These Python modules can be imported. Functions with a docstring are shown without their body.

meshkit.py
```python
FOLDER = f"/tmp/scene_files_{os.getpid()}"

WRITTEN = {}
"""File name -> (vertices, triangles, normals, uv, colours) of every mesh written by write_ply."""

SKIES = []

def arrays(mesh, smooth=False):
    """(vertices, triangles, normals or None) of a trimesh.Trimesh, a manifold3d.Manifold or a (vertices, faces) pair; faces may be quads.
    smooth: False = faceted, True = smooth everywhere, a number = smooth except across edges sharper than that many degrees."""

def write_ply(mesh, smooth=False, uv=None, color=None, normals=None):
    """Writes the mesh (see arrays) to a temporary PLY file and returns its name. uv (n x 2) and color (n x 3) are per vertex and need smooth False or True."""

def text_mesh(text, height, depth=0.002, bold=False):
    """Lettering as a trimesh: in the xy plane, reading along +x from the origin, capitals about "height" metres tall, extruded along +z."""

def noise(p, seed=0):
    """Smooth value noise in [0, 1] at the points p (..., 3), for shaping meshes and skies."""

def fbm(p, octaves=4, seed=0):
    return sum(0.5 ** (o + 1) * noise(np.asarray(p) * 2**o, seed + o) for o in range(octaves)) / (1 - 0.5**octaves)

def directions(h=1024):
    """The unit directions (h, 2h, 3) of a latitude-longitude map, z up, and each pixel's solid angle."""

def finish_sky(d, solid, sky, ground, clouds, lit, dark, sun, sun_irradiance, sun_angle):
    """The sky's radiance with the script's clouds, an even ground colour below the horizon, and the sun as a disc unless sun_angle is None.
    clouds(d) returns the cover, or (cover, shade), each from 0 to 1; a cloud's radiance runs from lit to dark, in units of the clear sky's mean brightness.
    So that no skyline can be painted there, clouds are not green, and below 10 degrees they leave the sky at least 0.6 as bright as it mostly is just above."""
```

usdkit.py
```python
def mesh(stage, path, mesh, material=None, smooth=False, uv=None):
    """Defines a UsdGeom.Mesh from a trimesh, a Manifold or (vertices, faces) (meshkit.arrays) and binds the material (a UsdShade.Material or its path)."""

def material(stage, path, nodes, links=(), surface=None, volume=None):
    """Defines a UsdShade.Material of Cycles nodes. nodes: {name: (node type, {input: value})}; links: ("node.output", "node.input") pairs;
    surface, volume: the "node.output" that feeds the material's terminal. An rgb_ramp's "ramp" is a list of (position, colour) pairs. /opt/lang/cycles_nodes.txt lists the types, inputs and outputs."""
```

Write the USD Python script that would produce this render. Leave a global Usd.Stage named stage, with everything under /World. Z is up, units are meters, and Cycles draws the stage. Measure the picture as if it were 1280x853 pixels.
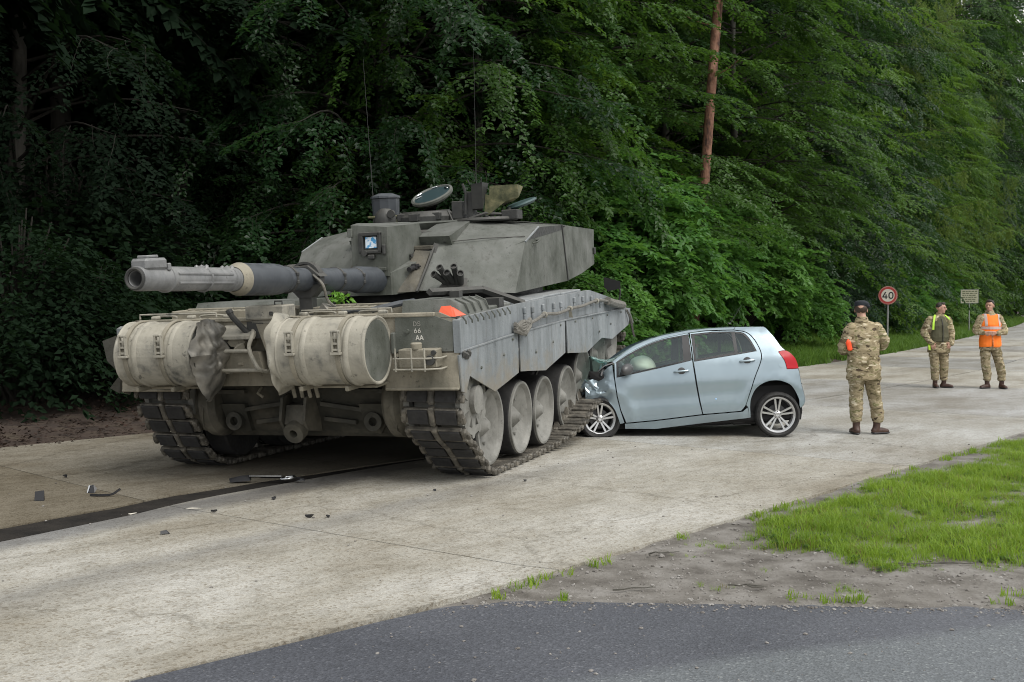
import math, random
import numpy as np, trimesh, shapely, manifold3d as m3
from shapely.geometry import Polygon, LineString, Point
from scipy.spatial import Delaunay
import usdkit, meshkit
from pxr import Usd, UsdGeom, UsdLux, UsdShade, Gf, Sdf, Vt

rng = np.random.default_rng(11)
random.seed(11)
stage = Usd.Stage.CreateInMemory()
UsdGeom.SetStageUpAxis(stage, UsdGeom.Tokens.z)
UsdGeom.SetStageMetersPerUnit(stage, 1.0)
world = UsdGeom.Xform.Define(stage, '/World')
stage.SetDefaultPrim(world.GetPrim())
UsdGeom.Scope.Define(stage, '/World/Looks')

# ------------------------------------------------------------------ camera
cam = UsdGeom.Camera.Define(stage, '/World/camera')
cam.CreateHorizontalApertureAttr(36.0); cam.CreateVerticalApertureAttr(36.0 * 682 / 1024)
cam.CreateFocalLengthAttr(36.0 * 1420 / 1280)
cam.CreateClippingRangeAttr(Gf.Vec2f(0.1, 2000))
cam.AddTranslateOp().Set(Gf.Vec3d(0, 0, 1.75))
cam.AddRotateXOp().Set(90.0 - math.degrees(math.atan((426.5 - 380.6) / 1420)))
cam.CreateExposureAttr(0.88)

# ------------------------------------------------------------------ sky and sun (bright overcast)
SUN = np.array([0.55, -0.55, 1.0]); SUN /= np.linalg.norm(SUN)
sky = UsdLux.DomeLight.Define(stage, '/World/sky')
sky.CreateIntensityAttr(1.0)
skym = usdkit.material(stage, '/World/Looks/sky', {
    'tc': ('texture_coordinate', {}),
    'sky': ('sky_texture', {'sky_type': 'single_scattering', 'sun_disc': False, 'sun_elevation': float(math.asin(SUN[2])), 'sun_rotation': float(math.atan2(SUN[0], SUN[1])), 'air_density': 1.0, 'aerosol_density': 2.0}),
    'n': ('noise_texture', {'scale': 2.2, 'detail': 5.0, 'roughness': 0.55}),
    'cl': ('rgb_ramp', {'ramp': [(0.3, (4.5, 4.6, 4.7)), (0.7, (6.9, 7.0, 7.05))]}),
    'cov': ('rgb_ramp', {'ramp': [(0.25, (0.8, 0.8, 0.8)), (0.55, (1, 1, 1))]}),
    'mix': ('mix_color', {}),
    'bg': ('background_shader', {'strength': 0.092})},
    [('tc.generated', 'n.vector'), ('n.fac', 'cl.fac'), ('n.fac', 'cov.fac'), ('cov.color', 'mix.fac'), ('sky.color', 'mix.a'), ('cl.color', 'mix.b'), ('mix.result', 'bg.color')],
    surface='bg.background')
UsdShade.MaterialBindingAPI.Apply(sky.GetPrim()).Bind(skym)
sun = UsdLux.DistantLight.Define(stage, '/World/sun')
sun.CreateIntensityAttr(0.40); sun.CreateAngleAttr(38.0); sun.CreateNormalizeAttr(True); sun.CreateColorAttr(Gf.Vec3f(1.0, 0.97, 0.92))
_z = SUN; _x = np.cross([0, 0, 1.0], _z); _x /= np.linalg.norm(_x); _y = np.cross(_z, _x)
sun.AddTransformOp().Set(Gf.Matrix4d(*[*_x, 0, *_y, 0, *_z, 0, 0, 0, 0, 1]))

# ------------------------------------------------------------------ helpers
_used = {}
def numbered(parent, name):
    k = _used.setdefault(parent, {}); n = k.get(name, 0); k[name] = n + 1
    return f'{parent}/{name}' if n == 0 else f'{parent}/{name}_{n:03d}'
def path_of(p):
    return '/World' if p is None else str(p.GetPath())
def tag(p, label=None, cat=None, group=None, kind=None):
    for k, v in (('label', label), ('category', cat), ('group', group), ('kind', kind)):
        if v: p.SetCustomDataByKey(k, v)
    return p
def obj(name, mesh, mat, parent=None, smooth=35, label=None, cat=None, group=None, kind=None):
    if isinstance(mesh, list): mesh = cat_(mesh)
    m = usdkit.mesh(stage, numbered(path_of(parent), name), mesh, mat, smooth=smooth)
    return tag(m.GetPrim(), label, cat, group, kind)
def thing(name, label, cat, loc=(0, 0, 0), yaw=0.0, group=None, scale=None, pitch=0.0):
    """yaw: degrees clockwise from +y (depth) in plan."""
    x = UsdGeom.Xform.Define(stage, numbered('/World', name))
    x.AddTranslateOp().Set(Gf.Vec3d(*map(float, loc))); x.AddRotateZOp().Set(-float(yaw))
    if scale is not None: x.AddScaleOp().Set(Gf.Vec3f(*map(float, np.broadcast_to(scale, 3))))
    return tag(x.GetPrim(), label, cat, group)
def copy_of(cls, name, label, cat, loc, yaw=0.0, group=None, scale=1.0, tilt=0.0):
    x = UsdGeom.Xform.Define(stage, numbered('/World', name))
    x.GetPrim().GetReferences().AddInternalReference(cls.GetPath())
    x.AddTranslateOp().Set(Gf.Vec3d(*map(float, loc))); x.AddRotateZOp().Set(-float(yaw))
    if tilt: x.AddRotateYOp().Set(float(tilt))
    x.AddScaleOp().Set(Gf.Vec3f(*map(float, np.broadcast_to(scale, 3))))
    x.GetPrim().SetInstanceable(True)
    return tag(x.GetPrim(), label, cat, group)
def cat_(ms):
    ms = [m for m in ms if m is not None and len(m.faces)]
    return trimesh.util.concatenate(ms)
TM = lambda v, f: trimesh.Trimesh(np.asarray(v, float), np.asarray(f, int), process=False)
def conv(pts):
    return trimesh.convex.convex_hull(np.asarray(pts, float))
def bx(x0, x1, y0, y1, z0, z1, ch=0.008):
    ch = min(ch, (x1 - x0) * .3, (y1 - y0) * .3, (z1 - z0) * .3)
    p = []
    for x, sx in ((x0, 1), (x1, -1)):
        for y, sy in ((y0, 1), (y1, -1)):
            for z, sz in ((z0, 1), (z1, -1)):
                p += [(x + sx * ch, y + sy * ch, z), (x + sx * ch, y, z + sz * ch), (x, y + sy * ch, z + sz * ch)]
    return conv(p)
def prism(poly, axis, a, b):
    """Extrude a 2-D polygon. axis x: poly is (y, z); y: (x, z); z: (x, y)."""
    g = poly if isinstance(poly, Polygon) else Polygon(poly)
    m = trimesh.creation.extrude_polygon(shapely.geometry.polygon.orient(g), abs(b - a), engine='earcut')
    v = m.vertices.copy(); lo = min(a, b)
    if axis == 'x': v = np.c_[v[:, 2] + lo, v[:, 0], v[:, 1]]
    elif axis == 'y': v = np.c_[v[:, 0], v[:, 2] + lo, v[:, 1]]
    else: v = np.c_[v[:, 0], v[:, 1], v[:, 2] + lo]
    m = trimesh.Trimesh(v, m.faces, process=False)
    if axis == 'y': m.invert()
    return m
def _basis(d):
    d = np.asarray(d, float); d = d / max(np.linalg.norm(d), 1e-9)
    a = np.array([0, 0, 1.0]) if abs(d[2]) < .9 else np.array([1.0, 0, 0])
    x = np.cross(a, d); x /= np.linalg.norm(x)
    return x, np.cross(d, x), d
def lathe(profile, p0, d, n=24, cap=True):
    """profile: (radius, distance along d) list, revolved about the axis from p0 along d. Open profile; closes at r=0 ends."""
    x, y, z = _basis(d); p0 = np.asarray(p0, float); pr = np.asarray(profile, float)
    t = np.arange(n) / n * 2 * np.pi
    v = p0 + pr[:, None, 0:1] * (np.cos(t)[None, :, None] * x + np.sin(t)[None, :, None] * y) + pr[:, None, 1:2] * z
    k = len(pr); v = v.reshape(-1, 3); i = np.arange(n); j = (i + 1) % n; f = []
    for a in range(k - 1):
        f.append(np.c_[a * n + i, a * n + j, (a + 1) * n + j]); f.append(np.c_[a * n + i, (a + 1) * n + j, (a + 1) * n + i])
    m = trimesh.Trimesh(v, np.vstack(f), process=False); m.merge_vertices(); m.update_faces(m.nondegenerate_faces())
    return m
def cyl(p0, p1, r0, r1=None, n=16):
    r1 = r0 if r1 is None else r1; d = np.asarray(p1, float) - p0; L = np.linalg.norm(d)
    return lathe([(0, 0), (r0, 0), (r1, L), (0, L)], p0, d, n)
def tube(pts, r, n=8, closed=False):
    pts = np.asarray(pts, float); r = np.broadcast_to(np.asarray(r, float), len(pts)); k = len(pts)
    d = np.gradient(pts, axis=0) if not closed else np.roll(pts, -1, 0) - np.roll(pts, 1, 0)
    d /= np.maximum(np.linalg.norm(d, axis=1, keepdims=True), 1e-9)
    x, _, _ = _basis(d[0]); t = np.arange(n) / n * 2 * np.pi; rings = []
    for i in range(k):
        x = x - d[i] * (x @ d[i]); x /= np.linalg.norm(x); y = np.cross(d[i], x)
        rings.append(pts[i] + r[i] * (np.cos(t)[:, None] * x + np.sin(t)[:, None] * y))
    v = np.vstack(rings); i = np.arange(n); j = (i + 1) % n; f = []
    for a in range(k if closed else k - 1):
        b = (a + 1) % k
        f.append(np.c_[a * n + i, a * n + j, b * n + j]); f.append(np.c_[a * n + i, b * n + j, b * n + i])
    if not closed:
        v = np.vstack([v, pts[0], pts[-1]]); c = k * n
        f.append(np.c_[np.full(n, c), j, i]); f.append(np.c_[np.full(n, c + 1), (k - 1) * n + i, (k - 1) * n + j])
    return trimesh.Trimesh(v, np.vstack(f), process=False)
def curve(pts, n=12):
    """Catmull-Rom through pts."""
    p = np.asarray(pts, float); p = np.vstack([2 * p[0] - p[1], p, 2 * p[-1] - p[-2]]); out = []
    for i in range(1, len(p) - 2):
        for t in np.linspace(0, 1, n, endpoint=False):
            a, b, c, d = p[i - 1:i + 3]
            out.append(.5 * (2 * b + (c - a) * t + (2 * a - 5 * b + 4 * c - d) * t * t + (3 * b - a - 3 * c + d) * t ** 3))
    out.append(p[-2]); return np.array(out)
def xform(m, R=None, t=None):
    v = m.vertices if R is None else m.vertices @ np.asarray(R).T
    return trimesh.Trimesh(v + (0 if t is None else np.asarray(t)), m.faces, process=False)
def mirror_x(m):
    r = trimesh.Trimesh(m.vertices * [-1, 1, 1], m.faces[:, ::-1], process=False); return r
def rot(axis, deg):
    return trimesh.transformations.rotation_matrix(math.radians(deg), axis)[:3, :3]
def grid(fn, nu, nv):
    """Sheet over the unit square; fn(U, V) -> (..., 3)."""
    U, V = np.meshgrid(np.linspace(0, 1, nu), np.linspace(0, 1, nv), indexing='ij')
    p = fn(U, V).reshape(-1, 3); a = (np.arange(nu - 1)[:, None] * nv + np.arange(nv - 1)).ravel()
    return TM(p, np.vstack([np.c_[a, a + nv, a + nv + 1], np.c_[a, a + nv + 1, a + 1]]))
def fill2d(g, step):
    """Triangulate a shapely polygon with interior points on a grid; returns 2-D points and faces."""
    ring = [np.asarray(shapely.segmentize(LineString(r.coords), step).coords)[:-1] for r in [g.exterior, *g.interiors]]
    x0, y0, x1, y1 = g.bounds
    X, Y = np.meshgrid(np.arange(x0, x1, step), np.arange(y0, y1, step)); q = np.c_[X.ravel(), Y.ravel()]
    inner = g.buffer(-step * .45)
    q = q[shapely.contains_xy(inner, q[:, 0], q[:, 1])] if not inner.is_empty else q[:0]
    p = np.vstack(ring + [q]); t = Delaunay(p).simplices; c = p[t].mean(1)
    t = t[shapely.contains_xy(g, c[:, 0], c[:, 1])]
    a = p[t]; s = (a[:, 1, 0] - a[:, 0, 0]) * (a[:, 2, 1] - a[:, 0, 1]) - (a[:, 1, 1] - a[:, 0, 1]) * (a[:, 2, 0] - a[:, 0, 0])
    t = np.where(s[:, None] < 0, t[:, ::-1], t)[abs(s) > 1e-9]
    return p, t, ring

# ------------------------------------------------------------------ materials
def paint(name, cols, scale=3.0, wear=0.0, mud=None, detail=6.0, rough=(0.5, 0.8), bump=0.0, bscale=60.0, metallic=0.0, stretch=(1, 1, 1), dust=None, spec=0.5, ramp=None, coords='object', coat=0.0):
    """Worn surface: noise blends the colours; dust = (colour, amount) lies on upward faces; bump from fine noise."""
    k = len(cols); ramp = ramp or np.linspace(.32, .68, k)
    src = 'geo.position' if coords == 'world' else 'tc.object'
    nodes = {'tc': ('texture_coordinate', {}), 'geo': ('geometry', {}), 'mp': ('mapping', {'scale': stretch}),
             'n': ('noise_texture', {'scale': scale, 'detail': detail, 'roughness': .62}),
             'r': ('rgb_ramp', {'ramp': list(zip(ramp, cols))}),
             'n2': ('noise_texture', {'scale': scale * 4.7, 'detail': 4.0, 'roughness': .6}),
             'rr': ('map_range', {'from_min': .3, 'from_max': .7, 'to_min': rough[0], 'to_max': rough[1]}),
             'p': ('principled_bsdf', {'metallic': metallic, 'specular_ior_level': spec, 'coat_weight': coat, 'coat_roughness': .06})}
    links = [(src, 'mp.vector'), ('mp.vector', 'n.vector'), (src, 'n2.vector'), ('n.fac', 'r.fac'), ('n2.fac', 'rr.value'), ('rr.result', 'p.roughness')]
    col = 'r.color'
    if dust:
        nodes |= {'sx': ('separate_xyz', {}), 'dm': ('map_range', {'from_min': .15, 'from_max': .95, 'to_min': 0.0, 'to_max': dust[1], 'clamp': True}),
                  'dn': ('math', {'math_type': 'multiply'}), 'dr': ('map_range', {'from_min': .3, 'from_max': .6, 'to_min': .35, 'to_max': 1.0, 'clamp': True}),
                  'dx': ('mix_color', {'b': dust[0]})}
        links += [('geo.normal', 'sx.vector'), ('sx.z', 'dm.value'), ('n2.fac', 'dr.value'), ('dm.result', 'dn.value1'), ('dr.result', 'dn.value2'), ('dn.value', 'dx.fac'), (col, 'dx.a')]
        col = 'dx.result'
    if wear:
        nodes |= {'wm': ('mapping', {'scale': (9, 9, 1.1)}), 'wn': ('noise_texture', {'scale': 1.0, 'detail': 7.0, 'roughness': .7}), 'wr': ('rgb_ramp', {'ramp': [(.30, (.55, .53, .50)), (.45, (.95, .95, .94)), (.60, (1.0, 1.0, 1.0)), (.74, (1.38, 1.36, 1.3))]}), 'wx': ('mix_color', {'blend_type': 'multiply', 'fac': wear}),
                  'cn': ('noise_texture', {'scale': 13.0, 'detail': 8.0, 'roughness': .75}), 'cr': ('rgb_ramp', {'ramp': [(.60, (0, 0, 0)), (.66, (.7, .7, .7))]}), 'ck': ('rgb_to_bw', {}), 'cx': ('mix_color', {'b': [c * .35 for c in cols[0]]})}
        links += [('tc.object', 'wm.vector'), ('wm.vector', 'wn.vector'), ('wn.fac', 'wr.fac'), (col, 'wx.a'), ('wr.color', 'wx.b'), ('tc.object', 'cn.vector'), ('cn.fac', 'cr.fac'), ('cr.color', 'ck.color'), ('ck.val', 'cx.fac'), ('wx.result', 'cx.a')]; col = 'cx.result'
    if mud:     # splashed mud, thicker towards the tracks: (colour, height where it ends, height where it is full)
        nodes |= {'mz': ('separate_xyz', {}), 'mr': ('map_range', {'from_min': mud[1], 'from_max': mud[2], 'to_min': -.45, 'to_max': .25, 'clamp': True}), 'mn': ('noise_texture', {'scale': 5.0, 'detail': 8.0, 'roughness': .7}), 'ma': ('math', {'math_type': 'add'}), 'mc': ('map_range', {'from_min': .45, 'from_max': .75, 'clamp': True}), 'mx': ('mix_color', {'b': mud[0]})}
        links += [('tc.object', 'mz.vector'), ('mz.z', 'mr.value'), ('tc.object', 'mn.vector'), ('mn.fac', 'ma.value1'), ('mr.result', 'ma.value2'), ('ma.value', 'mc.value'), ('mc.result', 'mx.fac'), (col, 'mx.a')]; col = 'mx.result'
    links.append((col, 'p.base_color'))
    if bump:
        nodes |= {'n3': ('noise_texture', {'scale': bscale, 'detail': 3.0}), 'b': ('bump', {'strength': bump, 'distance': .01})}
        links += [(src, 'n3.vector'), ('n3.fac', 'b.height'), ('b.normal', 'p.normal')]
    return usdkit.material(stage, f'/World/Looks/{name}', nodes, links, surface='p.BSDF')
def plain(name, col, rough=.5, metallic=0.0, **kw):
    return usdkit.material(stage, f'/World/Looks/{name}', {'p': ('principled_bsdf', {'base_color': col, 'roughness': rough, 'metallic': metallic, **kw})}, surface='p.BSDF')
def leafmat(name, dark, light, trans, rough=.45, mixf=.35, spec=.3):
    return usdkit.material(stage, f'/World/Looks/{name}', {
        'geo': ('geometry', {}), 'oi': ('object_info', {}), 'n': ('noise_texture', {'scale': .7, 'detail': 2.0}),
        'ad': ('math', {'math_type': 'multiply_add', 'value2': .55}), 'nm': ('map_range', {'from_min': .3, 'from_max': .7, 'to_min': 0.0, 'to_max': .45, 'clamp': True}),
        'r': ('rgb_ramp', {'ramp': [(0.0, dark), (1.0, light)]}), 'rt': ('rgb_ramp', {'ramp': [(0.0, [c * .8 for c in trans]), (1.0, trans)]}),
        'p': ('principled_bsdf', {'roughness': rough, 'specular_ior_level': spec}), 't': ('translucent_bsdf', {}), 'm': ('mix_closure', {'fac': mixf}),
        'ov': ('map_range', {'to_min': .78, 'to_max': 1.25}), 'oh': ('map_range', {'to_min': .508, 'to_max': .486}), 'hv': ('hsv', {})},
        [('geo.position', 'n.vector'), ('n.fac', 'nm.value'), ('geo.random_per_island', 'ad.value1'), ('nm.result', 'ad.value3'), ('ad.value', 'r.fac'), ('ad.value', 'rt.fac'),
         ('oi.random', 'ov.value'), ('ov.result', 'hv.value'), ('oi.random', 'oh.value'), ('oh.result', 'hv.hue'), ('r.color', 'hv.color'), ('hv.color', 'p.base_color'), ('rt.color', 't.color'), ('p.BSDF', 'm.closure1'), ('t.BSDF', 'm.closure2')], surface='m.closure')
M = {}
M['twig_bark'] = plain('twig_bark', (.022, .019, .014), .9)
def leaf_quads(P, D, N, L, W, fold=.12):
    """Kite leaves: base points P, directions D, normals N, lengths L, widths W. Two triangles each, one island per leaf."""
    D = D / np.linalg.norm(D, axis=1, keepdims=True); S = np.cross(D, N); S /= np.maximum(np.linalg.norm(S, axis=1, keepdims=True), 1e-6); N = np.cross(S, D)
    L = L[:, None]; W = W[:, None]
    a = P; b = P + D * L * .45 + S * W * .5 + N * W * fold; c = P + D * L; d = P + D * L * .45 - S * W * .5 + N * W * fold
    v = np.stack([a, b, c, d], 1).reshape(-1, 3); i = np.arange(len(P)) * 4
    return TM(v, np.vstack([np.c_[i, i + 1, i + 2], np.c_[i, i + 2, i + 3]]))
M['bark'] = paint('bark_grey', [(.035, .032, .025), (.075, .07, .058), (.10, .10, .085)], scale=6, stretch=(1, 1, .25), rough=(.75, .95), bump=.8, bscale=30)
# ------------------------------------------------------------------ ground, road, verge
RE = [(-8, -1.2), (-4.2, 2.8), (-1.79, 5.24), (-.19, 6.9), (1.35, 8.69), (7.03, 15.55), (13, 23.2), (20.5, 34.5), (35, 60), (60, 108), (95, 185)]
SE = [(-8.2, 1.7), (-6.1, 5.1), (-4.5, 7.6), (-3.4, 9.4), (-2.235, 11.28), (3.5, 18.4), (9.5, 26), (16.8, 37.2), (30.3, 61.5), (55, 109.5), (90, 187.5)]
LE = [(-15, 5), (-11.3, 8.9), (-8.9, 11.0), (-7.2, 12.9), (-5.6, 14.6), (0, 21.5), (6.2, 29.2), (13.07, 39.8), (25.6, 63), (50, 111), (85, 190)]
NS = 24
Rc, Sc, Lc = (curve(np.array(e), NS) for e in (RE, SE, LE))
sl = np.r_[0, np.cumsum(np.linalg.norm(np.diff(Sc, axis=0), axis=1))]
def lane_pt(side, s, t):
    """t = 0 at the middle line, 1 at the outer edge."""
    O = Rc if side == 'r' else Lc
    m = np.stack([np.interp(s, sl, Sc[:, k]) for k in (0, 1)], -1); o = np.stack([np.interp(s, sl, O[:, k]) for k in (0, 1)], -1)
    return m + (o - m) * t[..., None]
s_joint = float(np.interp(3 + .44, np.arange(len(sl)) / NS, sl))     # the joint that is sharp in the foreground

def concrete(name, tint):
    D = np.array([math.sin(math.radians(38)), math.cos(math.radians(38)), 0]); N = np.array([D[1], -D[0], 0])
    n1 = np.array([math.cos(math.radians(33)), -math.sin(math.radians(33)), 0])
    nodes = {'geo': ('geometry', {}), 'mp': ('mapping', {'mapping_type': 'texture', 'rotation': (0, 0, -math.radians(38)), 'scale': (1.0, 2.2, 1.0)}),
        'big': ('noise_texture', {'scale': .9, 'detail': 5.0, 'roughness': .6}),
        'rb': ('rgb_ramp', {'ramp': [(.32, [.235 * tint[0], .212 * tint[1], .172 * tint[2]]), (.48, [.325 * tint[0], .31 * tint[1], .275 * tint[2]]), (.66, [.415 * tint[0], .405 * tint[1], .38 * tint[2]])]}),
        'mid': ('noise_texture', {'scale': 7.0, 'detail': 6.0, 'roughness': .7}), 'rm': ('rgb_ramp', {'ramp': [(.34, (.80, .79, .77)), (.56, (1.05, 1.05, 1.05))]}),
        'agg': ('voronoi_texture', {'scale': 60.0}), 'ra': ('rgb_ramp', {'ramp': [(0.0, (.55, .49, .42)), (.16, (.82, .78, .72)), (.35, (1.0, 1.0, 1.0)), (.9, (1.14, 1.14, 1.13))]}),
        'sep': ('separate_color', {}), 'fine': ('noise_texture', {'scale': 120.0, 'detail': 3.0}), 'rf': ('rgb_ramp', {'ramp': [(.3, (.72, .72, .72)), (.7, (1.2, 1.2, 1.2))]}),
        'm1': ('mix_color', {'blend_type': 'multiply', 'fac': .85}), 'm2': ('mix_color', {'blend_type': 'multiply', 'fac': .75}), 'm3': ('mix_color', {'blend_type': 'multiply', 'fac': .8}),
        # scuffs left by the tracks: bands along the road, broken up by noise
        'd1': ('vector_math', {'math_type': 'dot_product', 'vector2': n1}), 'a1': ('math', {'math_type': 'add', 'value2': 0.0}),
        'sn': ('noise_texture', {'scale': 2.3, 'detail': 5.0, 'roughness': .65}),
        'b1': ('math', {'math_type': 'multiply_add', 'value2': .35}),
        'bd': ('rgb_ramp', {'ramp': [(0.0, (0, 0, 0)), (.36, (0, 0, 0)), (.39, (.7, .7, .7)), (.415, (.6, .6, .6)), (.44, (0, 0, 0)), (.525, (0, 0, 0)), (.545, (.35, .35, .35)), (.575, (.14, .14, .14)), (.61, (0, 0, 0)), (1.0, (0, 0, 0))]}),
        'mr': ('map_range', {'from_min': -11.5, 'from_max': -1.5, 'clamp': True}), 'far': ('separate_xyz', {}), 'ff': ('map_range', {'from_min': 11.5, 'from_max': 14.0, 'to_min': 1.0, 'to_max': 0.15, 'clamp': True}),
        'bm': ('math', {'math_type': 'multiply'}), 'bk': ('rgb_to_bw', {}), 'm4': ('mix_color', {'b': (.085, .088, .098)}),
        'cv': ('noise_texture', {'scale': 1.7, 'detail': 5.0, 'roughness': .7}), 'cvm': ('vector_math', {'math_type': 'multiply_add', 'vector2': (.9, .9, 0)}), 'crk': ('voronoi_texture', {'scale': .30, 'feature': 'distance_to_edge'}), 'crr': ('rgb_ramp', {'ramp': [(0, (.35, .33, .30)), (.004, (.55, .53, .5)), (.009, (1, 1, 1))]}), 'm5': ('mix_color', {'blend_type': 'multiply', 'fac': .42}),
        'st': ('noise_texture', {'scale': .28, 'detail': 4.0, 'roughness': .55}), 'str': ('rgb_ramp', {'ramp': [(.36, (.78, .75, .70)), (.52, (1, 1, 1))]}), 'm6': ('mix_color', {'blend_type': 'multiply', 'fac': .8}),
        'bmp': ('bump', {'strength': .55, 'distance': .006}), 'bh': ('math', {'math_type': 'multiply_add', 'value2': .6}),
        'ro': ('map_range', {'from_min': .3, 'from_max': .7, 'to_min': .62, 'to_max': .9}), 'p': ('principled_bsdf', {'specular_ior_level': .4})}
    links = [('geo.position', 'mp.vector'), ('mp.vector', 'big.vector'), ('big.fac', 'rb.fac'), ('mp.vector', 'mid.vector'), ('mid.fac', 'rm.fac'), ('geo.position', 'agg.vector'), ('agg.color', 'sep.color'), ('sep.r', 'ra.fac'),
        ('geo.position', 'fine.vector'), ('fine.fac', 'rf.fac'), ('rb.color', 'm1.a'), ('rm.color', 'm1.b'), ('m1.result', 'm2.a'), ('ra.color', 'm2.b'), ('m2.result', 'm3.a'), ('rf.color', 'm3.b'),
        ('geo.position', 'd1.vector1'), ('geo.position', 'sn.vector'), ('sn.fac', 'b1.value1'), ('d1.value', 'b1.value3'), ('b1.value', 'mr.value'), ('mr.result', 'bd.fac'), ('bd.color', 'bk.color'),
        ('geo.position', 'far.vector'), ('far.y', 'ff.value'), ('bk.val', 'bm.value1'), ('ff.result', 'bm.value2'), ('bm.value', 'm4.fac'), ('m3.result', 'm4.a'), ('m4.result', 'm5.a'), ('geo.position', 'cv.vector'), ('cv.color', 'cvm.vector1'), ('geo.position', 'cvm.vector3'), ('cvm.vector', 'crk.vector'), ('crk.distance', 'crr.fac'), ('crr.color', 'm5.b'), ('mp.vector', 'st.vector'), ('st.fac', 'str.fac'), ('m5.result', 'm6.a'), ('str.color', 'm6.b'), ('m6.result', 'p.base_color'),
        ('agg.distance', 'bh.value1'), ('fine.fac', 'bh.value3'), ('bh.value', 'bmp.height'), ('bmp.normal', 'p.normal'), ('mid.fac', 'ro.value'), ('ro.result', 'p.roughness')]
    return usdkit.material(stage, f'/World/Looks/{name}', nodes, links, surface='p.BSDF')
M['concrete'] = [concrete('concrete_warm', (1.03, 1.03, 1.01)), concrete('concrete_grey', (.91, .94, 1.0)), concrete('concrete_pale', (1.03, 1.06, 1.10)), concrete('concrete_dull', (.82, .85, .90)), concrete('concrete_brown_shade', (.50, .46, .385)), concrete('concrete_damp_shade', (.62, .59, .53))]  # brown and damp tones: mud and damp, plus tree shade put into the colour
M['asphalt'] = usdkit.material(stage, '/World/Looks/asphalt', {'geo': ('geometry', {}), 'n': ('noise_texture', {'scale': .55, 'detail': 4.0}), 'r': ('rgb_ramp', {'ramp': [(.35, (.058, .062, .074)), (.65, (.092, .097, .112))]}),
    'v': ('voronoi_texture', {'scale': 85.0}), 's': ('separate_color', {}), 'rv': ('rgb_ramp', {'ramp': [(0, (.5, .5, .5)), (.6, (1, 1, 1)), (.95, (1.25, 1.25, 1.25)), (.985, (2.2, 2.15, 2.0))]}), 'm': ('mix_color', {'blend_type': 'multiply', 'fac': .6}),
    'd': ('vector_math', {'math_type': 'dot_product', 'vector2': (-.358, .934, 0)}), 'k': ('math', {'math_type': 'multiply_add', 'value2': .25}), 'kr': ('map_range', {'from_min': 5.02, 'from_max': 4.86, 'to_min': 0.0, 'to_max': .75, 'clamp': True}), 'sm': ('mix_color', {'b': (.135, .148, .155)}),
    'x': ('separate_xyz', {}), 'xr': ('map_range', {'from_min': -.6, 'from_max': .6, 'to_min': 0.0, 'to_max': 1.0, 'clamp': True}), 'kx': ('math', {'math_type': 'multiply'}),
    'b': ('bump', {'strength': .6, 'distance': .004}), 'p': ('principled_bsdf', {'roughness': .62, 'specular_ior_level': .5})},
    [('geo.position', 'n.vector'), ('n.fac', 'r.fac'), ('geo.position', 'v.vector'), ('v.color', 's.color'), ('s.r', 'rv.fac'), ('r.color', 'sm.a'), ('sm.result', 'm.a'), ('rv.color', 'm.b'), ('geo.position', 'd.vector1'), ('n.fac', 'k.value1'), ('d.value', 'k.value3'), ('k.value', 'kr.value'),
     ('geo.position', 'x.vector'), ('x.x', 'xr.value'), ('kr.result', 'kx.value1'), ('xr.result', 'kx.value2'), ('kx.value', 'sm.fac'), ('m.result', 'p.base_color'), ('v.distance', 'b.height'), ('b.normal', 'p.normal')], surface='p.BSDF')
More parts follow.
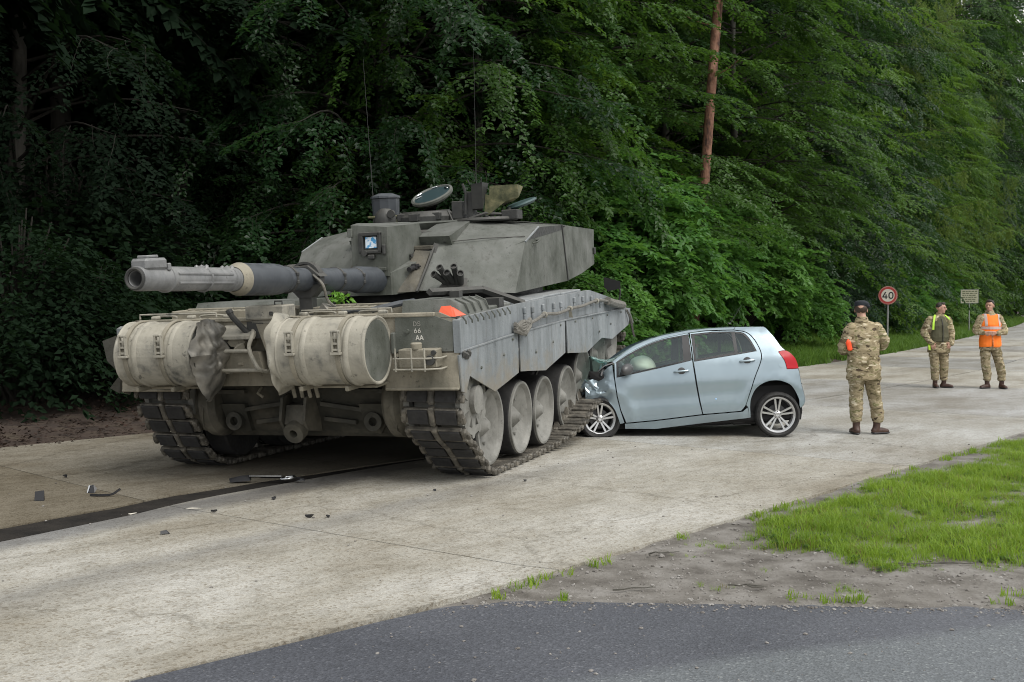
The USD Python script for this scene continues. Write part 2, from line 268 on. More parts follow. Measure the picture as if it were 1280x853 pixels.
M['soil'] = paint('verge_soil', [(.075, .066, .056), (.15, .138, .122), (.235, .222, .205)], scale=3.4, detail=12, rough=(.8, .95), bump=1.0, bscale=45, coords='world')
M['litter_soil'] = paint('forest_soil', [(.022, .015, .011), (.045, .03, .022), (.06, .045, .03)], scale=3.0, detail=9, rough=(.8, .95), bump=.9, bscale=40, coords='world')
M['wet_dirt'] = paint('wet_dirt', [(.012, .011, .010), (.03, .026, .022)], scale=3.5, rough=(.7, .9), bump=.5, bscale=50, spec=.25, coords='world')

base = 400.0
ground = obj('ground', TM([(-base, -base, -.16), (base, -base, -.16), (base, base, -.16), (-base, base, -.16)], [(0, 1, 2), (0, 2, 3)]), M['litter_soil'], smooth=False, kind='structure')
road = tag(UsdGeom.Xform.Define(stage, '/World/road').GetPrim(), kind='structure')
def gap(s):     # half width of the open strip between the two rows of slabs
    d = s - s_joint
    return np.interp(d, [-8, -3, 0, 1.6, 4.4], [.36, .29, .20, .13, .03])
def slab(side, s0, s1, tone):
    n_s = max(6, int((s1 - s0) / .35)); n_t = 15
    def fn(U, V):
        s = s0 + .007 + U * (s1 - s0 - .014); g = gap(s) / np.linalg.norm(lane_pt(side, s, np.ones_like(s)) - lane_pt(side, s, np.zeros_like(s)), axis=-1)
        t0 = np.where(U > -1, g, 0); t = t0 + V * (1 - t0)
        p = lane_pt(side, s, t); w = meshkit.noise(np.stack([p[..., 0] * 2.1, p[..., 1] * 2.1, 0 * s], -1), 3)
        edge = V > .999                                      # ragged outer edge
        if side == 'r': p = p + edge[..., None] * ((w - .5) * .12)[..., None]
        z = .006 * (meshkit.noise(np.stack([p[..., 0] * .9, p[..., 1] * .9, 0 * s + 4], -1), 5) - .5)
        return np.concatenate([p, z[..., None]], -1)
    top = grid(fn, n_s, n_t)
    if side == 'l': top.invert()
    if top.face_normals[:, 2].mean() < 0: top.invert()
    v = top.vertices; idx = np.arange(n_s * n_t).reshape(n_s, n_t)
    loop = np.r_[idx[:, 0], idx[-1, 1:], idx[-2::-1, -1], idx[0, -2:0:-1]]
    lo = v[loop] - [0, 0, .12]; k = len(loop); a = np.arange(k); b = (a + 1) % k
    wall = TM(np.vstack([v[loop], lo]), np.vstack([np.c_[a, b, b + k], np.c_[a, b + k, a + k]]))
    obj('slab', [top, wall], M['concrete'][tone], road, smooth=20)
k = -3; s = s_joint - 6.4 * 3
ends = [max(s, .2)]
while s < 62: s += 6.4; ends.append(s)
ends += [sl[-1] - .2]
tones = [0, 0, 0, 1, 2, 1, 3, 2, 1, 3, 1, 2, 1, 1, 3]
for i in range(len(ends) - 1):
    if ends[i + 1] - ends[i] > .5:
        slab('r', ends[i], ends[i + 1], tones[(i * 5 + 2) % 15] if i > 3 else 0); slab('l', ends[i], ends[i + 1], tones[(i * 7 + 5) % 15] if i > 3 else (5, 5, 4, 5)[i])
ss = np.linspace(.3, s_joint + 4, 60)
def ch(U, V):
    s = .3 + U * (s_joint + 5.5); p0 = lane_pt('l', s, gap(s) * 0 + .10); p1 = lane_pt('r', s, gap(s) * 0 + .10); p = p0 + (p1 - p0) * V[..., None]
    z = -.018 + .014 * meshkit.fbm(np.stack([p[..., 0] * 4, p[..., 1] * 4, 0 * s], -1), 3, 8)
    return np.concatenate([p, z[..., None]], -1)
chn = grid(ch, 90, 6)
if chn.face_normals[:, 2].mean() < 0: chn.invert()
obj('gutter', chn, M['wet_dirt'], road, kind=None)
fl = grid(lambda U, V: np.concatenate([lane_pt('l', .1 + U * (sl[-1] - .2), V * 0 + .0) * (1 - V[..., None]) * 0 + np.where(V[..., None] < .5, lane_pt('l', .1 + U * (sl[-1] - .2), np.abs(V * 2 - 1)), lane_pt('r', .1 + U * (sl[-1] - .2), np.abs(V * 2 - 1))), (-.07 + 0 * U)[..., None]], -1), 200, 3)
if fl.face_normals[:, 2].mean() < 0: fl.invert()
obj('joint_bed', fl, M['wet_dirt'], road)

# asphalt side road in the foreground
asp = Polygon([(-9.4, -3.2), (-6.0, .9), (-3.1, 3.9), (-1.82, 5.20), (-1.15, 5.83), (-.75, 6.22), (-.42, 6.52), (-.05, 6.66), (.6, 6.63), (1.6, 6.58), (2.95, 6.5), (5.5, 6.42), (14, 6.2), (40, 5.4), (40, -9), (-9, -9)])
p, t, _ = fill2d(asp.segmentize(.07), 1.0)
rag = meshkit.noise(np.c_[p * 6, p[:, :1] * 0], 12) - .5
p = p + np.where((p[:, 1] > 4)[:, None], rag[:, None] * .05 + (meshkit.noise(np.c_[p * 21, p[:, :1] * 0], 13) - .5)[:, None] * .045, 0)
obj('side_road', TM(np.c_[p, np.full(len(p), -.006)], t), M['asphalt'], smooth=False, kind='structure')
# verge right of the road: soil and gravel under the grass
edge_r = [tuple(q) for q in Rc if q[1] > 5 and q[1] < 62]
ver = Polygon([(-2.2, 4.6), *edge_r, (75, 55), (75, 4), (-1.5, 4)]).buffer(0)
near = ver.intersection(shapely.box(-3, 4.5, 12, 22)); farp = ver.difference(shapely.box(-3, 4.5, 12, 22))
def verge_z(x, y):
    n = meshkit.fbm(np.stack([x * 1.7, y * 1.7, 0 * x], -1), 4, 21); n2 = meshkit.fbm(np.stack([x * 9, y * 9, 0 * x], -1), 3, 22)
    away = np.clip((y - 6.75) / 1.5, 0, 1)
    return -.035 + (.03 * n2 - .01) * (.4 + .6 * away) + away * (.07 * (n - .35))
ms = []
for g, st in ((near, .14), (farp, 4.0)):
    for q in getattr(g, 'geoms', [g]):
        p, t, _ = fill2d(q, st); ms.append(TM(np.c_[p, verge_z(p[:, 0], p[:, 1])], t))
obj('verge', ms, M['soil'], smooth=True, kind='structure')
# forest floor left of the road: a low bank
dcol = np.array([-.25, 0, .25, .6, 1.0, 1.6, 2.4, 3.5, 5, 8, 13, 22, 40, 80]); hcol = np.array([-.1, -.05, .0, .03, .06, .12, .22, .32, .45, .6, .8, 1.1, 1.6, 2.5])
tl = np.gradient(Lc, axis=0); tl /= np.linalg.norm(tl, axis=1, keepdims=True); nl = np.c_[-tl[:, 1], tl[:, 0]]
Lx = np.vstack([Lc[0] - tl[0] * 25, Lc[0] - tl[0] * 8, Lc]); nx_ = np.vstack([nl[0], nl[0], nl])
V = Lx[:, None] + nx_[:, None] * dcol[None, :, None]
zz = hcol[None] + (meshkit.fbm(np.concatenate([V * .8, V[..., :1] * 0], -1), 4, 31) - .5) * .25 * np.clip(dcol, 0, 1.5)[None]
def bank_z(d): return np.interp(d, dcol, hcol)
a, b = V.shape[:2]; i = (np.arange(a - 1)[:, None] * b + np.arange(b - 1)).ravel()
ff_ = TM(np.concatenate([V, zz[..., None]], -1).reshape(-1, 3), np.vstack([np.c_[i, i + b, i + b + 1], np.c_[i, i + b + 1, i + 1]]))
if ff_.face_normals[:, 2].mean() < 0: ff_.invert()
obj('forest_floor', ff_, M['litter_soil'], smooth=True, kind='structure')
def left_of_road(sf, d):
    """Point d metres left of the left road edge; sf is an index along LE (fractions allowed)."""
    j = sf * NS; k = np.arange(len(Lc)); e = np.array([np.interp(j, k, Lc[:, 0]), np.interp(j, k, Lc[:, 1])]); n = np.array([np.interp(j, k, nl[:, 0]), np.interp(j, k, nl[:, 1])])
    if j < 0: e = Lc[0] + tl[0] * sf * 6; n = nl[0]
    return e + n / np.linalg.norm(n) * d
# ------------------------------------------------------------------ tank. local axes: x to its right (picture right), y away from camera, z up
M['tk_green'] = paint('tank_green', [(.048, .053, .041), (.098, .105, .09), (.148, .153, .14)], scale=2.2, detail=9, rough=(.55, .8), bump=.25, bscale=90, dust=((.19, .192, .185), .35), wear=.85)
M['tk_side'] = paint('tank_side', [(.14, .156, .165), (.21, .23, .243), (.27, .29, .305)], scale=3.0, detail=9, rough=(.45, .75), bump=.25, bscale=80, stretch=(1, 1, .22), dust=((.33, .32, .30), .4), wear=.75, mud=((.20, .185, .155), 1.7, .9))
M['tk_tan'] = paint('tank_tan', [(.12, .112, .085), (.23, .21, .163), (.33, .30, .235)], scale=2.6, detail=9, rough=(.65, .9), bump=.3, bscale=60, stretch=(1, 1, .6), dust=((.36, .33, .265), .45), wear=.6)
M['tk_drum'] = paint('drum_cream', [(.085, .085, .075), (.18, .174, .15), (.285, .27, .225), (.35, .33, .275)], ramp=[.31, .37, .46, .66], scale=4.5, detail=9, rough=(.5, .8), bump=.25, bscale=50, dust=((.43, .40, .33), .45), wear=.55)
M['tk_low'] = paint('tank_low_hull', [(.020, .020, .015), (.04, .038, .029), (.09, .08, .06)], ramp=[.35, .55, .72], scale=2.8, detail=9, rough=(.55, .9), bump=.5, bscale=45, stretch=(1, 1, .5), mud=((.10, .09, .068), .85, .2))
M['tk_mid'] = paint('tank_low_tan', [(.035, .033, .025), (.075, .069, .053), (.13, .118, .09)], scale=3, detail=9, rough=(.6, .9), bump=.4, bscale=50)
M['tk_dark'] = paint('tank_dark', [(.022, .023, .022), (.05, .05, .046)], scale=5, rough=(.45, .75), dust=((.17, .16, .14), .45))
M['tk_gun'] = paint('gun_blue_black', [(.030, .035, .042), (.055, .062, .07)], scale=3, rough=(.35, .6), bump=.1, bscale=60, dust=((.13, .14, .15), .5))
M['tk_muzzle'] = paint('gun_grey', [(.13, .132, .132), (.20, .203, .205), (.27, .27, .265)], scale=5, rough=(.45, .7), bump=.2, bscale=60, dust=((.30, .30, .29), .4), metallic=.25, wear=.5)
M['tk_sheet'] = paint('torn_sheet', [(.07, .068, .062), (.15, .143, .125), (.25, .232, .195)], scale=3.4, rough=(.35, .6), bump=.2, bscale=40, metallic=.35)
M['rubber'] = paint('rubber', [(.010, .010, .011), (.028, .027, .026)], scale=7, rough=(.6, .9), dust=((.035, .033, .03), .25))
M['track_steel'] = paint('track_steel', [(.045, .042, .036), (.12, .11, .092), (.22, .20, .165)], scale=9, rough=(.4, .75), metallic=.35, bump=.35, bscale=60)
M['wheel_grey'] = paint('wheel_grey', [(.12, .118, .105), (.20, .197, .18), (.265, .26, .24)], scale=3.5, detail=8, rough=(.55, .85), bump=.2, bscale=60, wear=.4)
M['black'] = plain('matt_black', (.012, .012, .012), .7)
M['rope'] = paint('rope', [(.11, .105, .092), (.21, .2, .178)], scale=30, rough=(.8, .95), bump=.6, bscale=120)
M['white_mark'] = plain('white_marking', (.62, .60, .54), .7)
M['glass_dark'] = plain('dark_glass', (.02, .03, .035), .08)
M['chrome'] = plain('chrome', (.62, .63, .64), .18, 1.0)
M['orange_pl'] = plain('orange_plastic', (.75, .11, .045), .45)
M['screen_blue'] = usdkit.material(stage, '/World/Looks/screen_blue', {'tc': ('texture_coordinate', {}), 'n': ('noise_texture', {'scale': 22.0, 'detail': 2.0}), 'r': ('rgb_ramp', {'ramp': [(.45, (.09, .34, .62)), (.55, (.75, .85, .92))]}), 'p': ('principled_bsdf', {'roughness': .12})},
    [('tc.object', 'n.vector'), ('n.fac', 'r.fac'), ('r.color', 'p.base_color')], surface='p.BSDF')
M['cloth_camo'] = paint('camo_cover', [(.04, .045, .022), (.10, .10, .05), (.19, .17, .09)], scale=9, rough=(.8, .95), bump=.3)

TK = thing('battle_tank', 'large dusty grey green battle tank standing on the road, gun turned over its rear', 'tank', (-1.866, 12.067, 0), 18)
_p, _r = math.radians(3.6), math.radians(1.6); cp_, sp_, cr_, sr_ = math.cos(_p), math.sin(_p), math.cos(_r), math.sin(_r)
RH = np.array([[cr_, -sp_ * sr_, cp_ * sr_], [0, cp_, sp_], [-sr_, -sp_ * cr_, cp_ * cr_]]).T
def hull(name, mesh, mat, parent=None, **kw):
    """Hull and turret pieces: shaped in hull axes, then tilted with the hull (nose up, slightly rolled)."""
    if isinstance(mesh, list): mesh = cat_(mesh)
    return obj(name, xform(mesh, RH), mat, parent or TK, **kw)
def bolts(pts, d, r=.014, h=.012, n=6): return cat_([cyl(np.array(p), np.array(p) + np.array(d) * h, r, r * .85, n) for p in pts])
# --- hull
low = [conv([(s * 1.02, y, z) for s in (-1, 1) for y, z in ((-.72, 1.0), (-.52, .52), (-.38, .42), (5.7, .42), (6.35, .9), (6.2, 1.1), (-.70, 1.1))])]
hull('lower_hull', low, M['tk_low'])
hull('sponson', [conv([(s * x, y, z) for s in (-1, 1) for x, y, z in ((1.76, -.98, 1.02), (1.76, 5.0, 1.05), (1.70, 6.05, 1.05), (1.76, -.98, 1.60), (1.76, 3.9, 1.62), (1.74, 5.1, 1.45), (1.70, 6.0, 1.2), (1.0, 6.6, 1.1), (1.0, 6.6, .98))])], M['tk_green'])
hull('rear_plate', [prism([(-1.84, 1.02), (1.84, 1.02), (1.85, 1.62), (1.66, 1.695), (-1.66, 1.695), (-1.85, 1.62)], 'y', -1.0, -.97), bx(-1.6, 1.62, -1.03, -.99, 1.66, 1.70)], M['tk_tan'])
# lower rear plate details: ribs, side lugs, tow hook, step plate
def onlow(z): return np.interp(z, [.42, .52, 1.0], [-.40, -.55, -.745])
ribs = []
for sx in (-1, 1):
    for (x0, z0, x1, z1) in ((.22, .80, .66, .735), (.22, .64, .56, .60), (.60, .93, .95, .93)):
        ribs.append(conv([(sx * x, onlow(z) + dy, z + dz) for x, z in ((x0, z0), (x1, z1)) for dy in (.02, -.045) for dz in (-.02, .02)]))
for q in ribs: hull('plate_rib', q, M['tk_low'])
for sx in (-1, 1):
    pl = [conv([(sx * x, onlow(z) + dy, z) for x, z in ((.64, .80), (.92, .80), (.90, .60), (.78, .47), (.66, .50)) for dy in (.03, -.045)]),
          lathe([(.045, 0), (.095, 0), (.095, .07), (.045, .07), (.045, 0)], (sx * .78, onlow(.62) - .11, .62), (0, 1, 0), 16)]
    hull('tow_lug', pl, M['tk_low'])
th = [conv([(x, y, z) for x in (-.105, .105) for y, z in ((-.66, .80), (-.80, .80), (-.86, .62), (-.80, .56), (-.55, .60))]),
      xform(lathe([(.042, -.06), (.105, -.06), (.11, -.05), (.11, .05), (.105, .06), (.042, .06), (.042, -.06)], (0, 0, 0), (0, 1, 0), 24), rot([1, 0, 0], 20), (0, -.83, .545))]
for sx in (-1, 1): th.append(conv([(sx * x, y, z) for x in (.115, .145) for y, z in ((-.60, .92), (-.84, .88), (-.90, .66), (-.82, .55), (-.55, .50))]))
hull('tow_hook', th, M['tk_mid'])
hull('step_plate', [bx(-.2, .14, -.80, -.72, 1.0, 1.03)] + [xform(bx(-.02, .02, -.01, .01, -.06, .06), rot([0, 1, 0], -12), (-.02 + k * .085, -.785, .93)) for k in range(4)] + [tube([(-.42, -.72, .97), (-.42, -.80, .92), (-.36, -.80, .88)], .014, 6)], M['tk_tan'])
for sx in (-1, 1):   # final drives
    hull('final_drive', [lathe([(0, -.05), (.30, -.05), (.36, .0), (.36, .10), (.31, .15), (.31, .24), (.0, .24)], (sx * .98, -.50, .80), (sx, 0, 0), 28), conv([(sx * x, y, z) for x, y, z in ((1.02, -.75, 1.0), (1.02, -.88, .75), (1.08, -.80, .55), (1.08, -.5, .42), (1.02, .2, .5), (1.02, .2, 1.05), (1.12, -.8, .98))])], M['tk_mid'])
# --- rear corners: mudguards, number panel, lamp clusters
for sx in (-1, 1):
    hull('mudguard', [conv([(sx * x, y, z) for x, y, z in ((1.10, -1.02, 1.32), (1.84, -1.02, 1.32), (1.84, -1.05, .99), (1.10, -1.05, .99), (1.10, -.6, 1.32), (1.84, -.6, 1.32), (1.84, -.98, .985), (1.10, -.98, .985))]), bx(min(sx * 1.10, sx * 1.84), max(sx * 1.10, sx * 1.84), -1.065, -1.03, .975, 1.0)], M['tk_tan'])
    hull('mudguard_flap', [conv([(sx * x, y, z) for x in (1.845, 1.86) for y, z in ((-1.07, 1.30), (-.78, 1.30), (-.80, 1.08), (-.92, .93), (-1.02, .96))])], M['tk_side'])
    hull('corner_post', [conv([(sx * x, y, z) for x in (1.80, 1.87) for y, z in ((-1.03, 1.32), (-.94, 1.32), (-.96, 1.64), (-1.03, 1.62))])], M['tk_side'])
    x0, x1 = sorted((sx * 1.30, sx * 1.68))
    lc = hull('lamp_cluster', [bx(x0, x1, -1.17, -1.02, 1.2, 1.37), lathe([(0, 0), (.05, 0), (.055, -.05), (.045, -.06), (0, -.06)], (sx * 1.47, -1.13, 1.37), (0, 0, -1), 14)], M['tk_tan'])
    hull('lamp', [cyl((sx * 1.62, -1.16, 1.27), (sx * 1.62, -1.20, 1.27), .05, .045, 16), cyl((sx * 1.655, -1.15, 1.34), (sx * 1.655, -1.19, 1.34), .026, .022, 12)], M['tk_dark'], lc)
    hull('lamp_guard', [tube([(sx * 1.27, -1.0, z), (sx * 1.27, -1.215, z), (sx * 1.60, -1.215, z), (sx * 1.72, -1.16, z), (sx * 1.72, -1.0, z)], .009, 6) for z in (1.19, 1.29)] + [tube([(sx * x, -1.215, 1.17), (sx * x, -1.215, 1.385)], .009, 6) for x in (1.29, 1.45, 1.58)], M['tk_drum'], lc)
npn = hull('number_panel', [prism([(1.22, 1.335), (1.79, 1.335), (1.80, 1.60), (1.62, 1.665), (1.22, 1.665)], 'y', -1.022, -1.0), bx(1.18, 1.22, -1.06, -1.0, 1.32, 1.52), cyl((1.345, -1.022, 1.53), (1.345, -1.045, 1.53), .02, .02, 10)], M['tk_green'])
def letters(txt, h, pos, parent, mat, bold=False, name='lettering'):
    t_ = meshkit.text_mesh(txt, h, .002, bold); return hull(name, xform(t_, rot([1, 0, 0], 90), pos), mat, parent, smooth=False)
letters('DS', .043, (1.40, -1.0235, 1.575), npn, plain('worn_marking', (.28, .27, .24), .8)); letters('66', .043, (1.405, -1.0235, 1.51), npn, M['white_mark']); letters('AA', .043, (1.42, -1.0235, 1.445), npn, M['white_mark'], True)
# --- fuel drums with straps, buckles and torn jackets
def drum(x0, x1, ribs_, straps, openend, label):
    R, yc, zc = .312, -1.33, 1.385
    prof = [(0, 0), (R - .02, 0.0), (R, .006), (R + .008, .02), (R, .035)]
    for q in ribs_: prof += [(R, q - x0 - .03), (R + .012, q - x0 - .012), (R + .012, q - x0 + .012), (R, q - x0 + .03)]
    L = x1 - x0; prof += [(R, L - .035), (R + .006, L - .02), (R, L - .003), (R - .012, L), (R - .03, L - .012), (0, L - .012)]
    prof = sorted(prof[:-3], key=lambda q: q[1]) + prof[-3:] if False else prof
    m = lathe(prof, (x0, yc, zc), (1, 0, 0), 48); m = m.subdivide_to_size(.12) if hasattr(m, 'subdivide_to_size') else m
    n = meshkit.fbm(m.vertices * 4.3, 3, 5) - .5; d = m.vertices - [0, yc, zc]; d[:, 0] = 0; m.vertices = m.vertices + d / np.maximum(np.linalg.norm(d, axis=1, keepdims=True), .05) * n[:, None] * .03
    D_ = hull('fuel_drum', m, M['tk_drum'], label=label, smooth=40)
    hull('end_cap', lathe([(0, 0), (R - .03, 0), (R - .03, .008), (0, .012)], (x1 - .016, yc, zc), (1, 0, 0), 36), M['tk_green'], D_)
    for q in straps:
        hull('strap', lathe([(R + .004, -.022), (R + .014, -.022), (R + .014, .022), (R + .004, .022)], (q, yc, zc), (1, 0, 0), 48), M['tk_tan'], D_)
        y = yc - R - .012; b = []
        for dx in (-.032, .032): b.append(bx(q + dx - .008, q + dx + .008, y - .03, y + .012, zc + .02, zc + .21, .003))
        b += [bx(q - .03, q + .03, y - .022, y + .005, zc + .03 + k * .055, zc + .05 + k * .055, .003) for k in range(4)] + [bx(q - .055, q + .045, y - .03, y + .02, zc - .005, zc + .018, .003), cyl((q - .045, y - .012, zc + .205), (q + .045, y - .012, zc + .205), .014, n=8)]
        hull('buckle', b, M['tk_drum'], D_)
    hull('drum_bracket', [bx(x0 + .08, x1 - .05, -1.30, -.98, 1.035, 1.06)] + [bx(q - .02, q + .02, -1.5, -.98, 1.03, 1.075) for q in straps], M['tk_tan'], D_)
    return D_
hull('bent_corner_plate', [conv([(-1.80, -1.0, 1.58), (-2.03, -1.06, 1.50), (-1.96, -1.1, 1.30), (-1.84, -1.02, 1.12), (-1.80, -.97, 1.58), (-2.02, -1.03, 1.49), (-1.84, -.99, 1.12)]), conv([(-1.84, -1.06, 1.16), (-1.95, -1.10, 1.02), (-1.86, -1.07, .96), (-1.82, -1.0, 1.0), (-1.84, -1.0, 1.16)])], M['tk_low'])
DL = drum(-1.47, -.62, (-1.24, -.84), (-1.33, -.93), True, 'left fuel drum with a torn grey jacket hanging from its end')
DR = drum(.27, 1.18, (.56, .99), (.455, .92), False, 'right fuel drum with a crumpled left edge')
def torn(x, flip, drop, seed, span):
    """Crumpled end jacket: a skirt round the drum end that flares, curls and hangs."""
    def fn(U, V):
        a = -math.pi * .62 + U * span; rr = .322 + -.01 * V + .06 * V * (meshkit.noise(np.stack([U * 7, V * 2, 0 * U], -1), seed) - .35) * 2 + drop * V * np.clip(-np.sin(a) - .2, 0, 1) * (.4 + meshkit.noise(np.stack([U * 5, 0 * V, 0 * U + 3], -1), seed))
        xx = x + flip * (.015 + .13 * V + .06 * V * (meshkit.noise(np.stack([U * 9, V * 3, 0 * U + 7], -1), seed + 1) - .5) * 2) * (.55 + .45 * meshkit.noise(np.stack([U * 4, 0 * V, 0 * U + 9], -1), seed))
        return np.stack([xx, -1.33 - rr * np.cos(a), 1.385 + rr * np.sin(a) - drop * .35 * V * np.clip(.4 - np.sin(a), 0, 1)], -1)
    g = grid(fn, 60, 14); b = trimesh.Trimesh(g.vertices - g.vertex_normals * .006, g.faces[:, ::-1], process=False); return cat_([g, b])
def crumpled_end(U, V):
    a = U * 2 * math.pi; n = lambda s_, f_: meshkit.fbm(np.stack([np.cos(a) * V * f_ + 5, np.sin(a) * V * f_ + 5, 0 * a + s_], -1), 3, s_) - .5
    lobe = np.exp(-((((a - 4.25 + math.pi) % (2 * math.pi)) - math.pi) / .55) ** 2) * V ** 3; lobe2 = np.exp(-((((a - 5.1 + math.pi) % (2 * math.pi)) - math.pi) / .35) ** 2) * V ** 3
    rr = .335 * V + .20 * lobe + .08 * lobe2 + .05 * V * n(3, 3.5)
    return np.stack([-.61 + .12 * (1 - V ** 2) + .16 * n(4, 2.6) - .05 * lobe * 3 + .03 * V, -1.33 - rr * np.cos(a) * (1 - .35 * lobe), 1.385 + rr * np.sin(a)], -1)
g = grid(crumpled_end, 72, 18); hull('torn_jacket', cat_([g, trimesh.Trimesh(g.vertices - g.vertex_normals * .006, g.faces[:, ::-1], process=False)]), M['tk_sheet'], DL, smooth=45)
hull('end_wall', cyl((-.605, -1.33, 1.385), (-.59, -1.33, 1.385), .29, n=30), M['tk_low'], DL)
hull('torn_jacket', torn(.30, -1, .02, 9, 3.9), M['tk_drum'], DR, smooth=50)
hull('end_wall', cyl((.262, -1.33, 1.385), (.25, -1.33, 1.385), .29, n=30), M['tk_low'], DR)
# --- between the drums: tubular guard, telephone box, levers
gd = [tube(curve([(-.62, -1.05, 1.60), (-.70, -1.20, 1.53), (-.72, -1.24, 1.42), (-.66, -1.24, 1.28), (-.60, -1.22, 1.20), (-.57, -1.02, 1.16)], 5), .02, 8), tube(curve([(-.27, -1.05, 1.60), (-.20, -1.20, 1.53), (-.22, -1.24, 1.42), (-.17, -1.24, 1.28), (-.12, -1.22, 1.20), (-.10, -1.02, 1.16)], 5), .02, 8), tube([(-.70, -1.24, 1.39), (-.20, -1.24, 1.39)], .018, 8), tube([(-.61, -1.22, 1.20), (-.12, -1.22, 1.20)], .018, 8)]
hull('tube_guard', gd, M['tk_drum'])
hull('telephone_box', [prism([(-.60, 1.20), (-.13, 1.20), (-.17, 1.37), (-.62, 1.37)], 'y', -1.16, -1.0), bx(-.40, -.34, -1.175, -1.15, 1.24, 1.27)], M['tk_tan'])
hull('box_hood', [conv([(x, y, z) for x, y, z in ((-.66, -1.2, 1.53), (-.18, -1.2, 1.53), (-.24, -1.0, 1.63), (-.60, -1.0, 1.63), (-.66, -1.2, 1.50), (-.18, -1.2, 1.50), (-.24, -1.0, 1.58), (-.60, -1.0, 1.58))])], M['tk_drum'])
hull('cable_reel', [conv([(-.40 + .14 * math.cos(a) * s, y, 1.47 + .075 * math.sin(a) * s) for a in np.linspace(0, 6.28, 9) for y, s in ((-1.17, .7), (-1.0, 1.0))]), xform(conv([(-.07, -.02, -.03), (.07, -.02, -.04), (.05, -.03, .03), (-.05, .02, .02), (0, .03, 0)]), None, (-.34, -1.19, 1.435))], M['tk_tan'])
hull('lever', [tube([(-.44, -1.18, 1.76), (-.42, -1.18, 1.72), (-.34, -1.14, 1.61), (-.25, -1.1, 1.50)], [.03, .028, .028, .03], 10), cyl((-.455, -1.18, 1.785), (-.435, -1.18, 1.75), .034, .034, 10), conv([(x, y, z) for x in (-.30, -.12) for y in (-1.12, -1.0) for z in (1.50, 1.66)])], M['tk_dark'])
hull('support_arm', [conv([(x, y, z) for x, y, z in ((-.20, -1.12, 1.64), (-.06, -1.12, 1.64), (-.02, -1.14, 1.16), (.08, -1.14, 1.2), (-.20, -1.0, 1.64), (.08, -1.0, 1.2))])], M['tk_tan'])
bxp = hull('equipment_box', [bx(-.29, .13, -1.16, -.92, 1.68, 1.815, .012), bx(-.25, .12, -1.12, -.95, 1.64, 1.68)], M['tk_drum'])
hull('catch', [bx(-.02, .02, -1.175, -1.155, 1.72, 1.76), tube([(-.02, -1.05, 1.815), (-.02, -1.05, 1.85), (.06, -1.05, 1.85), (.06, -1.05, 1.815)], .008, 6)], M['tk_dark'], bxp)
# --- engine deck: panels, grilles, rails, hinges
rd = np.random.default_rng(4)
for k, (x0, x1, y0, y1) in enumerate([(-1.72, -1.18, -.9, .1), (-1.14, -.62, -.9, .1), (-.58, .04, -.9, .1), (.08, .62, -.9, .1), (.66, 1.14, -.9, .1), (-1.70, -.95, .16, 1.0), (-.9, -.05, .16, 1.0), (0, .8, .16, 1.0), (.85, 1.72, .16, .95)]):
    hull('deck_panel', [bx(x0, x1, y0, y1, 1.60, 1.662 + .004 * (k % 3), .012), bolts([(x0 + .05, y0 + .05, 1.664), (x1 - .05, y0 + .05, 1.664), (x0 + .05, y1 - .05, 1.664), (x1 - .05, y1 - .05, 1.664)], (0, 0, 1), .02, .012)], M['tk_tan' if k < 5 else 'tk_green'])
    if k < 5: hull('lift_handle', tube(curve([((x0 + x1) / 2 - .13, y0 + .1, 1.66), ((x0 + x1) / 2 - .13, y0 + .1, 1.715), ((x0 + x1) / 2 + .13, y0 + .1, 1.715), ((x0 + x1) / 2 + .13, y0 + .1, 1.66)], 4), .011, 6), M['tk_drum'])
for sx, x0 in ((-1, -1.55), (1, .12)):
    for k in range(15): hull('grille_slat', conv([(x0 + .095 * k + dx, y, z) for dx, z in ((0, 1.665), (.05, 1.665), (.062, 1.735), (.045, 1.74)) for y in (-.42, -.18)]), M['tk_tan'])
    hull('grille_frame', [bx(x0 - .04, x0 + 1.42, -.45, -.42, 1.66, 1.745), bx(x0 - .04, x0 + 1.42, -.18, -.14, 1.66, 1.76), bx(x0 - .06, x0 - .035, -.45, -.14, 1.66, 1.75)], M['tk_tan'])
hull('deck_rail', tube([(-1.7, -.86, 1.70), (-1.7, -.86, 1.745), (-.8, -.86, 1.745), (-.8, -.86, 1.70)], .010, 6), M['tk_drum'])
hull('deck_rail', [tube([(.16, -.86, 1.70), (.16, -.86, 1.74), (1.12, -.86, 1.74), (1.12, -.86, 1.70)], .010, 6)], M['tk_drum'])
hull('exhaust_cover', [conv([(x, y, z) for x, y, z in ((-1.72, .1, 1.66), (-.45, .1, 1.66), (-1.72, .22, 1.80), (-.5, .22, 1.79), (-1.72, 1.1, 1.78), (-.5, 1.1, 1.78), (-1.72, 1.1, 1.66), (-.5, 1.1, 1.66))])], M['tk_green'])
hull('deck_tube', [tube([(.86, -.75, 1.72), (1.10, -.6, 1.77), (1.16, -.4, 1.775)], .03, 8), tube([(.55, -.80, 1.70), (.70, -.80, 1.725), (.86, -.75, 1.72)], .022, 8)], M['tk_gun'])
for k in range(7): hull('hinge', [bx(-1.5 + k * .42, -1.42 + k * .42, -.965, -.90, 1.695, 1.73, .01)], M['tk_drum'])
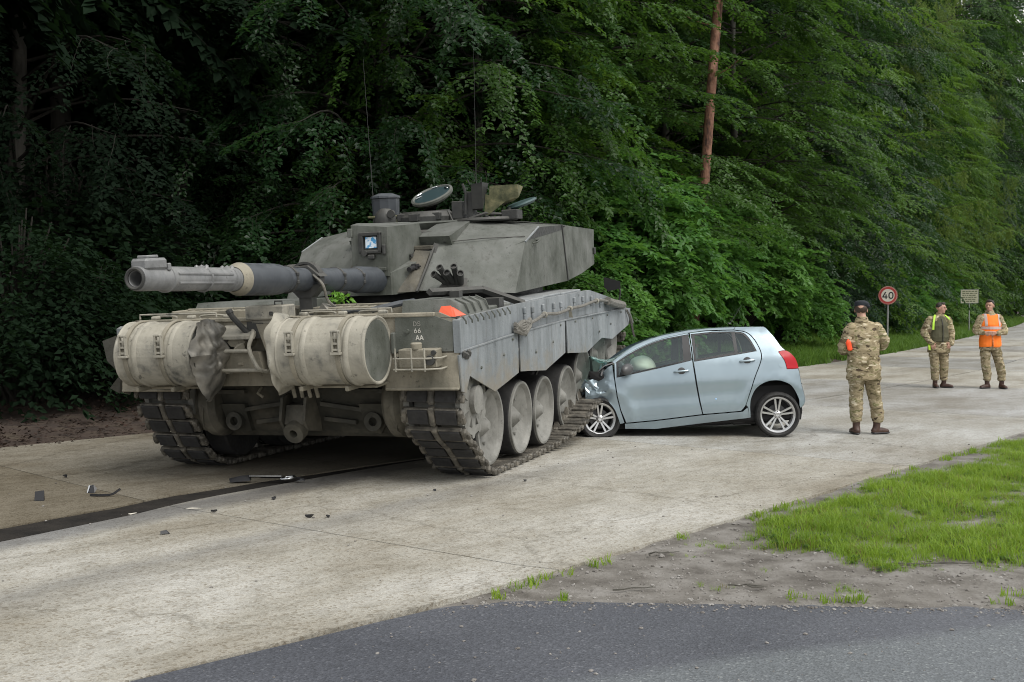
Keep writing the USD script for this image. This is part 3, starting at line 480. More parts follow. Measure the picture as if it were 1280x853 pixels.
# stowage bin on the right corner, with clips
bn = hull('stowage_bin', [conv([(x, y, z) for x, y, z in ((1.18, -.78, 1.62), (1.80, -.78, 1.62), (1.80, .06, 1.62), (1.18, .06, 1.62), (1.18, -.72, 1.80), (1.66, -.72, 1.80), (1.76, -.70, 1.745), (1.66, .04, 1.79), (1.76, .02, 1.74), (1.18, .04, 1.79))])], M['tk_green'])
for k in range(4):
    y = -.62 + k * .19; hull('bin_clip', tube([(1.68, y, 1.80), (1.775, y + .02, 1.75), (1.80, y + .05, 1.66)], .010, 5), M['tk_green'], bn)
for k in range(9): hull('side_clip', tube([(1.86, -.92 + k * .165, 1.645), (1.885, -.90 + k * .165, 1.60), (1.88, -.885 + k * .165, 1.575)], .008, 5), M['tk_green'])
hull('angle_bar', [tube([(1.45, -.70, 1.875), (1.47, .75, 1.83)], .035, 4), tube([(1.47, .75, 1.83), (1.80, 1.18, 1.64)], .04, 4), conv([(x, y, z) for x in (1.55, 1.74) for y in (.5, .66) for z in (1.62, 1.74)]), conv([(x, y, z) for x in (1.5, 1.6) for y in (-.3, -.2) for z in (1.74, 1.86)])], M['tk_dark'])
hull('deck_plate', [bx(1.10, 1.76, 1.2, 2.1, 1.60, 1.665, .012), bx(1.16, 1.74, 2.15, 2.9, 1.60, 1.672, .012), bx(1.2, 1.74, 2.95, 3.9, 1.6, 1.665, .012)], M['tk_side'])
# --- side armour and skirts
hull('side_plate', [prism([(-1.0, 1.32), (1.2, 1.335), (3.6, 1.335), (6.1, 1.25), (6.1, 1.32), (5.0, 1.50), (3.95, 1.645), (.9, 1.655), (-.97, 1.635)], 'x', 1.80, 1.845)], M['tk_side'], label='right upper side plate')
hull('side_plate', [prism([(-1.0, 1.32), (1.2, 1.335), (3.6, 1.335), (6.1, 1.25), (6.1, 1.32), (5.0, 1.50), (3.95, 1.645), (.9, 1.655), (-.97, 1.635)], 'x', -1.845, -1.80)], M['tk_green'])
def bent(poly, seed, x=1.86, amp=.03):
    p2, t_, ring = fill2d(Polygon(poly), .16); bul = (meshkit.fbm(np.c_[p2 * 1.3, 0 * p2[:, 0]], 2, seed) - .5) * amp
    o = np.c_[x + bul, p2]; n = len(o); b = np.arange(sum(len(r_) for r_ in ring)); c = np.roll(b, -1)
    m = TM(np.vstack([o, o - [.014, 0, 0]]), np.vstack([t_, t_[:, ::-1] + n, np.c_[b, b + n, c + n], np.c_[b, c + n, c]])); m.fix_normals(); return m
SK = [[(-1.0, 1.325), (.735, 1.35), (.69, .93), (-.11, .835), (-1.03, 1.16)], [(.775, 1.35), (2.61, 1.345), (2.55, .95), (1.70, .835), (.80, .93)], [(2.68, 1.345), (6.14, 1.262), (6.42, 1.24), (6.27, 1.0), (5.15, .88), (4.5, .955), (3.65, .84), (2.69, .93)]]
for k, pl in enumerate(SK):
    pl = np.array(pl); c_ = pl.mean(0)
    s_ = hull('skirt_panel', bent(pl, 60 + k), M['tk_side'], smooth=25)
    q = [tuple(pl[0] * (1 - f) + pl[1] * f - [0, .045]) for f in np.linspace(.12, .88, 2 if k < 2 else 4)] + [tuple(c_ + d) for d in ([-.35, .0], [.35, .05])]
    hull('bolt', bolts([(1.864, a, b) for a, b in q], (1, 0, 0), .017, .012), M['tk_green'], s_)
    m = bent(pl, 70 + k, amp=.02); hull('skirt_panel', mirror_x(m), M['tk_green'], smooth=25)
hull('panel_hinge', [xform(conv([(0, -.04, -.03), (0, .05, -.04), (0, .03, .035), (0, -.05, .03), (.03, 0, 0)]), None, (1.87, -.95 + k * .06, 1.30 - .02 * (k % 2))) for k in range(3)], M['tk_dark'])
for k, (y, z) in enumerate([(1.0, 1.57), (1.3, 1.56), (1.71, 1.56), (2.16, 1.55), (2.48, 1.54), (3.11, 1.56), (3.54, 1.55), (3.99, 1.53), (4.5, 1.47)]):
    hull('side_lug', [bx(1.845, 1.875, y - .026, y + .026, z - .035, z + .035, .008), bx(1.845, 1.865, y - .016, y + .016, z - .10, z - .05, .005)], M['tk_side'])
hull('weld_edge', [tube([(1.862, -1.0, 1.33), (1.862, .7, 1.352), (1.862, 2.6, 1.345), (1.862, 6.1, 1.262)], .011, 5)], M['tk_side'])
rp = curve([(1.90, .63, 1.41), (1.905, .87, 1.42), (1.905, 1.29, 1.45), (1.90, 1.66, 1.485), (1.895, 2.2, 1.455), (1.9, 2.83, 1.475), (1.90, 3.34, 1.47), (1.90, 4.2, 1.49), (1.9, 4.97, 1.42)], 8)
rope = [tube(rp, .019, 8)]
for k in range(4): rope.append(tube(curve([(1.89, .55, 1.40 + k * .02), (1.925, .72, 1.47 - .03 * k), (1.93, .95, 1.42 + .02 * k), (1.925, .8, 1.37 - .01 * k), (1.89, .55, 1.39)], 5), .024, 6))
rope += [tube(curve([(1.90, 4.75, 1.45), (1.93, 5.0, 1.40), (1.92, 5.4, 1.36), (1.90, 5.7, 1.33)], 5), .06, 8)]
hull('tow_rope', rope, M['rope'])
hull('rope_tie', [lathe([(.025, -.02), (.036, -.015), (.036, .015), (.025, .02)], (1.90, y, z), (0, 1, .05), 10) for y, z in ((1.62, 1.48), (2.72, 1.474), (4.1, 1.488))] + [conv([(1.9, 2.68, 1.45), (1.93, 2.7, 1.44), (1.92, 2.78, 1.36), (1.88, 2.74, 1.37)])], M['tk_drum'])
hull('webbing_end', tube(curve([(1.88, 6.05, 1.24), (1.90, 6.2, 1.1), (1.89, 6.42, .86), (1.89, 6.5, .80)], 5), [.02] * 16, 4), M['rope'])
mr = hull('wing_mirror', [conv([(x, 5.25, z) for x, z in ((1.74, 1.77), (1.98, 1.70), (1.98, 1.60), (1.80, 1.56), (1.74, 1.62))] + [(x, 5.34, z) for x, z in ((1.77, 1.74), (1.95, 1.69), (1.95, 1.62), (1.8, 1.59))])], M['black'])
hull('mirror_arm', tube(curve([(1.90, 5.32, 1.66), (1.95, 5.36, 1.55), (1.90, 5.4, 1.36)], 5), .012, 6), M['tk_dark'], mr)
# front end, seen behind the windscreen of the car
hull('front_mudguard', [conv([(1.12, 5.9, 1.25), (1.84, 5.9, 1.25), (1.12, 6.45, 1.22), (1.84, 6.45, 1.22), (1.12, 6.72, 1.0), (1.84, 6.72, 1.0), (1.12, 6.68, .98), (1.84, 6.68, .98), (1.12, 6.3, 1.18), (1.84, 6.3, 1.18)])], M['tk_green'])
# --- turret (gun to the rear of the hull)
def poly3(pts): return TM(pts, [(0, i, i + 1) for i in range(1, len(pts) - 1)])
def turret_half(s):
    A, B, C, D, Dk = (.40, 1.50, 1.81), (1.5, 1.81, 1.73), (1.5, 4.16, 1.77), (1.42, 6.0, 1.95), (1.5, 4.95, 1.84)
    S2, F2, F, E, Dt = (.42, 1.90, 2.29), (1.5, 2.29, 2.32), (1.5, 2.87, 2.50), (1.5, 3.94, 2.53), (1.42, 6.05, 2.47)
    T1, T2, T3 = (.70, 2.60, 2.61), (.85, 3.6, 2.63), (1.0, 6.0, 2.55)
    return {k: (s * v[0], v[1], v[2]) for k, v in dict(A=A, B=B, C=C, D=D, Dk=Dk, S2=S2, F2=F2, F=F, E=E, Dt=Dt, T1=T1, T2=T2, T3=T3).items()}
def hex_solid(q):   # convex solid of corner points, slightly softened
    return conv(q)
for s in (1, -1):
    t_ = turret_half(s); inn = [(s * .40, 1.9, 1.8), (s * .40, 3.4, 1.80), (s * .42, 2.9, 2.55)]
    hull('turret_cheek', hex_solid([t_['A'], t_['B'], t_['F2'], t_['S2'], t_['F'], t_['T1'], (s * 1.5, 3.93, 2.527), (s * 1.5, 4.14, 1.772), (s * .5, 4.1, 2.62), (s * .5, 4.1, 1.8)]), M['tk_green'], label='right cheek armour of the turret' if s > 0 else None)
    hull('turret_bustle', hex_solid([(s * 1.497, 3.965, 2.528), (s * 1.497, 4.175, 1.775), (s * 1.497, 4.95, 1.845), (s * 1.42, 6.0, 1.95), (s * 1.42, 6.05, 2.47), (s * .5, 3.96, 2.62), (s * .6, 6.0, 2.56), (s * .5, 5.0, 1.85), (s * .5, 4.1, 1.8), (s * .6, 6.0, 1.95)]), M['tk_green'])
    hull('cheek_strip', hex_solid([(s * x, y, z) for x, y, z in ((1.504, 2.45, 2.345), (1.504, 2.90, 2.495), (1.504, 3.92, 2.525), (1.504, 3.93, 2.46), (1.504, 2.75, 2.40), (1.48, 2.5, 2.35), (1.48, 2.90, 2.49), (1.48, 3.92, 2.52), (1.48, 3.9, 2.46))]), M['tk_dark'])
    hull('inner_block', hex_solid([(s * x, y, z) for x, y, z in ((.22, 2.0, 2.44), (.66, 1.95, 2.43), (.24, 2.75, 2.625), (.72, 2.62, 2.63), (.22, 2.1, 2.3), (.66, 2.05, 2.3), (.24, 3.0, 2.5), (.72, 3.0, 2.5))]), M['tk_green'])
    hull('cheek_edge', tube([t_['F2'], t_['F']], .012, 5), M['tk_side'])
hull('seam', tube([(1.502, 3.95, 2.525), (1.502, 4.155, 1.775)], .014, 5), M['tk_dark'])
hull('seam_cover', bx(1.47, 1.515, 4.0, 4.08, 2.50, 2.525), M['tk_dark'])
hull('rear_stud', [bx(1.43, 1.46, 5.9, 5.98, 2.1, 2.2)], M['tk_dark'])
hull('weld_seam', [tube(curve([(.62, 1.78, 2.02), (1.05, 2.03, 2.15), (1.49, 2.29, 2.33)], 6), .005, 4)], M['tk_green'])
hull('weld_seam', [tube([(.56, 2.0, 2.36), (1.02, 2.2, 2.385), (1.46, 2.42, 2.385)], .006, 4)], M['tk_dark'])
hull('lifting_eye', [tube([(1.503, 2.6, 2.30), (1.55, 2.62, 2.31), (1.55, 2.72, 2.33), (1.503, 2.74, 2.335)], .012, 6)], M['tk_green'])
hull('turret_roof', hex_solid([(s * x, y, z) for s in (-1, 1) for x, y, z in ((.70, 2.62, 2.615), (1.0, 3.4, 2.60), (1.02, 5.9, 2.56), (.6, 6.0, 2.57), (.5, 2.64, 2.635), (.5, 5.6, 2.63))] + [(0, 3, 2.3)]), M['tk_green'])
hull('turret_ring', lathe([(0, 1.60), (1.32, 1.60), (1.34, 1.70), (1.30, 1.82), (0, 1.84)], (0, 3.3, 0), (0, 0, 1), 40), M['tk_dark'])
hull('turret_core', hex_solid([(x, y, z) for x in (-.5, .5) for y, z in ((1.75, 1.82), (2.2, 2.5), (3.6, 2.6), (3.6, 1.8))]), M['tk_dark'])
hull('roof_recess', lathe([(0, 0), (.105, .0), (.12, .008), (.10, .02), (0, .004)], (1.02, 2.74, 2.535), (.05, -.18, 1), 20), M['tk_dark'])
# barbette over the gun, mantlet, sight window
tb = hull('sight_housing', [hex_solid([(-.27, 1.20, 2.03), (.18, 1.20, 2.00), (.18, 1.22, 2.56), (-.27, 1.22, 2.60), (-.34, 1.55, 2.63), (.26, 2.0, 2.60), (-.30, 2.1, 2.62), (.24, 2.2, 2.3), (-.30, 2.2, 1.9), (.22, 2.1, 1.9)]), bx(-.25, .16, 1.185, 1.21, 2.06, 2.10), bx(-.31, -.25, 1.19, 1.3, 2.46, 2.56)], M['tk_green'])
hull('window_frame', [bx(-.155, .115, 1.165, 1.215, 2.465, 2.51), bx(-.155, .115, 1.165, 1.215, 2.265, 2.30), bx(-.165, -.105, 1.165, 1.215, 2.27, 2.50), bx(.075, .115, 1.165, 1.215, 2.27, 2.50)], M['tk_dark'], tb)
hull('sight_window', bx(-.085, .055, 1.19, 1.212, 2.325, 2.455, .003), M['screen_blue'], tb)
hull('door_latch', [cyl((-.09, 1.15, 2.27), (-.09, 1.20, 2.27), .035, n=12), bx(.13, .165, 1.165, 1.21, 2.25, 2.36), bx(-.05, .03, 1.15, 1.2, 2.20, 2.25), cyl((.235, 1.75, 2.22), (.26, 1.74, 2.22), .022, n=10)], M['tk_dark'], tb)
hull('mantlet', [hex_solid([(-.36, 1.22, 1.78), (.20, 1.22, 1.78), (-.36, 1.24, 2.06), (.19, 1.24, 2.03), (-.42, 1.9, 1.78), (.40, 1.9, 1.8), (-.42, 1.9, 2.25), (.40, 1.95, 2.2)])], M['tk_green'])
hull('mantlet_wing', [hex_solid([(.215, 1.30, 1.80), (.40, 1.46, 1.80), (.44, 1.86, 2.26), (.25, 1.86, 2.28), (.22, 1.5, 1.79), (.42, 1.7, 1.79)]), bx(.23, .46, 1.86, 1.98, 2.28, 2.33)], M['tk_mid'])
hull('mantlet_wing', hex_solid([(-.45, 1.36, 1.80), (-.62, 1.5, 1.80), (-.52, 1.86, 2.26), (-.38, 1.86, 2.28), (-.42, 1.5, 1.79), (-.62, 1.7, 1.79)]), M['tk_mid'])
hull('coaxial_gun', [cyl((.33, 1.45, 2.06), (.33, 1.72, 2.09), .028, n=10), bx(.29, .37, 1.60, 1.75, 2.05, 2.12), bx(.25, .40, 1.62, 1.66, 2.08, 2.10)], M['black'])
hull('gap_cover', [tube([(.42, 1.44, 1.80), (.455, 1.66, 2.05), (.47, 1.92, 2.30)], .018, 5), conv([(.42, 1.84, 2.2), (.50, 1.86, 2.2), (.46, 1.96, 2.36), (.52, 1.95, 2.34), (.42, 1.95, 2.2)])], M['tk_dark'])
# gun: muzzle grey, fume extractor and thermal sleeve dark
def gz(y): return 2.155 - (y + 3.17) * .0445
gdir = np.array([0, 1, -.0445]); gdir /= np.linalg.norm(gdir)
def gpart(name, prof, mat, parent=None, n=32, **kw): return hull(name, lathe([(r_, (y + 3.2) / gdir[1]) for r_, y in prof], (0, -3.2, gz(-3.2)), gdir, n), mat, parent, smooth=32, **kw)
gun = gpart('gun_barrel', [(0, -3.02), (.058, -3.02), (.062, -3.19), (.072, -3.20), (.094, -3.20), (.098, -3.19), (.098, -2.86), (.106, -2.84), (.108, -2.80), (.102, -2.78), (.102, -2.30), (.106, -2.28), (.102, -2.26), (.102, -1.92), (.106, -1.90), (.106, -1.72), (.11, -1.70)], M['tk_muzzle'])
gpart('muzzle_ring', [(.063, -3.203), (.088, -3.203), (.092, -3.215), (.08, -3.222), (.065, -3.212)], M['tk_dark'], gun)
gpart('fume_extractor', [(.10, -1.73), (.135, -1.71), (.15, -1.66), (.152, -1.1), (.145, -1.0), (.125, -.92), (.118, -.90)], M['tk_gun'], gun)
gpart('torn_sleeve_edge', [(.112, -1.79), (.128, -1.755), (.148, -1.715), (.154, -1.69), (.15, -1.685)], M['tk_tan'], gun)
gpart('thermal_sleeve', [(.118, -.92), (.126, -.90), (.126, -.78), (.118, -.76), (.118, -.45), (.122, -.2), (.122, .16), (.128, .18), (.128, .22), (.122, .24), (.122, .62), (.13, .64), (.13, .70), (.15, .74), (.15, 1.22), (.14, 1.30)], M['tk_gun'], gun)
sl_ = []
for sgn in (-1, 1):
    for z0 in (.04, -.035): sl_.append(tube([(sgn * .098, -2.76, gz(-2.76) + z0), (sgn * .098, -1.94, gz(-1.94) + z0)], .010, 5))
hull('sleeve_seam', sl_, M['tk_muzzle'], gun)
for y in (-2.82, -2.28, -1.88): hull('sleeve_strap', [lathe([(.104, -.014), (.114, -.01), (.114, .01), (.104, .014)], (0, y, gz(y)), gdir, 28)] + [xform(conv([(0, -.03, -.02), (.02, 0, 0), (0, .03, .02), (-.02, 0, .02), (0, 0, .03)]), None, (.05 * k, y, gz(y) + .095)) for k in (-1, 0, 1)], M['tk_muzzle'], gun)
for y in (.2, .67, -.83): hull('sleeve_strap', [lathe([(.124, -.02), (.136, -.015), (.136, .015), (.124, .02)], (0, y, gz(y)), gdir, 28)] + [bx(.10, .14, y - .02, y + .02, gz(y) + zz_ - .02, gz(y) + zz_ + .02) for zz_ in (.05, -.03)], M['tk_dark'], gun)
hull('canvas_boot', lathe([(.132 + .014 * (k % 2), .76 + .045 * k) for k in range(12)], (0, 0, gz(0)), gdir, 28), M['tk_dark'], gun)
hull('muzzle_reference', [bx(-.075, .085, -3.16, -2.88, gz(-3) + .07, gz(-3) + .165, .02), bx(-.05, .05, -3.10, -2.95, gz(-3) + .165, gz(-3) + .19, .01), bx(-.08, .09, -2.88, -2.84, gz(-3) + .06, gz(-3) + .12)], M['tk_muzzle'], gun)
# travel lock
hull('travel_lock', [lathe([(.155, -.05), (.18, -.05), (.18, .05), (.155, .05), (.155, -.05)], (0, -.42, gz(-.42)), gdir, 28), conv([(x, y, z) for x, y, z in ((-.2, -.48, 1.98), (.2, -.48, 1.98), (.2, -.34, 1.98), (-.2, -.34, 1.98), (.07, -.48, 1.85), (-.07, -.48, 1.85), (.07, -.34, 1.85), (-.07, -.34, 1.85))]), conv([(x, y, z) for x in (-.07, .07) for y in (-.47, -.36) for z in (1.66, 1.9)]), conv([(-.24, -.5, 2.16), (.06, -.5, 2.17), (.2, -.5, 2.06), (.2, -.34, 2.06), (.06, -.34, 2.2), (-.24, -.34, 2.19), (-.05, -.42, 2.10)])], M['tk_dark'])
hull('lock_cable', [tube(curve([(.12, -.5, 2.08), (.22, -.5, 1.98), (.24, -.45, 1.82), (.3, -.4, 1.74)], 5), .014, 6), xform(conv([(0, -.06, -.05), (.14, -.05, -.04), (.16, .05, .02), (.02, .06, .05), (.06, -.04, .05)]), None, (.12, -.42, 1.74))], M['tk_sheet'])
# smoke dischargers
sd = hull('smoke_discharger', [hex_solid([(.66, 1.52, 1.83), (.98, 1.60, 1.83), (.70, 1.66, 1.93), (.95, 1.72, 1.93), (.8, 1.9, 1.86)])], M['tk_dark'])
for k, (x, z, dx) in enumerate([(.66, 1.985, -.16), (.73, 2.055, -.08), (.815, 1.995, 0), (.90, 2.06, .08), (.975, 1.985, .16)]):
    b0 = np.array([.82 + (x - .82) * .55, 1.62, 1.88]); e0 = np.array([x, 1.43, z]); hull('smoke_tube', [cyl(b0, e0, .036, .036, 14), lathe([(.030, .0), (.041, 0), (.041, .03), (.030, .03), (.030, 0)], e0, e0 - b0, 14), cyl(e0 - (e0 - b0) * .02, e0 + (e0 - b0) * .02, .026, .018, 12)], M['tk_dark'], sd)
# --- roof equipment
RZ = 2.63
hull('cupola', [lathe([(0, 0), (.38, 0), (.38, .08), (.34, .13), (.33, .15), (0, .15)], (-.19, 3.35, RZ), (0, 0, 1), 32)] + [bx(-.19 + .35 * math.cos(a) - .055, -.19 + .35 * math.cos(a) + .055, 3.35 + .35 * math.sin(a) - .04, 3.35 + .35 * math.sin(a) + .04, RZ + .03, RZ + .13) for a in np.arange(8) * .785], M['tk_dark'])
hrot = rot([0, 1, 0], -10) @ rot([1, 0, 0], 26)
hc = np.array([-.17, 3.55, RZ + .36])
ht = hull('hatch_lid', xform(lathe([(0, -.05), (.22, -.05), (.28, -.02), (.295, .0), (.295, .03), (.265, .04), (.25, .018), (.18, .01), (0, .006)], (0, 0, 0), (0, 0, 1), 36), hrot, hc), M['tk_green'])
hull('lid_lining', xform(lathe([(0, .03), (.18, .03), (.23, .022), (.25, .02)], (0, 0, 0), (0, 0, 1), 32), hrot, hc), plain('hatch_lining', (.022, .045, .05), .5), ht)
hull('lid_handle', [xform(bx(x - .04, x + .04, y - .009, y + .009, .03, .05), hrot @ rot([0, 0, 1], a), hc) for x, y, a in ((-.01, .22, 0), (-.09, .19, 45), (.09, .19, -40), (-.17, .06, 30))], M['chrome'], ht)
hull('lid_hinge', [tube([(-.47, 3.4, RZ + .14), (.12, 3.4, RZ + .15)], .025, 6), tube([(.14, 3.3, RZ + .15), (.24, 3.2, RZ + .01)], .012, 5), tube([(-.4, 3.15, RZ + .10), (.08, 3.1, RZ + .09)], .014, 5), bx(-.28, -.15, 2.95, 3.05, RZ + .02, RZ + .12)], M['tk_dark'])
hull('round_sight', [lathe([(0, .21), (.07, .20), (.125, .14), (.14, .07), (.135, 0)], (-.46, 2.62, RZ - .01), (0, 0, 1), 20), xform(lathe([(0, 0), (.05, 0), (.05, .04), (0, .04)], (0, 0, 0), (0, 1, 0), 12), None, (-.33, 2.50, RZ + .12))], M['tk_dark'])
hull('sight_block', [bx(-.52, -.10, 2.22, 2.6, 2.46, 2.635, .01)], M['tk_green']); hull('block_opening', bx(-.28, -.12, 2.205, 2.23, 2.50, 2.60, .003), M['black'])
bk = hull('stowed_bin', [lathe([(0, 0), (.18, 0), (.19, .22), (0, .22)], (-.84, 3.5, 2.77), (0, 0, 1), 10), lathe([(0, .05), (.10, .045), (.20, .005), (.205, -.02), (.18, -.03), (0, -.03)], (-.84, 3.5, 3.02), (0, 0, 1), 10)], M['tk_gun'])
hull('bin_stand', [bx(-1.03, -.65, 3.3, 3.7, 2.735, 2.765), bx(-.95, -.69, 3.36, 3.6, 2.58, 2.735)], M['cloth_camo'], bk)
hull('antenna', [tube(curve([(-1.06, 3.6, 2.75), (-1.07, 3.6, 3.2), (-1.10, 3.6, 4.9)], 6), np.linspace(.008, .002, 13), 5), cyl((-1.06, 3.6, 2.6), (-1.06, 3.6, 2.8), .03, .02, 8)], M['tk_dark'], label='left whip antenna')
hull('antenna', [tube(curve([(.14, 4.4, 2.65), (.16, 4.4, 3.2), (.22, 4.4, 5.1)], 6), np.linspace(.008, .002, 13), 5), cyl((.14, 4.4, 2.6), (.14, 4.4, 2.75), .03, .02, 8)], M['tk_dark'], label='right whip antenna')
# loader's machine gun mount with camouflage cover
cu = hull('loader_ring', [lathe([(0, 0), (.40, 0), (.42, .02), (.40, .05), (0, .06)], (.78, 2.95, RZ - .03), (0, 0, 1), 30), bx(.42, .56, 2.7, 2.9, RZ + .02, RZ + .24), bx(.30, .42, 3.3, 3.6, RZ, RZ + .2)], M['tk_dark'])
wm = hull('weapon_mount', [xform(q_, None, (.10, 0, -.02)) for q_ in [hex_solid([(.60, 2.70, 2.78), (.74, 2.70, 2.78), (.58, 2.78, 3.02), (.76, 2.78, 3.04), (.62, 2.62, 3.08), (.77, 2.62, 3.10), (.66, 2.9, 2.74), (.76, 2.9, 3.1)]), bx(.52, .60, 2.72, 2.86, 2.66, 3.0), tube([(.50, 2.7, 2.72), (.52, 2.7, 2.98), (.49, 2.68, 3.10)], .018, 6), tube([(.61, 2.62, 3.08), (.59, 2.6, 3.14)], .008, 4), tube([(.76, 2.62, 3.10), (.77, 2.6, 3.16)], .008, 4), tube([(.55, 2.7, 2.66), (.75, 2.75, 2.72), (.95, 2.8, 2.70)], .022, 6), tube([(.80, 2.8, 2.62), (.86, 2.8, 2.80)], .02, 6), tube([(1.02, 2.85, 2.62), (1.04, 2.85, 2.78)], .02, 6), bx(.95, 1.16, 2.78, 3.0, RZ, RZ + .12)]], M['tk_dark'])
hull('gun_cover', [xform(q_, None, (.10, 0, -.02)) for q_ in [hex_solid([(.80, 2.78, 2.92), (.80, 2.82, 3.06), (1.16, 2.84, 3.06), (1.17, 2.84, 2.90), (.76, 2.8, 2.80), (1.1, 2.86, 2.86), (.8, 3.05, 3.05), (1.15, 3.1, 3.04), (.9, 3.1, 2.82)]), hex_solid([(.74, 2.74, 2.70), (.80, 2.74, 2.70), (.86, 2.76, 2.92), (.76, 2.76, 2.96), (.78, 2.9, 2.8), (1.0, 2.8, 2.85)])]], M['cloth_camo'], wm)
hull('open_lid', xform(lathe([(0, -.03), (.17, -.02), (.21, .01), (.19, .03), (0, .02)], (0, 0, 0), (0, 0, 1), 24), rot([0, 1, 0], -14) @ rot([1, 0, 0], 12), (1.22, 3.1, 2.80)), plain('hatch_lid_green', (.06, .10, .10), .4), cu)
hull('roof_clutter', [bx(.36, .5, 3.2, 3.4, RZ, RZ + .16), cyl((.42, 3.5, RZ), (.42, 3.5, RZ + .22), .03, n=8), tube([(.3, 3.1, RZ + .06), (.6, 3.1, RZ + .10), (.75, 3.2, RZ + .03)], .012, 5), bx(-.75, -.6, 3.0, 3.2, RZ - .03, RZ + .07), tube([(-.7, 3.3, RZ + .02), (-.5, 3.2, RZ + .14), (-.3, 3.25, RZ + .05)], .014, 5)], M['tk_dark'])
# --- running gear (level axes, on the ground)
W_R = [(0.0, .515), (1.03, .505), (1.93, .505), (2.97, .575), (3.74, .80), (4.62, 1.05)]
W_L = [(0.0, .515), (1.0, .505), (1.95, .505), (2.9, .505), (3.85, .52), (4.8, .56)]
def wheel(u, w, s):
    X = lambda v: s * v
    def L(pr, n=40): return lathe([(r_, v) for r_, v in pr], (0, u, w), (s, 0, 0), n)
    wl = obj('road_wheel', [L([(.40, 1.40), (.40, 1.735), (.396, 1.742), (.372, 1.742), (.366, 1.735), (.345, 1.70), (.15, 1.60), (.125, 1.605), (.115, 1.64), (.04, 1.72), (0, 1.725)]), L([(.40, 1.36), (.30, 1.36), (0, 1.36)]), cat_([cyl((X(1.59 + .0 * k), u + .2 * math.cos(k * 1.257), w + .2 * math.sin(k * 1.257)), (X(1.65), u + .2 * math.cos(k * 1.257), w + .2 * math.sin(k * 1.257)), .016, n=6) for k in range(5)])], M['wheel_grey'], TK, smooth=30)
    obj('tyre', [L([(.38, 1.42), (.41, 1.425), (.415, 1.45), (.415, 1.70), (.408, 1.715), (.398, 1.716)]), L([(.1, 1.12), (.40, 1.12), (.415, 1.14), (.415, 1.35), (.40, 1.37), (.1, 1.37)])], M['rubber'], wl)
for k, (u, w) in enumerate(W_R): wheel(u, w, 1)
for k, (u, w) in enumerate(W_L): wheel(u, w, -1)
def sprocket(u, w, s, v):
    a = np.linspace(0, 2 * np.pi, 97)[:-1]; rr = .345 + .035 * (np.abs(((a * 12 / (2 * np.pi)) % 1) - .5) > .25)
    P = Polygon(np.c_[rr * np.cos(a), rr * np.sin(a)])
    for k in range(10):
        b = k * .6283; P = P.difference(Polygon([(r_ * math.cos(b + d), r_ * math.sin(b + d)) for r_, d in ((.17, 0), (.285, -.17), (.285, .17))]))
    rings = [prism(P, 'x', s * (v - .05), s * v), prism(P, 'x', s * (v - .58), s * (v - .52)), lathe([(.30, -.5), (.30, -.03), (.14, .0), (.14, .05), (0, .06)], (s * v, 0, 0), (s, 0, 0), 28)]
    obj('sprocket', xform(cat_(rings), None, (0, u, w)), M['wheel_grey'], TK, smooth=30)
sprocket(-.56, .83, 1, 1.755); sprocket(-.56, .85, -1, 1.755)
for s, (u, w) in ((1, (5.62, 1.20)), (-1, (5.7, 1.0))):
    idl = obj('idler_wheel', lathe([(.0, 1.25), (.34, 1.25), (.36, 1.28), (.36, 1.68), (.33, 1.70), (.12, 1.62), (.05, 1.70), (0, 1.70)], (0, u, w), (s, 0, 0), 32), M['wheel_grey'], TK)
def track_line(s):
    if s > 0: low = [(.05, .045), (.6, .045), (1.2, .045), (1.7, .05), (2.1, .09), (2.45, .15), (2.75, .225), (3.05, .32), (3.25, .40), (3.45, .46), (3.9, .50), (4.4, .60), (4.9, .76), (5.35, .87)]; idl = (5.62, 1.20)
    else: low = [(.05, .045), (1.2, .045), (2.5, .045), (3.8, .05), (4.5, .09), (5.1, .3), (5.5, .56)]; idl = (5.7, 1.0)
    R = .415; sc_ = (-.56, .83 if s > 0 else .85)
    back = [(sc_[0] + R * math.cos(a), sc_[1] + R * math.sin(a)) for a in np.radians([90, 115, 140, 165, 190, 212, 232])]
    frt = [(idl[0] + R * math.cos(a), idl[1] + R * math.sin(a)) for a in np.radians([-45, -15, 15, 45, 75, 95])]
    top = [(4.6, 1.44), (3.2, 1.36), (1.8, 1.30), (.6, 1.26)]
    pts = np.array(low + frt + top + back + ([(-.52, .34), (-.2, .12)] if s > 0 else [(-.72, .40), (-.50, .16), (-.2, .055)])); pts = np.vstack([pts, pts[:1]])
    c = curve(pts, 10); d = np.r_[0, np.cumsum(np.linalg.norm(np.diff(c, axis=0), axis=1))]; n = int(round(d[-1] / .205)); q = np.linspace(0, d[-1], n, endpoint=False)
    p = np.stack([np.interp(q, d, c[:, k]) for k in (0, 1)], -1); e = np.stack([np.interp((q + .03) % d[-1], d, c[:, k]) for k in (0, 1)], -1)
    return p, e - p
def lat(s, q):      # the right track is pushed sideways where it climbs the car
    return .21 * float(np.interp(q[0], [1.7, 2.2, 2.8, 3.7, 4.6], [0, .4, 1, 1, 0])) if s > 0 and q[1] < 1.0 else 0.0
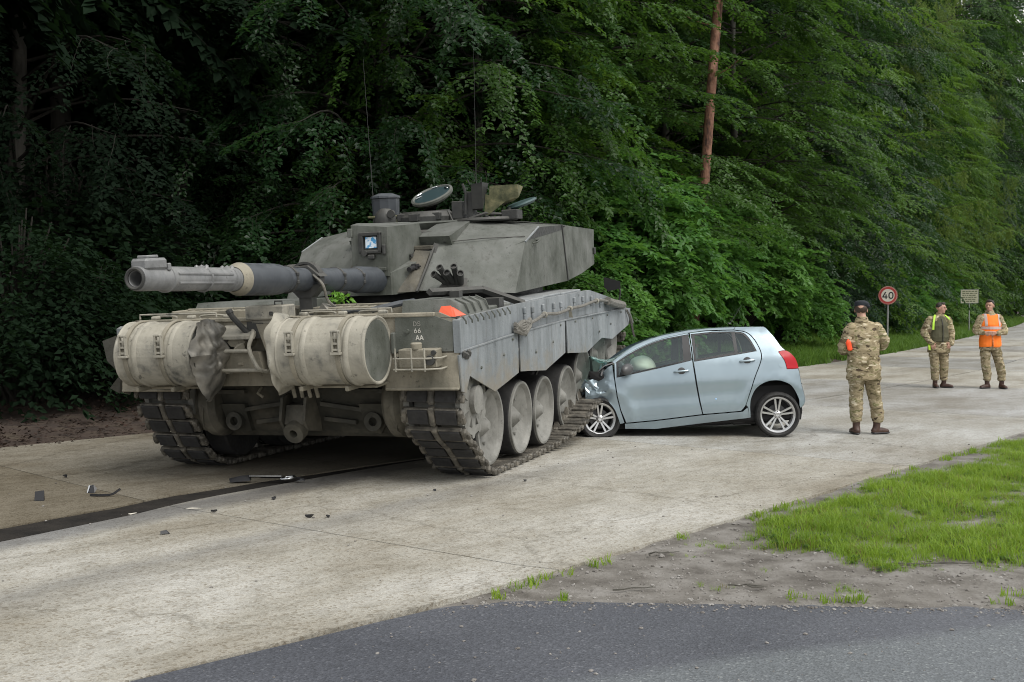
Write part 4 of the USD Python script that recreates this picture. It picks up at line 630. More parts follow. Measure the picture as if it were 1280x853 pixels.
def link_meshes(v):
    st = [bx(1.20, 1.755, -.058, -.012, -.022, .022, .006), bx(1.20, 1.755, .012, .058, -.022, .022, .006), bx(1.20, 1.755, -.02, .02, -.012, .012, .004), bx(1.455, 1.515, -.075, .075, -.045, .03, .012), bx(1.17, 1.225, -.05, .05, -.035, .03, .014), bx(1.74, 1.795, -.045, .035, -.036, .03, .014), bx(1.765, 1.815, -.005, .06, -.028, .022, .012), bx(1.16, 1.20, -.005, .06, -.028, .022, .012), conv([(x, y, z) for x, y, z in ((1.45, -.035, .03), (1.52, -.035, .03), (1.45, .035, .03), (1.52, .035, .03), (1.47, 0, .115), (1.50, 0, .115))])]
    pads = [bx(1.24, 1.445, -.052, .06, -.044, -.02, .01), bx(1.525, 1.735, -.052, .06, -.044, -.02, .01)]
    return cat_(st), cat_(pads)
LS, LP_ = link_meshes(0)
for q in (LS, LP_): q.vertices = q.vertices * [1, 1.31, 1]
for s in (1, -1):
    p, e = track_line(s)
    for k in range(len(p)):
        d = e[k] / np.linalg.norm(e[k]); Rm = np.array([[1, 0, 0], [0, d[0], -d[1]], [0, d[1], d[0]]])     # inside of the loop is +z here
        st = LS if s > 0 else mirror_x(LS); pd = LP_ if s > 0 else mirror_x(LP_)
        lk = obj('track_link', xform(st, Rm, (lat(s, p[k]), p[k][0], p[k][1])), M['track_steel'], TK, smooth=False)
        vis = (p[k][0] < .2 and p[k][1] < 1.3)
        if vis or k % 4 == 0 or s > 0 and p[k][1] < .9: obj('rubber_pad', xform(pd, Rm, (lat(s, p[k]), p[k][0], p[k][1])), M['rubber'], lk, smooth=False)
# loose things on the tank
def hull_pt(q): return RH @ np.asarray(q, float)
def tank_to_world(q):
    a = math.radians(18); q = np.asarray(q, float); return np.array([-1.866 + q[0] * math.cos(a) + q[1] * math.sin(a), 12.067 - q[0] * math.sin(a) + q[1] * math.cos(a), q[2]])
wpos = tank_to_world(hull_pt((1.70, -.90, 1.645)))
wmk = thing('warning_marker', 'small orange red wedge marker on the rear right corner of the tank', 'marker', wpos, 18)
obj('body', [conv([(-.07, -.09, 0), (.09, -.09, 0), (.10, .12, 0), (-.08, .1, 0), (-.04, -.05, .10), (.05, -.04, .105), (.0, .06, .10)]), conv([(.05, -.05, .0), (.17, .05, .02), (.06, .1, .0), (.03, -.02, .10), (.04, .06, .09)])], M['orange_pl'], wmk, smooth=False)
obj('base', bx(-.09, .14, -.10, .13, -.012, .004, .003), M['tk_dark'], wmk)
spg = thing('leaf_sprig', 'fresh green leafy twig lying on the engine deck under the gun barrel', 'twig', tank_to_world(hull_pt((.16, -.05, 1.78))), 60)
q_ = np.random.default_rng(2); nn = 70
obj('leaves', leaf_quads(np.c_[q_.normal(0, .09, nn), q_.normal(0, .05, nn), q_.uniform(0, .09, nn)], q_.normal(0, 1, (nn, 3)) * [1, 1, .5], q_.normal(0, .6, (nn, 3)) + [0, 0, 1], q_.uniform(.05, .09, nn), q_.uniform(.03, .05, nn)), leafmat('sprig_leaf', (.10, .24, .03), (.20, .42, .06), (.25, .5, .05)), spg, smooth=False)
obj('stem', tube([(-.15, 0, .0), (0, .01, .03), (.14, .04, .05)], .006, 5), M['bark'], spg)
# ------------------------------------------------------------------ crashed hatchback. local axes: x towards the camera side, y to its rear, z up
M['car'] = usdkit.material(stage, '/World/Looks/car_paint', {'tc': ('texture_coordinate', {}), 'n': ('noise_texture', {'scale': 2.0, 'detail': 4.0}), 'r': ('rgb_ramp', {'ramp': [(.35, (.275, .345, .39)), (.65, (.32, .395, .44))]}),
    'fl': ('noise_texture', {'scale': 900.0, 'detail': 1.0}), 'b': ('bump', {'strength': .04, 'distance': .001}), 'p': ('principled_bsdf', {'metallic': .55, 'roughness': .34, 'coat_weight': 1.0, 'coat_roughness': .05})},
    [('tc.object', 'n.vector'), ('n.fac', 'r.fac'), ('tc.object', 'fl.vector'), ('fl.fac', 'b.height'), ('b.normal', 'p.normal'), ('r.color', 'p.base_color')], surface='p.BSDF')
M['pane'] = usdkit.material(stage, '/World/Looks/car_glass', {'lw': ('layer_weight', {'blend': .5}), 'pw': ('math', {'math_type': 'power', 'value2': 4.0}), 'f': ('math', {'math_type': 'multiply_add', 'value2': .65, 'value3': .09}), 't': ('transparent_bsdf', {'color': (.78, .90, .86)}), 'g': ('glossy_bsdf', {'roughness': .01, 'color': (.86, .97, 1)}), 'm': ('mix_closure', {})},
    [('lw.facing', 'pw.value1'), ('pw.value', 'f.value1'), ('f.value', 'm.fac'), ('t.BSDF', 'm.closure1'), ('g.BSDF', 'm.closure2')], surface='m.closure')
M['crazed'] = usdkit.material(stage, '/World/Looks/shattered_glass', {'tc': ('texture_coordinate', {}), 'v': ('voronoi_texture', {'scale': 26.0, 'feature': 'distance_to_edge'}), 'r': ('rgb_ramp', {'ramp': [(0, (1, 1, 1)), (.05, (.75, .75, .75)), (.12, (.22, .22, .22)), (1, (.12, .12, .12))]}),
    'k': ('rgb_to_bw', {}), 't': ('transparent_bsdf', {'color': (.45, .66, .62)}), 'p': ('principled_bsdf', {'base_color': (.52, .70, .68), 'roughness': .25}), 'm': ('mix_closure', {})},
    [('tc.object', 'v.vector'), ('v.distance', 'r.fac'), ('r.color', 'k.color'), ('k.val', 'm.fac'), ('t.BSDF', 'm.closure1'), ('p.BSDF', 'm.closure2')], surface='m.closure')
M['trim'] = plain('black_trim', (.018, .018, .02), .4); M['grey_pl'] = plain('grey_plastic', (.07, .07, .072), .35); M['rim'] = plain('wheel_silver', (.60, .60, .60), .28, .85)
M['red_lamp'] = usdkit.material(stage, '/World/Looks/red_lamp', {'tc': ('texture_coordinate', {}), 'w': ('wave_texture', {'scale': 22.0, 'bands_direction': 'z'}), 'r': ('rgb_ramp', {'ramp': [(.2, (.30, .006, .012)), (.9, (.55, .02, .03))]}), 'p': ('principled_bsdf', {'roughness': .25, 'specular_ior_level': .3})}, [('tc.object', 'w.vector'), ('w.fac', 'r.fac'), ('r.color', 'p.base_color')], surface='p.BSDF')
M['seat'] = paint('seat_cloth', [(.10, .10, .10), (.17, .165, .155)], scale=30, rough=(.8, .95)); M['airbag'] = paint('airbag', [(.62, .58, .48), (.74, .71, .62)], scale=6, rough=(.75, .9)); M['floor_dark'] = plain('underbody', (.010, .010, .011), .8)
CAR = thing('hatchback_car', 'silver blue five door hatchback with its front crushed under the tank track', 'car', (3.483 + .028, 14.893 + .80, 0), 92, scale=(1, .972, 1))
_q = math.radians(3.2); RC = np.array([[1, 0, 0], [0, math.cos(_q), -math.sin(_q)], [0, math.sin(_q), math.cos(_q)]]); RL = rot([0, 1, 0], -2.2); RLo = np.array([.8, 0, .3])
def car(name, mesh, mat, parent=None, **kw):
    if isinstance(mesh, list): mesh = cat_(mesh)
    return obj(name, xform(xform(mesh, RC, -RLo), RL, RLo), mat, parent or CAR, **kw)
def half_w(u, w):
    b = np.interp(w, [.2, .27, .34, .45, .56, .70, .82, .92, 1.05, 1.2, 1.35, 1.45, 1.52], [.75, .79, .822, .833, .836, .847, .848, .832, .806, .745, .67, .60, .50])
    f = 1 - .15 * np.clip(u / .45, 0, 1.2) ** 2.4 - .12 * np.clip((-2.15 - u) / .8, 0, 1.2) ** 1.6
    rr = np.hypot(u + .005, w - .33); b = b + .012 * np.exp(-((rr - .45) / .05) ** 2) * (u > -.6)
    rf = np.hypot(u + 2.34, w - .33); b = b + .012 * np.exp(-((rf - .43) / .05) ** 2) * (u < -1.8)
    b = b - .010 * np.exp(-((w - .62 - .03 * (u + 2)) / .09) ** 2) * np.clip((u + 2.05) * 4, 0, 1) * np.clip((-.3 - u) * 4, 0, 1)
    return b * f
def panel(poly, off=0.0, gap=.0035, step=.045, flange=.022, s=1, warp=None):
    g = poly if isinstance(poly, Polygon) else Polygon(poly)
    g = g.buffer(0).buffer(-gap, join_style=2); out = []
    for q in getattr(g, 'geoms', [g]):
        if q.area < 2e-5: continue
        p, t, ring = fill2d(q, step); x = half_w(p[:, 0], p[:, 1]) + off; v = np.c_[x, p]
        if warp is not None: v = warp(v)
        n = len(v); k0 = 0; fs = [t]; vs = [v]
        for r_ in ring:
            k = len(r_); i = np.arange(k); j = (i + 1) % k; b = len(np.vstack(vs)); vs.append(v[k0:k0 + k] - [flange, 0, 0]); fs += [np.c_[k0 + i, b + i, b + j], np.c_[k0 + i, b + j, k0 + j]]; k0 += k
        m = TM(np.vstack(vs), np.vstack(fs)); m.fix_normals()
        fn = m.face_normals[:len(t)]
        if fn[:, 0].mean() < 0: m.invert()
        out.append(m)
    m = cat_(out); return m if s > 0 else mirror_x(m)
def sm(pts, n=4): return [tuple(q) for q in curve(pts, n)]
APIL = [(-2.137, 1.084), (-1.972, 1.195), (-1.738, 1.299), (-1.45, 1.385), (-1.107, 1.438)]
ROOF = [(-2.165, 1.115), (-1.993, 1.226), (-1.813, 1.322), (-1.519, 1.412), (-1.285, 1.450), (-1.078, 1.476), (-.797, 1.488), (-.438, 1.486), (-.062, 1.468)]
FD = [*sm(APIL), (-1.089, 1.432), (-1.081, 1.272), (-1.080, 1.055), (-1.057, .783), (-1.02, .52), (-.986, .358), (-1.634, .312), (-2.021, .297), (-2.083, .467), (-2.121, .65), (-2.145, .895)]
FG = [(-2.092, .925), (-2.085, 1.10), *sm([(-1.947, 1.178), (-1.713, 1.28), (-1.454, 1.356), (-1.184, 1.400)]), (-1.196, 1.072), (-1.603, 1.002)]
FO = Polygon([(-2.115, .905), (-2.108, 1.10), *sm([(-1.95, 1.193), (-1.715, 1.295), (-1.454, 1.37), (-1.10, 1.418)]), (-1.094, 1.27), (-1.092, 1.075), (-1.603, .985)])
RD = [(-1.076, 1.438), (-.853, 1.452), *sm([(-.471, 1.44), (-.316, 1.405), (-.23, 1.324), (-.166, 1.19), (-.148, 1.086), (-.178, .984), (-.263, .807), (-.342, .603), (-.402, .449), (-.468, .374)]), (-.66, .367), (-.979, .358), (-1.007, .519), (-1.043, .782), (-1.067, 1.054), (-1.071, 1.258)]
RG = [(-1.017, 1.402), (-.753, 1.420), (-.505, 1.418), (-.498, 1.146), (-1.035, 1.08)]
QG = [(-.465, 1.410), *sm([(-.36, 1.385), (-.285, 1.30), (-.222, 1.16)]), (-.23, 1.152), (-.46, 1.137)]
RO = Polygon([(-1.060, 1.418), (-.753, 1.434), *sm([(-.47, 1.424), (-.345, 1.395), (-.268, 1.30), (-.204, 1.15)]), (-.46, 1.12), (-1.055, 1.058)])
FEND = Polygon([(-2.165, 1.08), (-2.152, .895), (-2.128, .65), (-2.09, .467), (-2.04, .297), (-2.105, .284), *sm([(-2.125, .36), (-2.165, .47), (-2.225, .565), (-2.30, .612), (-2.39, .625), (-2.48, .60), (-2.52, .56)]), (-2.56, .60), (-2.57, .82), (-2.5, .88), (-2.43, .90), (-2.32, .995), (-2.235, 1.053)])
QUAR = Polygon([*[(a, b) for a, b in ROOF[-2:]], *sm([(-.03, 1.45), (.06, 1.32), (.15, 1.171), (.28, 1.06), (.345, .88), (.375, .686), (.413, .52), (.405, .42), (.345, .365)]), *sm([(.332, .40), (.321, .504), (.228, .667), (.092, .738), (-.03, .752), (-.155, .722), (-.258, .65), (-.322, .53), (-.340, .42), (-.335, .28)]), (-.36, .275), (-.372, .42)] + [(a, b) for a, b in reversed(sm([(-.471, 1.446), (-.316, 1.411), (-.224, 1.328), (-.160, 1.19), (-.142, 1.086), (-.172, .984), (-.257, .807), (-.336, .603), (-.398, .449)]))])
SILL = [(-2.04, .215), (-2.04, .288), (-1.634, .303), (-.979, .35), (-.66, .359), (-.445, .367), (-.375, .42), (-.345, .275), (-.979, .235), (-1.627, .19)]
RAIL = Polygon([*sm(APIL), (-1.089, 1.440), (-.853, 1.459), (-.471, 1.448), (-.438, 1.486), (-.797, 1.488), (-1.078, 1.476), *list(reversed(sm(ROOF[:5])))])
TAIL = Polygon(sm([(.088, 1.123), (.15, 1.135), (.224, 1.118), (.30, 1.04), (.335, .955), (.345, .893)]) + [(.26, .893), (.181, .898), *sm([(.172, .96), (.152, 1.02), (.115, 1.08)])])
def crumple(v):
    n = meshkit.fbm(v * 6.5, 3, 17) - .5; n2 = meshkit.fbm(v * 6.5 + 40, 3, 18) - .5; k = np.clip((-2.13 - v[:, 1]) / .22, 0, 1)[:, None]
    return v + k * np.c_[n * .26 - .05 * k[:, 0], n2 * .08, (meshkit.fbm(v * 5 + 9, 2, 19) - .5) * .08]
for s in (1, -1):
    lab = (lambda t: t if s > 0 else None)
    fd = car('door', panel(Polygon(FD).difference(FO), s=s), M['car'], label=lab('front door on the near side'), smooth=30)
    car('window_trim', panel(FO.difference(Polygon(FG).buffer(-.004)), off=-.006, gap=0, s=s), M['trim'], fd); car('window', panel(FG, off=-.010, gap=-.003, flange=.004, s=s), M['pane'], fd)
    rd_ = car('door', panel(Polygon(RD).difference(RO), s=s), M['car'], label=lab('rear door on the near side'), smooth=30)
    car('window_trim', panel(RO.difference(Polygon(RG).buffer(-.004)).difference(Polygon(QG).buffer(-.004)), off=-.006, gap=0, s=s), M['trim'], rd_); car('window', panel(RG, off=-.010, gap=-.003, flange=.004, s=s), M['pane'], rd_); car('quarter_window', panel(QG, off=-.010, gap=-.003, flange=.004, s=s), M['pane'], rd_)
    for pr, (u, w), in ((fd, (-1.238, .937)), (rd_, (-.345, 1.027))):
        hx = half_w(np.array([u]), np.array([w]))[0]
        h = [tube(curve([(hx + .002, u - .105, w - .004), (hx + .026, u - .07, w), (hx + .032, u, w + .004), (hx + .026, u + .07, w + .006), (hx + .002, u + .105, w + .008)], 5), [.008] + [.013] * 19 + [.008], 8)]
        cup = lathe([(0, .004), (.04, .003), (.055, -.002), (0, -.004)], (hx + .003, u, w - .002), (1, 0, 0), 20)
        hm, cm = cat_(h), cup
        car('handle', hm if s > 0 else mirror_x(hm), M['car'], pr); car('handle_recess', cm if s > 0 else mirror_x(cm), M['grey_pl'], pr)
    mm = trimesh.creation.icosphere(3, 1.0); mm.vertices = mm.vertices * [.10, .075, .075]; mm.vertices[:, 1] += -.05 * mm.vertices[:, 0] / .1 ; mm = xform(mm, rot([1, 0, 0], 18), (.945, -1.975, 1.005)); mm = cat_([mm, conv([(.80, -2.08, .92), (.80, -2.0, .93), (.92, -2.02, .95), (.92, -1.96, .97), (.80, -2.06, .98), (.9, -2.0, 1.0)])])
    car('mirror', mm if s > 0 else mirror_x(mm), M['grey_pl'], fd, smooth=50)
    fe = panel(FEND, s=1, step=.03, warp=crumple); car('front_wing', fe if s > 0 else mirror_x(fe), M['car'], smooth=24, label=lab('crumpled front wing on the near side'))
    car('rear_wing', panel(QUAR.difference(TAIL.buffer(.003)), s=s), M['car'], smooth=30); car('sill', panel(SILL, s=s, off=-.004), M['car'], smooth=30); car('roof_rail', panel(RAIL, s=s, gap=.002), M['car'], smooth=40)
    car('tail_light', panel(TAIL, s=s, off=.006, gap=.0), M['red_lamp'], label=lab('red tail light on the near side'))
ff = [Polygon([(.112 + .038 * math.cos(a), .952 + .04 * math.sin(a)) for a in np.linspace(0, 6.283, 25)])]
car('fuel_flap', panel(ff[0], off=.0025, gap=0, flange=.008), M['car'])
car('blue_spot', lathe([(0, .003), (.008, .002), (.011, 0)], (half_w(np.array([-.796]), np.array([.551]))[0] + .001, -.796, .551), (1, 0, 0), 10), plain('blue_dot', (.35, .6, .9), .3))
# roof, tailgate, rear bumper
rf = np.array(sm(ROOF[3:], 5)); k = np.linspace(-1, 1, 15)
def roofsheet(edge, crown, off=0.0):
    e = np.asarray(edge); gx = half_w(e[:, 0], e[:, 1]) - .001
    v = np.stack([gx[:, None] * k[None], np.repeat(e[:, :1], 15, 1), e[:, 1:2] + (crown * (1 - k ** 2))[None] + off], -1); return v
def sheet(v):
    a, b = v.shape[:2]; i = (np.arange(a - 1)[:, None] * b + np.arange(b - 1)).ravel(); return TM(v.reshape(-1, 3), np.vstack([np.c_[i, i + b, i + b + 1], np.c_[i, i + b + 1, i + 1]]))
rs = sheet(roofsheet(rf, .012));
if rs.face_normals[:, 2].mean() < 0: rs.invert()
car('roof', rs, M['car'], smooth=True)
bk_ = np.array(sm([(-.062, 1.475), (-.02, 1.44), (.06, 1.32), (.15, 1.171), (.28, 1.06), (.345, .88), (.375, .686)], 5)); bb = np.array(sm([(.375, .682), (.413, .52), (.405, .42), (.345, .365), (.30, .33)], 5))
def rearsheet(e, bulge):
    gx = half_w(e[:, 0], e[:, 1]); return np.stack([gx[:, None] * k[None], e[:, :1] + bulge * (1 - np.abs(k) ** 2.4)[None] * np.clip((1.6 - e[:, 1:2]) * 2, .15, 1), np.repeat(e[:, 1:2], 15, 1)], -1)
tg = car('tailgate', sheet(rearsheet(bk_, .09)), M['car'], smooth=True); wv = rearsheet(bk_, .09)[3:15, 3:12] + [0, .006, .006]
car('rear_window', sheet(wv), M['glass_dark'], tg, smooth=True); car('rear_bumper', sheet(rearsheet(bb, .11)), M['car'], smooth=True)
# windscreen, torn out at its foot and crazed; crushed bonnet and bumper
def ws(U, V):
    e = curve([(-1.50, 1.43), (-1.75, 1.335), (-1.95, 1.23), (-2.10, 1.15), (-2.25, 1.14), (-2.43, 1.20)], 8); t = np.linspace(0, 1, len(e)); u = np.interp(U, t, e[:, 0]); w = np.interp(U, t, e[:, 1]); x = (V * 2 - 1) * np.interp(U, [0, 1], [.57, .72]); n = meshkit.fbm(np.stack([x * 4, u * 4, 0 * x], -1), 3, 33) - .5
    return np.stack([x, u + .03 * n - .04 * (1 - (V * 2 - 1) ** 2), w - .035 * (1 - U ** 2) + .012 * (1 - (V * 2 - 1) ** 2) * (1 - U) + .14 * n * U ** 2], -1)
car('windscreen', grid(ws, 34, 24), M['crazed'], smooth=True, label='shattered windscreen bulging out at its foot')
def bonnet(U, V):
    x = (V * 2 - 1) * .74; u = -2.18 - .36 * U; f = meshkit.fbm(np.stack([x * 3.2, u * 5.5, 0 * x], -1), 4, 41) - .5
    return np.stack([x + .05 * f, u + .10 * f, 1.03 - .24 * U + .17 * np.sin(U * 7) * (.4 + f) + .16 * f], -1)
g1 = grid(bonnet, 36, 40); car('bonnet', cat_([g1, trimesh.Trimesh(g1.vertices - [0, 0, .012], g1.faces[:, ::-1], process=False)]), M['car'], smooth=22, label='crumpled bonnet')
def cowl(U, V):
    x = (V * 2 - 1) * .78; return np.stack([x, -2.12 - .16 * U, 1.06 - .10 * U + .05 * (meshkit.noise(np.stack([x * 9, U * 6, 0 * x], -1), 3) - .5)], -1)
car('cowl', [grid(cowl, 8, 30), tube(curve([(.66, -2.15, 1.09), (.72, -2.28, 1.05), (.76, -2.40, .96), (.74, -2.5, .93)], 4), .014, 5), tube(curve([(.6, -2.2, 1.07), (.74, -2.3, 1.0), (.80, -2.33, .93)], 4), .02, 5)], M['trim'])
rq = np.random.default_rng(6)
for k_, (x, u, w) in enumerate([(.70, -2.42, .80), (.64, -2.46, .72), (.74, -2.36, .94), (.55, -2.5, .62)]):
    sh = conv(np.array([x, u, w]) + rq.normal(0, 1, (9, 3)) * [.06, .10, .09]); car('bent_panel', sh, M['car'] if k_ % 2 else M['trim'], smooth=False)
car('front_bumper', sheet(np.stack([np.stack([np.linspace(-.72, .70, 16), -2.62 + .10 * np.linspace(-1, 1, 16) ** 2 + .05 * rq.normal(0, 1, 16), np.full(16, z) + .02 * rq.normal(0, 1, 16)], -1) for z in (.28, .42, .58, .72)])), M['car'], smooth=25)
car('radiator', bx(-.6, .6, -2.52, -2.45, .35, .85), M['trim'])
# inside and below
car('floor_pan', [bx(-.74, .74, -2.05, .28, .22, .34, .03), bx(-.62, .62, -2.5, -2.0, .3, .7, .05), bx(-.70, .70, -.42, .34, .30, .72, .04)], M['floor_dark'])
car('inner_skin', [panel(Polygon([(-2.0, .36), (-.42, .40), (-.30, .75), (-.2, 1.05), (-1.1, 1.0), (-2.05, .86)]), off=-.06, s=s, flange=.01) for s in (1, -1)], M['trim'])
for y, n_ in ((-1.25, 2), (-.35, 2)):
    for x in (.37, -.37):
        st_ = car('seat', [conv([(x + a, b, c) for a in (-.24, .24) for b, c in ((y - .35, .50), (y - .35, .60), (y + .1, .48), (y + .1, .62))]), conv([(x + a * f, b, c) for a, f in ((-.24, 1), (.24, 1)) for b, c in ((y + .02, .55), (y + .16, .55), (y + .16, 1.05), (y + .26, 1.05))])], M['seat'], smooth=50)
        car('headrest', conv([(x + a, y + b, c) for a in (-.13, .13) for b, c in ((.20, 1.09), (.29, 1.09), (.21, 1.25), (.28, 1.25))]), M['seat'], st_)
ab = trimesh.creation.icosphere(3, 1.0); ab.vertices = ab.vertices * [.27, .19, .15] * (1 + .10 * (meshkit.noise(ab.vertices * 2.2, 4)[:, None] - .5)); car('airbag', xform(ab, rot([1, 0, 0], -14), (.33, -1.72, 1.015)), M['airbag'], smooth=True, label='inflated pale airbag behind the front window')
car('dashboard', [conv([(x, y, z) for x in (-.7, .7) for y, z in ((-2.1, 1.0), (-1.78, .98), (-1.74, .8), (-2.1, .7))])], M['trim']); car('steering_wheel', [xform(tube([(.18 * math.cos(a), 0, .18 * math.sin(a)) for a in np.linspace(0, 6.283, 25)[:-1]], .015, 6, True), rot([1, 0, 0], 25), (.34, -1.66, .95)), tube([(.34, -1.66, .95), (.34, -1.85, .88)], .03, 6)], M['trim'])
car('roof_aerial', [tube([(.0, -.42, 1.54), (.0, -.33, 1.66), (.0, -.24, 1.79)], [.006, .004, .003], 5), lathe([(0, .02), (.02, .015), (.028, 0)], (0, -.43, 1.535), (0, 0, 1), 12)], M['trim'])
for u, s in ((-2.36, 1), (-2.36, -1), (-.005, 1), (-.005, -1)):
    car('arch_liner', [conv([(s * x, u + .405 * math.cos(a), .345 + .405 * math.sin(a)) for x in (.30, .62) for a in np.linspace(-.35, math.pi + .35, 14)])], M['floor_dark'])
car('exhaust', [tube(curve([(.2, -1.2, .2), (.25, -.6, .19), (.3, -.3, .2)], 4), .03, 8), bx(.1, .5, -.55, -.2, .17, .27, .04)], M['grey_pl'])
# wheels (level, on the road)
def car_wheel(u, w, s, R, r0, squash=False, steer=0.0, camber=0.0):
    ty = lathe([(r0 - .012, .055), (r0 + .012, .072), (R - .035, .098), (R - .012, .088), (R, .06), (R, -.06), (R - .012, -.088), (R - .035, -.098), (r0 + .01, -.07), (r0 - .012, -.055)], (0, 0, 0), (1, 0, 0), 48)
    gr = [lathe([(R + .0005, x - .004), (R - .006, x), (R + .0005, x + .004)], (0, 0, 0), (1, 0, 0), 40) for x in (-.03, .0, .03)]
    ri = [lathe([(r0 - .0, .070), (r0 + .006, .062), (r0 - .004, .05), (r0 - .02, .045), (r0 - .03, .02), (r0 - .035, -.06), (r0, -.07)], (0, 0, 0), (1, 0, 0), 48), lathe([(0, .052), (.024, .055), (.03, .048), (.05, .04), (.06, .02), (.06, -.03), (0, -.03)], (0, 0, 0), (1, 0, 0), 24), lathe([(r0 - .012, .064), (r0 + .004, .069), (r0 + .008, .062)], (0, 0, 0), (1, 0, 0), 48)]
    for k in range(5):
        a = k * 2 * math.pi / 5 + .31
        for d in (-.19, .19):
            a0, a1 = a + d * 1.5, a + d * .95; p0 = np.array([.034, .036 * math.cos(a0), .036 * math.sin(a0)]); p1 = np.array([.050, (r0 - .02) * math.cos(a1), (r0 - .02) * math.sin(a1)]); t_ = np.array([0, -math.sin(a), math.cos(a)])
            ri.append(conv([p0 + t_ * .011, p0 - t_ * .011, p0 + t_ * .012 - [.02, 0, 0], p0 - t_ * .012 - [.02, 0, 0], p1 + t_ * .013, p1 - t_ * .013, p1 + t_ * .016 - [.03, 0, 0], p1 - t_ * .016 - [.03, 0, 0]]))
    nut = [cyl((.04, .042 * math.cos(b), .042 * math.sin(b)), (.052, .042 * math.cos(b), .042 * math.sin(b)), .007, n=6) for b in np.arange(5) * 1.2566 + .31]
    br = [lathe([(0, -.02), (.13, -.02), (.13, -.035), (0, -.035)], (0, 0, 0), (1, 0, 0), 30)]
    Rm = rot([0, 0, 1], steer) @ rot([0, 1, 0], camber)
    def put(ms, sq=False):
        m = cat_(ms); m = m if s > 0 else mirror_x(m); v = m.vertices @ Rm.T + [s * .745, u, w]
        if sq:
            low_ = np.clip(.11 - v[:, 2], 0, None); v[:, 2] = np.maximum(v[:, 2], .004 + .12 * np.clip(v[:, 2] + .06, 0, 1)); v[:, 0] += s * low_ * .22
        return TM(v, m.faces)
    wh = obj('wheel', put(br), M['grey_pl'], CAR, smooth=30, label='front wheel with a flat tyre' if squash and s > 0 else None)
    obj('tyre', put([ty] + gr, squash), M['rubber'], wh, smooth=40); obj('rim', put(ri), M['rim'], wh, smooth=30)
    for q in nut: obj('wheel_nut', put([q]), M['grey_pl'], wh)
car_wheel(.01, .300, 1, .300, .232); car_wheel(.01, .300, -1, .300, .232); car_wheel(-2.395, .232, 1, .285, .208, True, 6, -3); car_wheel(-2.38, .235, -1, .285, .208, True)
# ------------------------------------------------------------------ people, signs, small things on the road
M['skin'] = paint('skin', [(.42, .24, .17), (.52, .31, .23)], scale=9, rough=(.45, .6)); M['hair'] = paint('hair', [(.018, .013, .010), (.04, .03, .022)], scale=40, rough=(.5, .7)); M['hair_b'] = paint('hair_brown', [(.035, .022, .015), (.07, .045, .03)], scale=40, rough=(.5, .7))
def camo(name, f=1.0):
    return usdkit.material(stage, f'/World/Looks/{name}', {'tc': ('texture_coordinate', {}), 'mp': ('mapping', {'scale': (6.5, 6.5, 13.0)}), 'n': ('noise_texture', {'scale': 1.0, 'detail': 3.0, 'roughness': .55, 'distortion': .6}), 'mp2': ('mapping', {'scale': (9, 9, 24), 'location': (3, 7, 1)}), 'n2': ('noise_texture', {'scale': 1.0, 'detail': 2.0, 'distortion': .4}),
        'r': ('rgb_ramp', {'interpolate': False, 'ramp': [(0, (.075 * f, .055 * f, .032 * f)), (.33, (.125 * f, .105 * f, .058 * f)), (.42, (.21 * f, .172 * f, .108 * f)), (.53, (.27 * f, .225 * f, .145 * f)), (.60, (.15 * f, .14 * f, .07 * f)), (.68, (.34 * f, .29 * f, .2 * f))]}),
        'r2': ('rgb_ramp', {'ramp': [(.635, (0, 0, 0)), (.655, (1, 1, 1))]}), 'k': ('rgb_to_bw', {}), 'mx': ('mix_color', {'b': (.06 * f, .045 * f, .03 * f)}), 'r3': ('rgb_ramp', {'ramp': [(.345, (1, 1, 1)), (.36, (0, 0, 0))]}), 'k3': ('rgb_to_bw', {}), 'mx3': ('mix_color', {'b': (.42 * f, .37 * f, .27 * f)}),
        'n3': ('noise_texture', {'scale': 260.0}), 'b': ('bump', {'strength': .3, 'distance': .002}), 'p': ('principled_bsdf', {'roughness': .9, 'specular_ior_level': .2})},
        [('tc.object', 'mp.vector'), ('mp.vector', 'n.vector'), ('n.fac', 'r.fac'), ('tc.object', 'mp2.vector'), ('mp2.vector', 'n2.vector'), ('n2.fac', 'r2.fac'), ('r2.color', 'k.color'), ('k.val', 'mx.fac'), ('r.color', 'mx.a'), ('n2.fac', 'r3.fac'), ('r3.color', 'k3.color'), ('k3.val', 'mx3.fac'), ('mx.result', 'mx3.a'), ('tc.object', 'n3.vector'), ('n3.fac', 'b.height'), ('b.normal', 'p.normal'), ('mx3.result', 'p.base_color')], surface='p.BSDF')
M['camo'] = camo('camouflage', 1.35); M['camo_d'] = camo('camouflage_trousers', 1.2)
M['boot'] = paint('brown_boot', [(.035, .017, .012), (.07, .035, .024)], scale=14, rough=(.4, .65)); M['beret'] = plain('beret_navy', (.012, .016, .022), .85); M['olive'] = paint('olive_vest', [(.065, .062, .035), (.10, .095, .055)], scale=9, rough=(.85, .95), bump=.2, bscale=30)
M['hivis_o'] = plain('hi_vis_orange', (1.0, .21, .015), .7); M['hivis_y'] = plain('hi_vis_yellow', (.40, .66, .05), .6); M['reflect'] = plain('reflective_tape', (.52, .42, .40), .35); M['orange_patch'] = plain('orange_patch', (.95, .09, .02), .6)
S_ = lambda p, r: m3.Manifold.sphere(1.0, 20).scale([float(q) for q in np.broadcast_to(r, 3)]).translate([float(q) for q in p])
def chain(items):
    """Hulls of consecutive blobs (centre, radius or radii), joined."""
    b = [S_(p, r) for p, r in items]; out = m3.Manifold()
    for a, c in zip(b[:-1], b[1:]): out = out + m3.Manifold.batch_hull([a, c])
    return out
